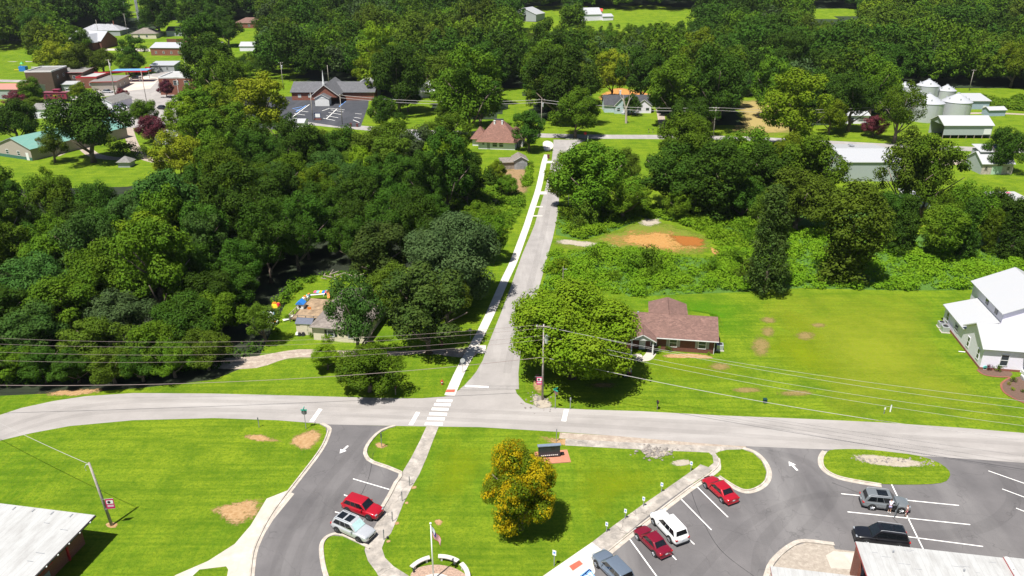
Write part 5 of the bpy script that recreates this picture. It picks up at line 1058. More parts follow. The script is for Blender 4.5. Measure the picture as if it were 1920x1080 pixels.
w2 = MB(); w2.box(0, -.02, 1.2, 15.8, .1, 4.4); w2.box(0, 8.9, 0, 15.8, 9.02, 4.4); w2.box(15.7, .1, 0, 15.8, 8.9, 4.4); Hp.part('wall', w2, W_metal)
Hp.part('gable_panel', MB().add([(0,0,4.3),(0,9,4.3),(0,4.5,6.5),(.1,0,4.3),(.1,9,4.3),(.1,4.5,6.5)], [(0,1,2)[::-1],(3,4,5),(0,2,5,3),(1,4,5,2)]), W_metal)
for i in range(7): Hp.part('post', MB().box(i*2.6, .0, 0, i*2.6+.18, .18, 4.3), M_wood)
Hp.part('door_panel', MB().box(13.2, -.08, 1.4, 15.6, -.03, 3.2), M_trim)
H9 = House('machine_shed', 'white-roofed machine shed behind the grain bins', 'shed', (1812,205), (1842,206), 8, 3.2, 'shed_y', 1.4, .4, plain('blue_grey_wall', (.3,.38,.46), .6), R_white, L=8.5, rz=0); H9.door('f', 6.8, 1.2, 1.4, M_trim)
H10 = House('field_shed', 'small grey-blue shed with white roof on the field right of the bins', 'shed', (1853,218), (1877,218), 4, 2.2, 'gable_x', .9, .3, plain('blue_grey_wall', (.3,.38,.46), .6), R_white, L=6.6, rz=radians(6))
H11 = House('stone_outbuilding', 'old stone outbuilding with metal roof and green door beside the dark round tree', 'outbuilding', (1838,327), (1887,329), 8, 3.0, 'gable_x', 2.4, .3, W_stone, R_white, L=8.6, rz=0, gable=W_metal); H11.door('f', 4.2, 2.8, 2.3, M_greendoor); H11.win('f', 1.2, 1.7, .6, .8, fm=M_wood); H11.win('f', 7.3, 1.7, .6, .8, fm=M_wood)
H11.part('upper_storey', MB().box(.6, 3., 3.3, 7.8, 7.5, 5.6), W_grey); H11.mkroof('shed_y', .6, 3.0, 7.8, 7.5, 5.6, .9, .3, R_white, H11.e, name='upper_roof')
H12 = House('metal_shed', 'long metal warehouse with white roof and pale green end wall behind the tree row', 'warehouse', (1583,340), (1650,341), 20, 5.2, 'gable_x', 1.2, .3, W_metal, R_white, L=15, rz=0); H12.part('roof_skylight', MB().box(6, 13, 6.35, 7, 15.5, 6.6), M_grey, H12.roof)
House('garden_shed', 'small pale-roofed shed glimpsed between the vine-covered trees', 'shed', (1700,391), (1742,391), 5, 2.4, 'shed_y', .8, .3, W_metal, R_tin, L=5.5, rz=0)
House('lean_to', 'flat white-roofed carport behind the trees at the right edge', 'carport', (1868,395), (1912,398), 6, 2.6, 'flat', 0, .2, W_tan, R_mem, L=7, rz=0)
small('picnic_canopy', 'red and white canopy beside the flat carport at the right edge', 'canopy', 1885, 383, [('cover', MB().add([(-2.2,-1.5,2.2),(2.2,-1.5,2.2),(2.2,1.5,2.2),(-2.2,1.5,2.2),(0,0,3.1)], [(0,1,4),(1,2,4),(2,3,4),(3,0,4),(3,2,1,0)]), c_pnk)]+[('leg', MB().cyl((a, b, 0), (a, b, 2.2), .05), M_white) for a in (-2, 2) for b in (-1.4, 1.4)])
# ---- church
H13 = House('church', 'brick church with dark grey roof, white spire and portico on the asphalt lot', 'church', (548,188), (700,187), 14, 3.4, 'gable_x', 3.0, .5, W_brick2, shingle('slate_grey_shingles', (.11,.11,.12)), L=34, rz=0)
Rs = shingle('slate_grey_shingles', (.11,.11,.12))
H13.block(10.6, -9, 21, 12, 3.6, 'gable_y', 3.9, W_brick2, Rs, .5); H13.block(12.6, -13, 18.2, -9.02, 3., 'gable_y', 1.4, M_trim, Rs, .3)
for v in H13.e.children[-2].data.vertices: 
    if v.co.z < 2.9: v.co.z = 2.7
for x in (12.8, 18.): H13.part('column', MB().box(x-.15, -12.9, 0, x+.15, -12.6, 2.7), M_trim)
H13.part('portico_gable', MB().add([(12.4,-13.05,2.95),(18.4,-13.05,2.95),(15.4,-13.05,4.35),(12.4,-13.01,2.95),(18.4,-13.01,2.95),(15.4,-13.01,4.35)], [(0,1,2),(5,4,3),(0,3,4,1),(0,2,5,3),(1,4,5,2)]), M_trim)
H13.part('door', MB().box(14.6, -9.08, 0, 16.4, -9.02, 2.3), M_trim); sp = MB(); sp.box(15., -8.4, 6.6, 15.9, -7.5, 8.2); sp.cyl((15.45, -7.95, 8.2), (15.45, -7.95, 13.2), .45, .03, 8); H13.part('spire', sp, M_trim, H13.roof)
for x in (3.2, 7.4): H13.win('f', x, 1.8, 1.1, 1.1, gm=M_curtain)
# ---- town buildings
def town(name, label, cat, p0, p1, D, h, roof, rise, wall, rm, L=None, rz=0., wins=(), over=.3, wz=1.7, ww=1.1, wh=1.2, door=None, trim=M_trim):
    H = House(name, label, cat, p0, p1, D, h, roof, rise, over, wall, rm, L=L, rz=rz, trim=trim)
    for f_, u in wins: H.win(f_, u, wz, ww, wh)
    if door: H.door(*door)
    return H
H14 = town('green_roofed_hall', 'tan hall with green metal roof and two roof cupolas at the left', 'hall', (-2,292), (62,297), 34, 3.4, 'gable_y', 2.6, W_tan, R_green, L=15, rz=radians(-24), wins=(('f', 4.5), ('f', 9.5)), door=('f', 13.2, 1.2, 2.2, M_trim), trim=M_grey)
H14.part('wainscot', MB().box(0, -.05, -.1, 15, -.004, .9), plain('green_skirt', (.05,.14,.11), .6))
for y in (12, 26): q = MB(); q.box(7, y-.5, 5.6, 8, y+.5, 6.7); q.add([(6.7,y-.8,6.7),(8.3,y-.8,6.7),(8.3,y+.8,6.7),(6.7,y+.8,6.7),(7.5,y,7.5)], [(0,1,4),(1,2,4),(2,3,4),(3,0,4),(3,2,1,0)]); H14.part('cupola', q, R_green, H14.roof)
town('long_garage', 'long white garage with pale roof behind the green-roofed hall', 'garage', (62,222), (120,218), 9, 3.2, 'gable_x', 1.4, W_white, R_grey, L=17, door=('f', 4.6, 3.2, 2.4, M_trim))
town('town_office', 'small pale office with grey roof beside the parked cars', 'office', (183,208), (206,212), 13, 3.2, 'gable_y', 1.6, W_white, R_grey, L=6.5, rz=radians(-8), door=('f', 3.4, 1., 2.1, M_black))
Hbk = town('brick_block', 'tall brown brick two-storey block with flat roof left of the shops', 'building', (55,173), (92,166), 16, 8.5, 'parapet', 0, W_brown, R_grey, L=11, rz=radians(6), wins=(('r', 5), ('r', 11)), wz=5.8)
town('shop', 'brick shop with slanted grey roof in the middle of the shop row', 'shop', (113,163), (146,161), 16, 6.2, 'shed_y', .8, W_brown, R_grey, L=11, rz=radians(4), wins=(('f', 3), ('f', 7)), trim=M_redtrim, wz=4.2)
town('shop', 'low red-brick shop with white roof right of the slanted-roof shop', 'shop', (146,166), (172,166), 15, 4.6, 'parapet', 0, W_brick2, R_mem, L=9, rz=radians(4), wins=(('f', 2.5), ('f', 6)), trim=M_redtrim, wz=1.8)
Hst = town('fuel_station', 'low fuel station shop with red-trimmed flat roof', 'shop', (173,170), (205,167), 18, 3.6, 'flat', 0, W_tan, R_grey, L=10.5, rz=radians(8), wins=(('r', 5), ('r', 11)), over=.5, trim=M_redtrim)
town('awning_shed', 'little white-roofed lean-to in front of the brown shop', 'shed', (117,170), (136,168), 5, 2.6, 'shed_y', .6, W_grey, R_white, L=6, rz=radians(4))
town('red_roofed_shed', 'long shed with salmon red roof at the left edge', 'shed', (-30,186), (28,183), 11, 4., 'gable_x', 1.4, W_metal, plain('salmon_roof', (.5,.19,.15), .5), L=20)
Hcn = town('corner_shop', 'red brick corner shop with white parapet roof at the road bend', 'shop', (302,178), (352,172), 17, 7, 'parapet', 0, W_brick2, R_mem, L=15, rz=radians(3), wins=(('f', 2.5), ('f', 7), ('f', 11.5)), wz=5., ww=1.8, wh=1.7)
town('weathered_hut', 'grey weathered hut with slanted metal roof on the grass above the corner shop', 'hut', (283,135), (318,135), 9, 3.2, 'shed_y', .9, W_grey, R_tin, L=12, rz=radians(2), wins=(('f', 2.), ('f', 5.), ('f', 8.5)))
town('brick_hall', 'long red brick hall with white metal gable roof in the town', 'hall', (284,104), (335,108), 16, 4.2, 'gable_x', 2.2, W_brick2, R_tin, L=24, rz=radians(-3), wins=(('f', 3), ('f', 7.5), ('f', 12), ('f', 16.5), ('f', 21)), ww=.9)
Hch = town('brick_church', 'brick church with steep white roof behind the yellow-green trees', 'church', (129,90), (182,93), 14, 4.6, 'gable_x', 5., W_brick, R_tin, L=24, rz=radians(-14)); Hch.block(14, -5, 22, 6, 4.4, 'gable_y', 4.2, W_brick, R_tin, .4); Hch.chimney(3, 4, 6, 10)
town('grey_bungalow', 'pale grey-roofed house with chimney behind the brick church', 'house', (152,68), (196,68), 14, 3.6, 'hip', 3.4, W_grey, R_lgrey, L=26).chimney(20, 6, 5.5, 9)
town('bungalow', 'brown-roofed bungalow beside the dark round tree in the town', 'house', (247,73), (272,74), 12, 3.2, 'hip', 3., W_cream, R_tan, L=16, wins=(('f', 5), ('f', 10)))
town('dark_roofed_house', 'dark-roofed house above the wooden fence', 'house', (313,68), (334,68), 10, 3.2, 'gable_x', 2.4, W_grey, R_dark, L=13)
town('long_brick_house', 'long low brick house with brown roof at the top left', 'house', (440,53), (489,53), 13, 3.4, 'hip', 3.0, W_brick2, R_brown, L=26, wins=(('f', 5), ('f', 10), ('f', 17), ('f', 22)))
town('white_outbuilding', 'small white shed on the lawn by the tree edge in the town', 'shed', (401,89), (409,89), 4, 2.2, 'shed_y', .4, W_white, R_white, L=5)
town('white_cottage', 'white cottage half hidden right of the dark tree in the town', 'cottage', (450,96), (463,96), 9, 2.8, 'gable_x', 2., W_white, R_white, L=9)
town('white_gable_house', 'white gable house hidden behind the spreading tree right of the church', 'house', (668,182), (700,183), 9, 5., 'gable_y', 2.6, W_white, R_white, L=9)
town('green_roofed_kiosk', 'tiny green-roofed kiosk among the trees below the town', 'kiosk', (380,304), (398,308), 4, 2.4, 'hip', 1.4, W_tan, plain('teal_roof', (.08,.3,.28), .5), L=5.5)
town('pump_hut', 'tiny grey pyramid-roofed hut at the end of the driveway loop', 'hut', (222,314), (242,314), 3.2, 1.6, 'hip', 1.2, W_grey, R_grey, L=3.4)
town('grey_roofed_house', 'small grey-roofed house beside the dark purple tree', 'house', (292,272), (312,272), 7, 2.8, 'hip', 1.6, W_white, R_lgrey, L=7)
town('tin_roofed_barn', 'low tin-roofed shed at the lower left corner of the church lot', 'shed', (538,245), (566,243), 6, 2.6, 'gable_x', .8, W_white, R_white, L=6)
town('farm_barn', 'white-roofed barn with dark doorway in the far clearing', 'barn', (957,38), (990,38), 16, 4.5, 'gable_y', 4., W_grey, R_white, L=20, rz=radians(-25), door=('f', 10, 4, 4, M_black))
Hfb = town('farmhouse', 'white-roofed farmhouse with red lean-to in the far clearing', 'house', (1088,40), (1112,42), 14, 4.5, 'gable_x', 4., W_white, R_white, L=16, rz=radians(14)); Hfb.block(16.1, -2, 24, 8, 3, 'gable_x', 1.5, W_white, R_white, .3)
town('red_barn', 'tiny red-roofed shed behind the far farmhouse', 'shed', (1114,30), (1120,30), 5, 3.4, 'gable_x', 1.5, W_grey, plain('bright_red_roof', (.6,.06,.04), .5), L=6)
town('green_roofed_cabin', 'tiny teal-roofed cabin peeking out of the forest', 'cabin', (1532,153), (1552,153), 7, 3, 'gable_x', 1.8, W_grey, plain('teal_roof', (.08,.3,.28), .5), L=8)
# fence, canopy, caboose, tower
fe = empty('wooden_fence', T(313, 80), 0, 'red-brown board fence around the garden in the town', 'fence')
fm_ = MB()
for i in range(60): fm_.box(i*.36, 0, 0, i*.36+.33, .05, 2.3)
fm_.build('boards', plain('red_fence', (.2,.07,.05), .8, var=.3), fe)
for i in range(10): MB().box(i*2.4, .06, 0, i*2.4+.14, .2, 2.4).build('post', M_wood, fe)
gc = empty('fuel_canopy', T(213, 155), radians(6), 'blue-topped red fuel canopy on posts over the forecourt', 'canopy'); q = MB(); q.box(0, 0, 4.6, 16, 7, 5.3); q.mi = [1, 0, 1, 1, 1, 1]; q.build('roof', [plain('canopy_blue', (.12,.3,.55), .6), M_redtrim], gc)
for x in (5, 12): MB().box(x, 3.2, 0, x+.4, 3.6, 4.6).build('post', M_redtrim, gc)
for x in (6.5, 10.5): MB().box(x, 2.9, 0, x+.9, 3.6, 1.7).build('fuel_pump', M_white, gc)
sgn = empty('pole_sign', T(281, 148), 0, 'red square fuel sign on a post at the road', 'sign'); MB().box(-.1, -.1, 0, .1, .1, 4.6).build('post', M_grey, sgn); MB().box(-1.3, -.15, 3.6, 1.3, .15, 5.6).build('board', M_redtrim, sgn); MB().box(-.6, -.18, 4.1, .6, -.16, 5.1).build('emblem', M_white, sgn)
yw = empty('warning_sign', T(344, 147), 0, 'yellow diamond warning sign at the top of the town road', 'sign'); MB().cyl((0, 0, 0), (0, 0, 2.2), .06).build('post', M_grey, yw); MB().add([(0,-.05,1.8),(1.1,-.05,2.9),(0,-.05,4.),(-1.1,-.05,2.9),(0,.02,1.8),(1.1,.02,2.9),(0,.02,4.),(-1.1,.02,2.9)], [(0,1,2,3),(7,6,5,4),(0,4,5,1),(1,5,6,2),(2,6,7,3),(3,7,4,0)]).build('plate', plain('sign_yellow', (.8,.65,.02), .5), yw)
cb = empty('caboose', T(83, 191), 0, 'maroon railway caboose displayed beside the street', 'railway caboose'); M_mar = plain('maroon_paint', (.25,.03,.07), .5)
q = MB(); q.box(0, 0, 1.1, 9.6, 2.9, 3.6); q.build('body', M_mar, cb); MB().box(-.3, -.15, 3.6, 9.9, 3.05, 3.8).build('roof', plain('maroon_roof', (.2,.05,.08), .6), cb); q = MB().box(4.2, .5, 3.8, 6.4, 2.4, 4.7); q.box(4, .3, 4.7, 6.6, 2.6, 4.85); q.build('cupola', M_mar, cb); MB().box(-1, 0, .9, 10.6, 2.9, 1.1).build('platform', M_black, cb)
for x in (1.6, 3.2, 6.6, 8.2): MB().box(x-.3, -.04, 2.2, x+.3, -.002, 2.9).build('window', M_glass, cb)
MB().box(4.2, -.04, 2.2, 5.6, -.002, 2.8).build('emblem', plain('gold_letter', (.6,.4,.05), .5), cb)
for x in (.8, 2.2, 7.4, 8.8): MB().cyl((x, .3, .45), (x, 2.6, .45), .45, n=12).build('wheel', M_black, cb)
lp = MB().box(-3, .4, 0, 12.5, .6, .12); lp.box(-3, 2.2, 0, 12.5, 2.4, .12); lp.build('rail', M_grey, cb)
wt = empty('water_tower', T(262, 45), 0, 'steel lattice legs of a water tower rising behind the town', 'water tower')
q = MB()
for a in range(4): an = a*pi/2+.5; q.cyl((9*cos(an), 9*sin(an), -2), (6*cos(an), 6*sin(an), 40), .4, n=8)
q.build('legs', M_galv, wt); MB().cyl((0, 0, -2), (0, 0, 40), .8, n=10).build('riser', M_galv, wt)
q = MB()
for z in (8, 20, 32):
    for a in range(4):
        a0, a1 = a*pi/2+.5, (a+1)*pi/2+.5; r_ = 9-3*z/40; q.cyl((r_*cos(a0), r_*sin(a0), z), (r_*cos(a1), r_*sin(a1), z), .12, n=5); r2 = 9-3*(z+12)/40; q.cyl((r_*cos(a0), r_*sin(a0), z), (r2*cos(a1), r2*sin(a1), z+12), .07, n=4)
q.build('bracing', M_galv, wt); MB().cyl((0, 0, 38), (0, 0, 48), 7.5, 7.5, 24).build('tank', M_galv, wt)
pg = empty('playground', T(36, 134), 0, 'blue climbing frame with green roof on the lawn behind the brick block', 'playground'); MB().box(0, 0, 0, 3.4, 2.5, 2.4).build('platform', c_blue, pg); MB().add([(1,0,3.6),(2.6,0,3.6),(2.6,1.6,3.6),(1,1.6,3.6),(1.8,.8,4.8)], [(0,1,4),(1,2,4),(2,3,4),(3,0,4),(3,2,1,0)]).build('roof', c_grn, pg); MB().box(1.1, .1, 2.4, 1.3, .3, 3.6).build('post', c_blue, pg); MB().box(-3, .8, .6, 0, 1.4, .8).build('slide', c_yel, pg)
# ================================================================ VEHICLES
def paint(name, c, metal=.25): return plain(name, c, .28, metal, .03, coat=.8)
P_red, P_darkred, P_silver, P_white, P_slate, P_grey, P_black, P_maroon = paint('car_red', (.42,.008,.02)), paint('car_dark_red', (.2,.006,.022)), paint('car_silver', (.55,.56,.58), .4), paint('car_white', (.8,.8,.8), 0.), paint('car_slate_blue', (.17,.21,.27), .4), paint('car_grey', (.22,.24,.25), .4), paint('car_black', (.008,.008,.01), 0.), paint('car_maroon', (.12,.006,.02))
M_light = plain('headlamp_glass', (.3,.32,.35), .15, .1); M_tail = plain('tail_lamp', (.45,.01,.01), .25); M_rim = plain('alloy_rim', (.35,.36,.38), .35, .6); M_rimd = plain('dark_rim', (.05,.05,.055), .4, .4)
M_plast = plain('black_trim_plastic', (.02,.02,.022), .7); M_plate = plain('licence_plate', (.6,.62,.65), .5)
def lerp(a, b, t): return a+(b-a)*t
def car(label, px0, py0, px1, py1, col, kind='suv', L=4.8, W=1.92, H=1.75, rim=M_rimd, roofglass=0, name='parked_car', rails=False, glass=M_tint, wsglass=None, open_door=False, z=0., mid=None, head=None):
    """(px0,py0) rear axle and (px1,py1) front axle where the near-side tyres touch the road"""
    a, b = G(px0, py0), G(px1, py1); d = (b-a).normalized(); n = Vector((-d.y, d.x, 0))
    c = (a+b)/2
    if n.y < 0: c = c-n*(W/2-.1)
    else: c = c+n*(W/2-.1)
    if head is not None: rz = head; c = G(*mid)
    else: rz = atan2(d.y, d.x)
    e = empty(name, (c.x, c.y, z), rz, label, 'car', 'cars parked at the school')
    hw = W/2; wb = L*.595; xf, xr = wb/2, -wb/2; F, Rr = L/2, -L/2
    if kind == 'sedan': belt, hood, trunk = .90, .88, .98; cab = (-L*.36, -L*.20, L*.065, L*.245)
    else: belt, hood, trunk = 1.04, 1.05, 1.08; cab = (-L*.475, -L*.40, L*.075, L*.225)
    H = H
    # body: loft of cross sections
    st = [(Rr, .74, .42, trunk*.78), (Rr+.06, .9, .3, trunk*.95), (Rr+.35, .985, .24, trunk), (xr, 1., .24, belt+(.03 if kind != 'sedan' else .05)), (-.4, 1., .22, belt), (cab[3]-.25, 1., .22, belt-.02), (xf, .99, .24, hood-.01), (F-.35, .95, .24, hood-.10), (F-.1, .84, .28, hood-.22), (F, .68, .36, hood-.38)]
    ring = []
    for x, k, zb, zt in st:
        w_ = hw*k; ring.append([(x, s_*w_*q, zb+(zt-zb)*r_) for s_, q, r_ in ((1, .0, 0), (1, .82, 0), (1, .95, .14), (1, 1., .42), (1, .985, .66), (1, .93, .9), (1, .80, 1.), (1, .0, 1.035), (-1, .80, 1.), (-1, .93, .9), (-1, .985, .66), (-1, 1., .42), (-1, .95, .14), (-1, .82, 0))])
    m = MB(); K = 14
    m.add([v for r_ in ring for v in r_], [((i)*K+k, (i)*K+(k+1) % K, (i+1)*K+(k+1) % K, (i+1)*K+k) for i in range(len(ring)-1) for k in range(K)]+[tuple(range(K))[::-1], tuple(range((len(ring)-1)*K, len(ring)*K))])
    body = m.build('body', [col], e, smooth=True); sb = body.modifiers.new('sub', 'SUBSURF'); sb.levels = sb.render_levels = 2
    # cabin
    x0, x1, x2, x3 = cab; bw, tw = hw*.90, hw*.74; zb = belt-.12; zr = H
    zbf = (hood-.04); V = [(x0,bw,zb),(x0,-bw,zb),(x3,-bw,zbf-.06),(x3,bw,zbf-.06),(x1,tw,zr-.07),(x1,-tw,zr-.07),(x2,-tw,zr-.02),(x2,tw,zr-.02)]
    m = MB().add(V, [(0,1,5,4),(1,2,6,5),(2,3,7,6),(3,0,4,7),(4,5,6,7),(3,2,1,0)])
    cb_ = m.build('cabin', [col], e); bv = cb_.modifiers.new('bevel', 'BEVEL'); bv.width = .09; bv.segments = 3
    cb_.data.polygons.foreach_set('use_smooth', [True]*6)
    def quad(nm, P, mt, off=.012, inset=0., par=e):
        P = [Vector(p) for p in P]; nn = (P[1]-P[0]).cross(P[2]-P[0]).normalized(); cc = sum(P, Vector())/len(P)
        P = [cc+(p-cc)*(1-inset) for p in P]; k = len(P)
        mm_ = MB().add([p+nn*off for p in P]+[p+nn*(off-.03) for p in P], [tuple(range(k)), tuple(range(k, 2*k))[::-1]]+[(i, k+i, k+(i+1) % k, (i+1) % k) for i in range(k)])
        return mm_.build(nm, mt, par)
    def on(face, u, v):  # bilinear on a cabin face
        a_, b_, c_, d_ = [Vector(V[i]) for i in face]; return lerp(lerp(a_, b_, u), lerp(d_, c_, u), v)
    quad('windshield', [on((2,3,7,6), .06, .17), on((2,3,7,6), .94, .17), on((2,3,7,6), .92, .93), on((2,3,7,6), .08, .93)], wsglass or glass)
    quad('rear_window', [on((0,1,5,4), .08, .35 if kind != 'sedan' else .2), on((0,1,5,4), .92, .35 if kind != 'sedan' else .2), on((0,1,5,4), .9, .9), on((0,1,5,4), .1, .9)], glass)
    for side, fc in ((-1, (1,2,6,5)), (1, (0,3,7,4))):
        spans = ((.10, .36, .22), (.375, .60, .0), (.615, .87, -.16)) if kind != 'sedan' else ((.16, .48, .12), (.495, .84, -.12))
        for i, (u0, u1, sk) in enumerate(spans):
            lo, hi = .24, .88
            a0 = u0+(.09 if i == 0 else 0); b0 = u1; a1 = u0+(.0 if i == 0 else 0); b1 = u1
            Pq = [on(fc, u0-(.04 if i == 0 else 0), lo), on(fc, u1+(.09 if i == len(spans)-1 else 0), lo), on(fc, u1, hi), on(fc, u0+(.02 if i == 0 else 0), hi)]
            quad('side_window', Pq if side < 0 else Pq[::-1], glass)
    if roofglass:
        for k in range(roofglass):
            u0, u1 = (.08+.44*k, .42+.44*k) if roofglass > 1 else (.42, .86)
            quad('sunroof', [on((5,6,7,4), u0, .17), on((5,6,7,4), u1, .17), on((5,6,7,4), u1, .83), on((5,6,7,4), u0, .83)], M_tint, .035)
    if rails:
        for s_ in (-1, 1): MB().tube([(x1+.1, s_*tw*.93, zr-.04), (x1+.3, s_*tw*.93, zr+.04), (x2-.3, s_*tw*.93, zr+.06), (x2-.05, s_*tw*.93, zr)], .025, 5).build('roof_rail', M_galv, e)
    # wheels
    for x in (xr, xf):
        for s_ in (-1, 1):
            r_ = .385 if kind != 'sedan' else .345
            MB().cyl((x, s_*(hw-.05), r_+.02), (x, s_*(hw+.004), r_+.02), r_+.065, n=20).build('wheel_arch', M_plast, e)
            wl = MB().cyl((x, s_*(hw-.22), r_), (x, s_*(hw+.02), r_), r_, n=20).build('wheel', M_tyre, e)
            rm = MB(); rm.cyl((x, s_*(hw+.012), r_), (x, s_*(hw+.03), r_), r_*.66, r_*.6, n=16); 
            rim_o = rm.build('rim', M_rimd if rim is M_rimd else M_tyre, wl)
            sp = MB()
            for k in range(5):
                a_ = k*2*pi/5+.3; p_ = Vector((x+cos(a_)*r_*.6, s_*(hw+.036), r_+sin(a_)*r_*.6)); sp.tube([(x, s_*(hw+.036), r_), p_], [.05, .06], 4)
            sp.build('spokes', rim, wl)
    # lights, grille, bumper, mirrors
    for s_ in (-1, 1):
        MB().box(F-.30, s_*hw*.62-.16, hood-.30, F-.06, s_*hw*.62+.16, hood-.19).build('headlight', M_light, e, bevel=.03)
        MB().box(Rr+.0, s_*hw*.74-.14, trunk-.30, Rr+.22, s_*hw*.74+.14, trunk-.14).build('taillight', M_tail, e, bevel=.03)
        MB().box(x3-.62, s_*(hw+.03)-.12, belt-.02, x3-.48, s_*(hw+.03)+.1, belt+.13).build('mirror', col, e, bevel=.03)
    MB().box(F-.10, -hw*.45, .48, F+.005, hw*.45, .70).build('grille', M_plast, e, bevel=.02)
    MB().box(F-.16, -hw*.78, .24, F+.02, hw*.78, .40).build('front_bumper', M_plast, e, bevel=.04)
    MB().box(Rr-.02, -hw*.8, .26, Rr+.2, hw*.8, .44).build('rear_bumper', M_plast if kind != 'sedan' else col, e, bevel=.04)
    MB().box(Rr-.012, -.16, trunk*.62, Rr+.05, .16, trunk*.62+.12).build('licence_plate', M_plate, e)
    if open_door:
        dm = MB(); x = .62; MB()
        R_ = Matrix.Translation((xf-.42, -hw*.97, 0))@Matrix.Rotation(radians(62), 4, 'Z')
        dm.box(-1.05, -.06, .34, 0, .05, 1.02, 0, R_); dr = dm.build('front_door', col, e)
        dm = MB(); dm.box(-.95, -.03, 1.02, -.1, .02, 1.5, 0, R_); dm.build('door_window', M_tint, dr)
        MB().box(-.1+.0, -hw-.005, .42, .95, -hw+.06, 1.0).build('door_opening', M_black, e)
    return e
car('silver sport utility car with two dark roof panels parked beside the red one', 634, 999, 673, 1017, P_silver, 'suv', 4.95, 1.95, 1.78, rim=M_rimd, roofglass=2, rails=True, wsglass=plain('sunshade_windscreen', (.42,.6,.6), .1))
car('bright red sport utility car parked nose to the old path', 652, 961, 693, 976, P_red, 'suv', 4.7, 1.9, 1.7, rim=M_rimd)
car('bright red saloon at the far end of the angled bays by the grass island', 1353, 942, 1323, 915, P_red, 'sedan', 4.75, 1.85, 1.45, rim=M_rim)
car('white sport utility car parked nose-in at the sidewalk', 1256, 1017, 1225, 983, P_white, 'suv', 4.95, 1.97, 1.8, rim=M_rim)
car('dark red saloon parked beside the white sport utility car', 1226, 1042, 1196, 1012, P_darkred, 'sedan', 4.65, 1.8, 1.45, rim=M_galv)
car('slate blue car cut off by the bottom edge of the picture', 1153, 1098, 1119, 1063, P_slate, 'suv', 5., 1.95, 1.72, rim=M_rim)
car('grey sport utility car with its front door open and people beside it', 1633, 956, 1689, 962.5, P_grey, 'suv', 5.05, 2.0, 1.8, rim=M_galv, roofglass=1, rails=True, open_door=True)
car('long black sport utility car parked above the white roof edge', 1690, 1030, 1617, 1021, P_black, 'suv', 5.35, 2.02, 1.88, rim=M_rim, roofglass=2, rails=True)
car('maroon sport utility car in the shade under the big round tree', 1136, 706, 1171, 707, P_maroon, 'suv', 4.8, 1.9, 1.7, rim=M_galv)['group'] = 'cars of the town'
small('sunshade', 'yellow emblem sticker in the rear window of the far red saloon', 'sticker', 1374, 922, [('disc', MB().cyl((0,0,0), (0,0,.01), .02), c_yel)]) if False else None
def farcar(label, px, py, rz, col, L=4.6, grp='cars parked in the town'):
    p = T(px, py); e = empty('parked_car', p, rz, label, 'car', grp)
    m = MB(); m.add([(-L/2,-.9,.3),(L/2,-.9,.3),(L/2,.9,.3),(-L/2,.9,.3),(-L/2,-.88,.95),(L/2,-.8,.8),(L/2,.8,.8),(-L/2,.88,.95)], [(3,2,1,0),(4,5,6,7),(0,1,5,4),(1,2,6,5),(2,3,7,6),(3,0,4,7)]); m.build('body', col, e, bevel=.1)
    m = MB(); m.add([(-L*.42,-.8,.9),(L*.22,-.8,.85),(L*.22,.8,.85),(-L*.42,.8,.9),(-L*.3,-.65,1.5),(L*.05,-.65,1.5),(L*.05,.65,1.5),(-L*.3,.65,1.5)], [(0,1,5,4),(1,2,6,5),(2,3,7,6),(3,0,4,7)]); m.build('windows', M_tint, e)
    MB().box(-L*.3, -.66, 1.48, L*.05, .66, 1.54).build('roof', col, e)
    for x in (-L*.3, L*.3):
        for s_ in (-.88, .7): MB().cyl((x, s_, .33), (x, s_+.2, .33), .33, n=10).build('wheel', M_tyre, e)
    return e
for i, (px, py, c_, lb) in enumerate(((203,218,P_red,'red car at the near end of the town parking row'), (209,216,P_silver,'silver car second from the near end of the town parking row'), (213,213,P_white,'white car third from the near end of the town parking row'), (219,210.5,P_white,'white car in the middle of the town parking row'), (223,207,P_silver,'silver car near the far end of the town parking row'), (228,205,P_white,'white car second from the far end of the town parking row'), (234,203,P_grey,'grey pickup-like car at the far end of the town parking row'))):
    farcar(lb, px, py, .25, c_)
farcar('dark car driving on the town street', 306, 205, -.35, P_black, grp='cars of the town'); farcar('silver car parked in front of the fuel station', 203, 174, -.2, P_silver, grp='cars of the town'); farcar('dark car in the shadow behind the fuel canopy', 256, 148, 0, P_black, grp='cars of the town'); farcar('white car under the awning of the brown shop', 128, 173, -1.2, P_white, grp='cars of the town')
farcar('light blue car glimpsed on the grass below the tiny white cottage', 787, 303, .2, plain('car_light_blue', (.15,.35,.6), .3, coat=.5), grp='cars of the town'); farcar('white car in the drive behind the big tree by the cross road', 1283, 249, .1, P_white, grp='cars of the town')
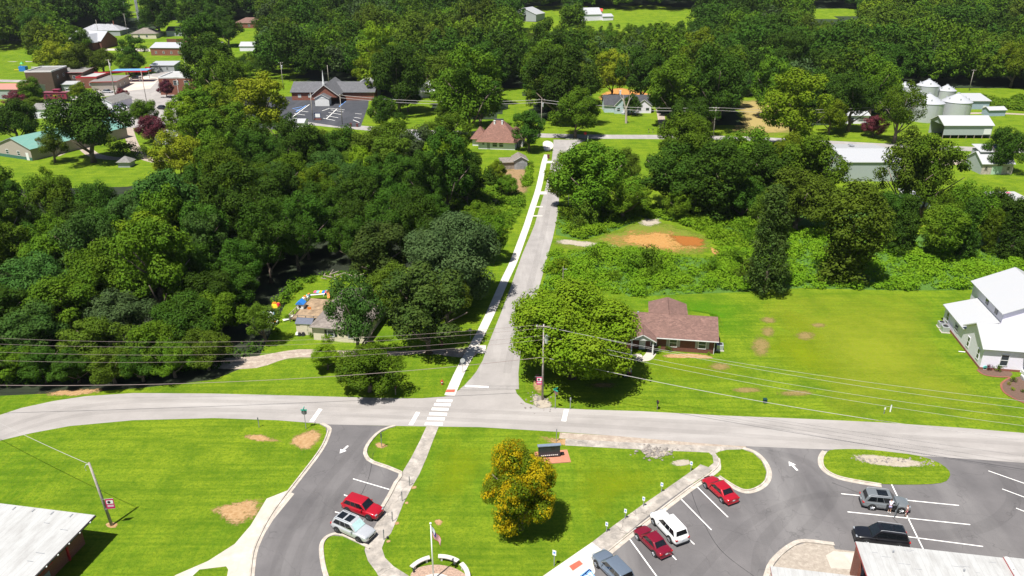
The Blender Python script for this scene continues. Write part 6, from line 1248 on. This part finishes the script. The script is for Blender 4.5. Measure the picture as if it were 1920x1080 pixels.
# ================================================================ POLES AND WIRES
WIRE = plain('wire_aluminium', (.32, .3, .29), .6, .0, .1); WIRE2 = plain('wire_dark', (.2,.15,.14), .7, 0, .1)
def hpole(px, py, H, label, arms=1, transformer=False, lean=(0, 0), r=.15, rz=0., name='utility_pole', group='wooden utility poles'):
    p = T(px, py); e = empty(name, p, rz, label, 'utility pole', group); MB().tube([(0, 0, -.2), (lean[0]*.5, lean[1]*.5, H/2), (lean[0], lean[1], H)], [r, r*.85, r*.65], 8).build('pole', plain('pole_wood', (.36,.32,.29), .9, var=.25), e, smooth=True)
    for k in range(arms):
        z = H-.35-k*.95; MB().box(lean[0]-.06, lean[1]-1.2, z, lean[0]+.06, lean[1]+1.2, z+.12).build('crossarm', M_wood, e) if False else MB().box(lean[0]-1., lean[1]-.16, z, lean[0]+1., lean[1]-.06, z+.12).build('crossarm', M_wood, e)
        for x in (-.9, 0, .9): MB().cyl((lean[0]+x, lean[1]-.11, z+.12), (lean[0]+x, lean[1]-.11, z+.32), .06, .04, 6).build('insulator', M_white, e)
    if transformer: q = MB(); q.cyl((.42, -.1, H-2.7), (.42, -.1, H-1.5), .26, n=12); q.cyl((.42, -.1, H-1.5), (.42, -.1, H-1.35), .2, .1, 10); q.box(.1, -.15, H-2.4, .25, -.05, H-1.8); q.build('transformer', M_galv, e)
    return e
hp = hpole(1017, 750, 11.6, 'tall wooden utility pole with transformer at the side street corner', 1, True)
hpole(1337, 257, 9.8, 'wooden pole with street light on the cross road left of the tree row', 1); hpole(1686, 249, 9.5, 'leaning wooden pole on the roadside beside the grain bins', 1, False, (.9, 0)); hpole(1015, 243, 10.5, 'wooden pole with transformer behind the street corner', 1, True)
hpole(642, 233, 10.5, 'wooden pole at the lower edge of the church lot', 1); hpole(587, 226, 10, 'wooden pole beside the church lot sign', 0); hpole(532, 169, 12, 'wooden pole behind the left wing of the church', 1, True); hpole(617, 160, 9, 'slim pole behind the church roof', 0)
hpole(218, 186, 16, 'tall double pole beside the fuel station', 1, True, r=.25); hpole(276, 196, 14, 'thin pole at the edge of the town car park', 0); hpole(342, 216, 14, 'pole behind the corner shop', 1, True); hpole(356, 176, 17, 'pole with transformer right of the corner shop', 1, True)
hpole(110, 80, 14, 'distant pole at the brick church', 1); hpole(240, 68, 14, 'distant pole left of the bungalow', 1); hpole(187, 74, 12, 'distant pole right of the grey-roofed house', 0); hpole(526, 47, 14, 'distant pole in the forest edge', 1); hpole(1817, 170, 9, 'pole with cross arm behind the machine shed', 1); hpole(440, 68, 10, 'distant pole on the lawn by the long brick house', 0)
hpole(1360, 10, 1, 'x', 0) if False else None
lp_ = hpole(210, 985, 8.1, 'leaning wooden pole with pink banner on the left lawn', 0, False, (-.75, .1), .16); br = MB(); br.tube([(-.75, .1, 7.9), (-1.05, 0, 7.9), (-1.2, -.05, 7.6), (-1.15, -.05, 7.2)], .035, 5); br.build('conduit', M_galv, lp_)
def banner(name, label, base, off, z, rz, h=1.0, w_=.62, par=None):
    e = empty(name, (base.x+off[0], base.y+off[1], z), rz, label, 'banner', 'pink banners on poles'); pk = plain('banner_pink', (.55,.01,.13), .6, var=.1)
    b_ = MB().box(.0, -.015, 0, w_, .015, h).build('cloth', pk, e); wt_ = M_white
    MB().box(w_*.12, -.022, h*.5, w_*.9, -.017, h*.86).build('emblem', wt_, b_); MB().cyl((w_*.42, -.03, h*.68), (w_*.42, -.023, h*.68), h*.13, n=10).build('emblem_centre', M_black, b_); MB().box(w_*.15, -.022, h*.18, w_*.88, -.017, h*.38).build('lettering_band', plain('banner_letter', (.7,.5,.6), .6), b_)
    q = MB(); q.cyl((-.22, 0, h+.02), (w_, 0, h+.02), .018, n=5); q.cyl((-.22, 0, -.02), (w_, 0, -.02), .018, n=5); q.build('bracket', M_galv, e); return e
banner('banner', 'pink banner on the leaning pole of the left lawn', G(210, 985), (.0, -.1), 2.3, .15, 1.25, .85)
banner('banner', 'pink banner on the tall pole at the side street corner', G(1017, 750), (-.85, -.1), 2.5, 0, 1.2, .75)
wn = 0
def wire(p, q, sag, label, r=.017, mt=None, grp='overhead wires'):
    global wn; wn += 1
    p, q = Vector(p), Vector(q); pts = []
    for i in range(25): t = i/24; v = p.lerp(q, t); v.z -= sag*4*t*(1-t); pts.append(v)
    return tag(MB().tube(pts, r, 4).build('overhead_wire', mt or WIRE), label, 'wire', grp)
b0 = G(1017, 750); 
for k, (z, zl, yl, yr, nm) in enumerate(((11.55, 10.2, 640, 740, 'topmost'), (11.2, 10., 653, 757, 'second'), (10., 9.2, 668, 775, 'third'), (9.4, 8.6, 686, 792, 'fourth'))):
    dx = (-.9, .9, -.0, .1)[k]
    wire(b0+Vector((dx, -.1, z)), G(-260, yl-22, zl), 2.2, '%s overhead wire running left from the corner pole past the dark woods' % nm, mt=WIRE2)
    wire(b0+Vector((dx, -.1, z)), G(2150, yr+34, zl), 1.3, '%s overhead wire running right from the corner pole over the lawn' % nm, mt=WIRE)
wire(b0+Vector((0, 0, 6.7)), G(-260, 716, 6.5), 2.0, 'lowest overhead wire running left from the corner pole', .035, WIRE2); wire(b0+Vector((0, 0, 6.7)), G(2150, 850, 6.), 1.4, 'lowest overhead wire running right from the corner pole', .035)
lt_ = G(210, 985)+Vector((-.75, .1, 7.9)); wire(lt_, G(-120, 730, 8.2), .4, 'twisted service wire from the leaning pole to the upper left', .03)
P1, P2, P3, P4 = [T(*q) for q in ((642, 233), (1015, 243), (1337, 257), (1686, 249))]
for z, nm in ((10.2, 'upper'), (9.3, 'lower')):
    wire(P1+Vector((0, 0, z)), P2+Vector((0, 0, z)), 1.4, '%s wire of the cross road between church lot and street corner' % nm, .06); wire(P2+Vector((0, 0, z)), P3+Vector((0, 0, z-.5)), 1.2, '%s wire in front of the dark-roofed cottage' % nm, .06); wire(P3+Vector((0, 0, z-.5)), P4+Vector((.9, 0, z-.8)), 1.2, '%s wire over the cross road tree row' % nm, .05)
# street light on the side street
sl_ = empty('street_lamp', G(1066, 384), 0, 'grey street lamp with arm over the side street', 'street lamp'); MB().tube([(0,0,0),(0,0,7.2)], [.1, .07], 8).build('pole', M_galv, sl_); q = MB(); q.tube([(0,0,7.0),(-1.2,0,7.4),(-2.6,0,7.5)], .045, 5); q.build('arm', M_galv, sl_); MB().box(-3.1, -.12, 7.42, -2.5, .12, 7.58).build('lamp_head', M_grey, sl_, bevel=.03)
sp_ = empty('street_lamp', G(1055, 540), 0, 'short pole top with small cross arm in the scrub behind the round tree', 'pole'); MB().tube([(0,0,0),(0,0,4.2)], [.1, .08], 7).build('pole', M_wood, sp_); MB().box(-.05, -.1, 3.7, .7, .0, 3.8).build('arm', M_galv, sp_)
# ================================================================ SIGNS, POSTS, SMALL THINGS
M_signback = plain('sign_back', (.12,.13,.14), .6); M_sgreen = plain('street_name_green', (.02,.38,.28), .5); M_sblue = plain('sign_blue', (.1,.25,.7), .5)
def sign(label, px, py, H=2.1, shape='rect', plate=M_white, w_=.3, h=.45, rz=0., name='sign_post', group=None, extra=None, post=M_grey, cat='sign'):
    p = T(px, py); e = empty(name, p, rz, label, cat, group); MB().box(-.035, -.035, -.1, .035, .035, H).build('post', post, e)
    if shape == 'rect': MB().box(-w_/2, -.06, H-h, w_/2, -.037, H+.02).build('plate', plate, e)
    elif shape == 'oct': m = MB(); m.add([(w_*cos((i+.5)*pi/4), y, H-w_*.6+w_*sin((i+.5)*pi/4)) for y in (-.06, -.038) for i in range(8)], [tuple(range(8)), tuple(range(8, 16))[::-1]]+[(i, 8+i, 8+(i+1) % 8, (i+1) % 8)[::-1] for i in range(8)]); m.build('plate', plate, e)
    elif shape == 'disc': m = MB(); m.cyl((0, -.06, H-w_), (0, -.038, H-w_), w_, n=14); m.build('plate', plate, e)
    if extra == 'street': MB().box(-.4, -.02, H+.05, .4, .02, H+.25).build('street_name_plate', M_sgreen, e); MB().box(-.02, -.4, H+.28, .02, .4, H+.48).build('street_name_plate', M_sgreen, e)
    if extra == 'bay': MB().box(-w_*.28, -.066, H-h*.62, w_*.28, -.061, H-h*.22).build('symbol', M_sblue, e)
    return e
for i, (px, py, lb) in enumerate(((1137,998,'nearest to the new white concrete'), (1172,973,'behind the white sport utility car'), (1206,950,'third from the new white concrete'), (1240,923,'opposite the empty angled bays'), (1295,883,'at the far end of the sidewalk by the drain'))):
    sign('small white and blue bay sign %s' % lb, px, py, 1.35, 'rect', M_white, .3, .48, -.5, group='bay signs along the sidewalk', extra='bay', name='parking_sign')
sign('taller blue accessible parking sign beside the new white concrete', 1039, 1061, 2.0, 'rect', M_white, .38, .6, -.4, extra='bay', name='parking_sign')
for px, py, lb in ((768,911,'farthest dark post sign along the old path'), (754,940,'second dark post sign along the old path'), (736,978,'dark post sign beside the red sport utility car'), (720,1012,'nearest dark post sign at the bend of the old path')):
    sign(lb, px, py, 1.35, 'rect', M_signback, .07, .45, .9, group='post signs along the old path', name='parking_sign'); patch('dirt', [(px+3, py+2), (px+12, py-1), (px+14, py+5), (px+4, py+7)], M_dirt, .026, .4)
sign('stop sign seen from behind with green street name plates at the left driveway', 574, 804, 2.7, 'oct', M_signback, .38, rz=pi, extra='street', name='stop_sign')
sign('stop sign seen from behind with teal street name plates at the corner pole', 1041, 766, 2.7, 'oct', plain('sign_back_brown', (.2,.09,.07), .6), .36, rz=pi*.75, extra='street', name='stop_sign')
sign('thin grey sign post on the grass right of the corner stop sign', 1069, 767, 1.8, 'rect', M_grey, .2, .4); sign('dark short post sign at the left roadside on the school lawn', 486, 801, 1.5, 'rect', M_signback, .14, .45); sign('grey sign on the wedge lawn beside the left driveway', 716, 839, 2.1, 'rect', M_signback, .16, .6, .6)
sign('dark edge-on sign post by the black school board', 1043, 828, 1.9, 'rect', M_signback, .08, .7, 1.2); sign('white and grey sign at the left edge of the sidewalk above the gravel drive', 882, 636, 1.9, 'rect', M_grey, .5, .5); sign('grey octagonal sign beside the white sidewalk at the crossing', 868, 699, 2.3, 'oct', plain('sign_back_pale', (.5,.52,.53), .5), .38, rz=.2, name='stop_sign')
sign('red stop sign at the end of the side street', 1097, 262, 2.4, 'oct', plain('stop_red', (.6,.02,.04), .5), .5, name='stop_sign'); MB().cyl((0, 0, 0), (0, 0, 2.2), .08).build('marker_post', M_white) if False else None
small('marker_post', 'white marker post on the grass right of the side street end', 'post', 1102, 266, [('post', MB().cyl((0,0,0),(0,0,2.),.12), M_white)])
def mailbox(label, px, py, col=M_black, group='mailboxes'):
    p = T(px, py); e = empty('mailbox', p, 0, label, 'mailbox', group); MB().box(-.05, -.05, 0, .05, .05, 1.05).build('post', M_wood, e); m = MB(); m.box(-.13, -.26, 1.05, .13, .26, 1.22); m.cyl((0, -.26, 1.22), (0, .26, 1.22), .13, n=10); m.build('box', col, e); MB().box(.13, -.1, 1.2, .15, .1, 1.4).build('flag', M_red, e); return e
mailbox('black mailbox on the verge in the shade of the low leafy tree', 742, 740); mailbox('dark mailbox at the roadside in front of the wide lawn', 1232, 768); mailbox('dark mailbox beside the gravel drive of the dark-roofed cottage', 1216, 249); mailbox('second dark mailbox nearer the tree by the cottage drive', 1224, 249)
sign('thin grey marker post near the roadside on the wide lawn', 1657, 776, 1.0, 'rect', M_white, .2, .3, name='utility_pedestal', cat='utility box'); small('utility_pedestal', 'short white round-topped utility post on the wide lawn', 'utility box', 1669, 772, [('post', MB().cyl((0,0,0),(0,0,1.),.09,.09,10), M_white), ('cap', MB().cyl((0,0,1.),(0,0,1.1),.09,.03,10), M_galv)])
small('utility_box', 'dark green utility box on the wide lawn', 'utility box', 1434, 755, [('box', MB().box(-.22,-.22,0,.22,.22,.55), plain('utility_green', (.012,.05,.04), .8, spec=.1)), ('lid', MB().box(-.25,-.25,.55,.25,.25,.62), plain('dark_lid', (.012,.05,.05), .9, spec=.1))])
h = MB(); h.cyl((0,0,0),(0,0,.65),.13,.12,10); h.cyl((0,0,.65),(0,0,.8),.14,.04,10)
small('fire_hydrant', 'red fire hydrant on the grass beside the white sidewalk', 'hydrant', 829, 721, [('body', h, M_red), ('nozzle', MB().cyl((-.25,0,.45),(.25,0,.45),.07,n=8), M_red), ('cap', MB().cyl((0,-.2,.42),(0,0,.42),.08,n=8), M_white)])
bn = MB(); bn.add([(-.28,-.3,0),(.28,-.3,0),(.28,.3,0),(-.28,.3,0),(-.36,-.38,1.05),(.36,-.38,1.05),(.36,.38,1.05),(-.36,.38,1.05)], [(3,2,1,0),(4,5,6,7),(0,1,5,4),(1,2,6,5),(2,3,7,6),(3,0,4,7)]); BN = plain('bin_brown', (.14,.04,.04), .5)
small('wheelie_bin', 'dark red-brown wheeled bin in the shade by the gravel drive', 'bin', 828, 648, [('body', bn, BN), ('lid', MB().box(-.38,-.42,1.05,.38,.4,1.13), BN)])
for px, py, lb in ((1028,297,'brown wheeled bin on the sidewalk near the street corner'), (658,237,'brown wheeled bin left of the pair at the church lot driveway'), (670,238,'brown wheeled bin right of the pair at the church lot driveway')): small('wheelie_bin', lb, 'bin', px, py, [('body', MB().add([v for v in bn.v], [f for f in bn.f]), BN), ('lid', MB().box(-.38,-.42,1.05,.38,.4,1.13), BN)])
small('church_sign', 'dark blue and white sign board at the church lot edge', 'sign', 596, 225, [('board', MB().box(-1.2,-.12,.6,1.2,.12,2.6), plain('navy_board', (.03,.05,.12), .5)), ('panel', MB().box(-1.,-.16,1.,1.,-.12,2.3), M_white), ('base', MB().box(-1.3,-.3,0,1.3,.3,.6), W_brick2)])
# school board
sb_ = empty('school_sign', G(1038, 857), .12, 'black school notice board on a brick paved pad by the autumn tree', 'sign')
MB().box(-2.2, -1.3, -.02, 1.9, 1.2, .1).build('brick_pad', brickm('pad_brick', (.5,.2,.12), (.42,.16,.1), (.5,.35,.28), 1.5), sb_); MB().box(-1.9, -.18, .25, .75, .18, 1.75).build('cabinet', plain('board_black', (.03,.035,.05), .3), sb_)
MB().box(-2.0, -.25, 1.75, .85, .25, 1.84).build('top_cap', plain('board_cap', (.16,.2,.27), .5), sb_)
for x in (-1.75, .6): MB().box(x-.08, -.08, .08, x+.08, .08, .25).build('leg', M_black, sb_)
tx = MB()
for i in range(9): tx.box(-1.6+i*.24, -.19, .38+.02*(i % 2), -1.6+i*.24+.17, -.182, .52)
tx.build('lettering', M_white, sb_); MB().box(-.35, -.19, 1.25, .1, -.182, 1.5).build('emblem', M_black, sb_); fb = MB(); fb.cyl((1.15, .2, .1), (1.15, .2, .35), .16, .2, 8); fb.build('flower_pot', M_black, sb_)
# flag, benches
fp = G(813, 1087); fe_ = empty('flagpole', fp, 0, 'white flagpole in the round bed at the bottom of the picture', 'flagpole')
MB().tube([(0, 0, 0), (0, 0, 3.6), (0, 0, 6.9)], [.085, .07, .05], 12).build('pole', M_white, fe_, smooth=True); bl = bmesh.new(); bmesh.ops.create_uvsphere(bl, u_segments=12, v_segments=8, radius=.11); me_ = bpy.data.meshes.new('finial'); bl.to_mesh(me_); bl.free(); me_.materials.append(M_white); fo_ = bpy.data.objects.new('finial', me_); COL.objects.link(fo_); fo_.parent = fe_; fo_.location = (0, 0, 6.98)
fl_ = MB(); nu, nv = 20, 13; hh, ww_ = 1.15, 1.9
def fpt(u, v):
    # hanging cloth: hoist along the pole, fly edge falls
    dr = u**1.0*1.55; x = .06+u*.85+.05*sin(u*9+v*2); return (x, .10*sin(u*11+v*1.5)*u+.05, 6.6-v*hh*(1-.25*u)-dr)
for j in range(nv):
    for i in range(nu):
        canton = i < 10 and j < 8; mi = 2 if canton else (0 if j % 2 == 0 else 1)
        fl_.add([fpt(i/nu, j/nv), fpt((i+1)/nu, j/nv), fpt((i+1)/nu, (j+1)/nv), fpt(i/nu, (j+1)/nv)], [(3, 2, 1, 0)], mi)
fo2 = fl_.build('flag', [plain('flag_red', (.5,.004,.02), .7), plain('flag_white', (.6,.6,.62), .7), plain('flag_blue', (.02,.05,.33), .7)], None); fo2.location = fp; so_ = fo2.modifiers.new('solid', 'SOLIDIFY'); so_.thickness = .008
tag(fo2, 'stars and stripes flag hanging from the white flagpole', 'flag'); stm = MB()
for j in range(5):
    for i in range(6): p = Vector(fpt((i+.7)/nu*1.2, (j+.8)/nv*1.15)); stm.box(p.x-.025, p.y-.03, p.z-.025, p.x+.025, p.y-.012, p.z+.025)
stm.build('stars', M_white, fo2)
patch('flower_bed', [(770,1084),(772,1074),(786,1064),(815,1059),(845,1063),(868,1074),(880,1088),(870,1130),(820,1140),(775,1120)], plain('bed_gravel', (.35,.24,.18), .95, var=.3, scale=5), .02, .1); sheet('round_slab', [(795,1084),(805,1078),(822,1076),(838,1080),(846,1090),(840,1110),(815,1116),(796,1105)], M_white_conc, .05, 4)
def bench(label, a):
    R_ = 3.05; e = empty('curved_bench', fp+Vector((.35, -.35, 0)), a, label, 'bench', 'white curved stone benches'); m = MB(); n = 10; hs = .36
    vs = [(r_*cos((i/n-.5)*2*hs), r_*sin((i/n-.5)*2*hs), z) for z in (.42, .52) for r_ in (R_-.24, R_+.24) for i in range(n+1)]; k = n+1
    m.add(vs, [(2*k+i, 3*k+i, 3*k+i+1, 2*k+i+1) for i in range(n)]+[(i+1, k+i+1, k+i, i) for i in range(n)]+[(i, 2*k+i, 2*k+i+1, i+1) for i in range(n)]+[(k+i+1, 3*k+i+1, 3*k+i, k+i) for i in range(n)]+[(0, k, 3*k, 2*k), (n, 2*k+n, 3*k+n, k+n)]); m.build('seat', M_white_conc, e)
    for q in (-.24, .24): MB().box(R_-.18, -.09, 0, R_+.18, .09, .42, 0, Matrix.Rotation(q, 4, 'Z')).build('leg', M_white_conc, e)
bench('left white curved bench beside the flagpole', 2.25); bench('middle white curved bench behind the flagpole', 1.25); bench('right white curved bench at the bottom edge', .38)
small('landscape_light', 'tiny black ground light at the left rim of the round bed', 'light', 776, 1073, [('housing', MB().cyl((0,0,0),(0,0,.25),.08,.12,8), M_black)]); small('landscape_light', 'tiny black ground light at the path bend', 'light', 727, 1010, [('housing', MB().cyl((0,0,0),(0,0,.25),.08,.12,8), M_black)])
small('downpipe', 'white downpipe outlets along the white house wall', 'pipe', 1797, 660, [('pipe', MB().cyl((0,0,.1),(.9,-.2,.1),.07), M_white)]); small('hose_reel', 'teal hose reel at the corner of the white house', 'hose reel', 1845, 692, [('reel', MB().cyl((0,-.2,.35),(0,.2,.35),.3,n=12), plain('hose_teal', (.1,.4,.35), .5)), ('stand', MB().box(-.2,-.2,0,.2,.2,.3), M_trim)])
rk = MB(); rr = random.Random(5)
def rocks(name, label, px, py, n, sx, sy, s0, s1, mt):
    p = T(px, py); q = MB()
    for i in range(n):
        s = rr.uniform(s0, s1); c = Vector((rr.gauss(0, sx), rr.gauss(0, sy), s*.25)); b = [Vector((rr.uniform(.6, 1.)*s*a, rr.uniform(.6, 1.)*s*b_, rr.uniform(.5, .9)*s*d)) for a, b_, d in ((1,0,0),(0,1,0),(-1,0,0),(0,-1,0),(0,0,1),(0,0,-.4))]
        q.add([c+v for v in b], [(0,1,4),(1,2,4),(2,3,4),(3,0,4),(1,0,5),(2,1,5),(3,2,5),(0,3,5)])
    o = q.build(name, mt); o.location = p; return tag(o, label, 'rubble', kind='stuff')
M_rock = plain('grey_rubble', (.24,.21,.19), .95, var=.35)
rocks('rubble', 'grey stone rubble in the ditch of the school lawn', 1228, 848, 90, 1.2, .7, .1, .35, M_rock); rocks('rubble', 'rubble around the foot of the corner utility pole', 1012, 752, 60, .9, 1.1, .1, .3, M_rock); rocks('rubble', 'broken stones on the oval grass island', 1660, 864, 60, 2.3, .35, .08, .25, M_rock); rocks('rubble', 'pale rubble on the vine bank', 1683, 472, 40, 1.6, .5, .1, .35, plain('pale_rubble', (.42,.35,.3), .9)); rocks('rubble', 'stones at the right end of the oval grass island', 1740, 868, 30, .7, .4, .08, .22, M_rock)
# ================================================================ PEOPLE
skin_m = plain('skin', (.48,.27,.19), .6, var=.05)
def skinned(name, chains, mt, par, sub=1):
    """one continuous body: joints as vertices, radii per joint"""
    vs, es, rs = [], [], []
    idx = {}
    for ch in chains:
        prev = None
        for key, p, r in ch:
            if key not in idx: idx[key] = len(vs); vs.append(p); rs.append(r)
            i = idx[key]
            if prev is not None: es.append((prev, i))
            prev = i
    me = bpy.data.meshes.new(name); me.from_pydata(vs, es, []); o = bpy.data.objects.new(name, me); COL.objects.link(o); o.parent = par
    me.materials.append(mt)
    sk = o.modifiers.new('skin', 'SKIN'); sl2 = me.skin_vertices
    if not sl2: 
        bm = bmesh.new(); bm.from_mesh(me); bm.verts.layers.skin.verify(); bm.to_mesh(me); bm.free()
    for i, sv in enumerate(me.skin_vertices[0].data): sv.radius = (rs[i], rs[i]); sv.use_root = (i == 0)
    sk.use_smooth_shade = True; su = o.modifiers.new('sub', 'SUBSURF'); su.levels = su.render_levels = sub
    return o
def person(label, px, py, rz, s, shirt, shorts, hair, shoes, lean=0., arms='down', mid=None):
    p = G(px, py); e = empty('person', p, rz, label, 'person'); e.scale = (s, s, s)
    L_ = lean; P = dict(pel=(0,0,.95), wst=(L_*.3,0,1.12), cht=(L_*.75,0,1.34), nek=(L_*1.05,0,1.5), hd0=(L_*1.15,0,1.58), hd1=(L_*1.25+.01,0,1.68), hd2=(L_*1.25,0,1.76))
    def arm(sg):
        sh_p = (L_*.95, sg*.19, 1.43)
        if arms == 'reach': el, wr = (L_*.95+.2, sg*.24, 1.24), (L_*.95+.42, sg*.17, 1.2)
        else: el, wr = (L_*.9-.02, sg*.26, 1.15), (L_*.9+.07, sg*.27, .92)
        d = Vector(wr)-Vector(el); d.normalize(); h_ = Vector(wr)+d*.08
        ch = [[('cht', P['cht'], .125), ('sh%d' % sg, sh_p, .062), ('el%d' % sg, el, .045), ('wr%d' % sg, wr, .03), ('pm%d' % sg, tuple(h_), .036)]]
        for f in range(5):
            o_ = (f-2)*.018; fl2 = h_+d*(.055 if f in (1, 2, 3) else .04)+Vector((o_*.5, o_, -.01*f)) ; ch.append([('pm%d' % sg, tuple(h_), .036), ('f%d%d' % (sg, f), tuple(fl2), .009)])
        return ch
    def leg(sg): return [[('pel', P['pel'], .14), ('hp%d' % sg, (0, sg*.09, .86), .095), ('kn%d' % sg, (.04, sg*.1, .49), .06), ('an%d' % sg, (-.01, sg*.1, .09), .038), ('tt%d' % sg, (.13, sg*.11, .035), .035)]]
    body = skinned('body', [[('pel', P['pel'], .14), ('wst', P['wst'], .12), ('cht', P['cht'], .125), ('nek', P['nek'], .055), ('hd0', P['hd0'], .075), ('hd1', P['hd1'], .098), ('hd2', P['hd2'], .07)]]+arm(-1)+arm(1)+leg(-1)+leg(1), skin_m, e)
    skinned('shirt', [[('wst', (0, 0, .98), .15), ('w2', P['wst'], .142), ('cht', P['cht'], .148), ('top', (L_*1., 0, 1.45), .1)]]+[[('cht', P['cht'], .148), ('s%d' % g_, (L_*.95, g_*.2, 1.42), .082), ('q%d' % g_, (L_*.95, g_*.235, 1.3), .072)] for g_ in (-1, 1)], shirt, e)
    skinned('shorts', [[('pel', (0, 0, 1.0), .15), ('p2', (0, 0, .9), .155)]]+[[('p2', (0, 0, .9), .155), ('a%d' % g_, (.01, g_*.095, .8), .108), ('b%d' % g_, (.025, g_*.1, .62), .095)] for g_ in (-1, 1)], shorts, e)
    hx = L_*1.25
    skinned('hair', [[('a', (hx-.03, 0, 1.79), .085), ('b', (hx-.06, 0, 1.70), .095), ('c', (hx-.08, 0, 1.58), .07)]], hair, e)
    for g_ in (-1, 1): MB().box(-.07, g_*.105-.045, -.0, .19, g_*.105+.045, .085).build('shoe', shoes, e, bevel=.02)
    f = MB()
    for g_ in (-1, 1): f.cyl((hx+.085, g_*.035, 1.68), (hx+.1, g_*.035, 1.68), .012, n=6)
    f.build('eyes', M_black, e); MB().cyl((hx+.09, 0, 1.66), (hx+.125, 0, 1.64), .016, .01, 6).build('nose', skin_m, e); MB().box(hx+.08, -.025, 1.605, hx+.1, .025, 1.615).build('mouth', plain('lips', (.4,.12,.1), .6), e)
    return e
hairb = plain('brown_hair', (.06,.03,.02), .7)
person('adult in white and lilac top leaning into the open door of the grey car', 1667, 961, radians(65), .98, plain('white_lilac_top', (.72,.66,.78), .8, var=.2, scale=9), plain('lilac_shorts', (.4,.38,.6), .8), hairb, M_white, .22, 'reach')
person('child in pale pink clothes standing by the front wheel of the grey car', 1698.5, 968, radians(140), .86, plain('pale_pink_top', (.75,.5,.45), .8), plain('pink_shorts', (.65,.2,.28), .8), hairb, M_black, .03)

# ---- look-alikes get told apart by where they stand
by_l = {}
for o in bpy.data.objects:
    if o.parent is None and o.get('label') and 'kind' not in o: by_l.setdefault(o['label'], []).append(o)
for lb, os_ in by_l.items():
    if len(os_) < 2: continue
    os_.sort(key=lambda o: proj(o.location.x, o.location.y, o.location.z)[0]); n_ = len(os_)
    for i, o in enumerate(os_):
        o['label'] = lb+', '+('leftmost' if i == 0 else 'rightmost' if i == n_-1 else 'middle one' if n_ == 3 else ['second', 'third', 'fourth', 'fifth', 'sixth', 'seventh', 'eighth', 'ninth', 'tenth'][min(i-1, 8)]+' from left')
# ================================================================ HAZE
hz_m = bpy.data.materials.new('thin_haze'); hz_m.use_nodes = True; hn = hz_m.node_tree; hn.nodes.remove(hn.nodes['Principled BSDF'])
pv = hn.nodes.new('ShaderNodeVolumePrincipled'); pv.inputs['Color'].default_value = (.80, .88, .97, 1); pv.inputs['Density'].default_value = .00004; pv.inputs['Anisotropy'].default_value = .2
hn.links.new(pv.outputs[0], hn.nodes['Material Output'].inputs['Volume'])
hb = MB().box(-3100, -110, -1.4, 3100, 3300, 92).build('haze', hz_m); hb['kind'] = 'stuff'; hb['label'] = 'thin summer haze over the fields and woods'; hb['category'] = 'haze'
S.cycles.volume_bounces = 0
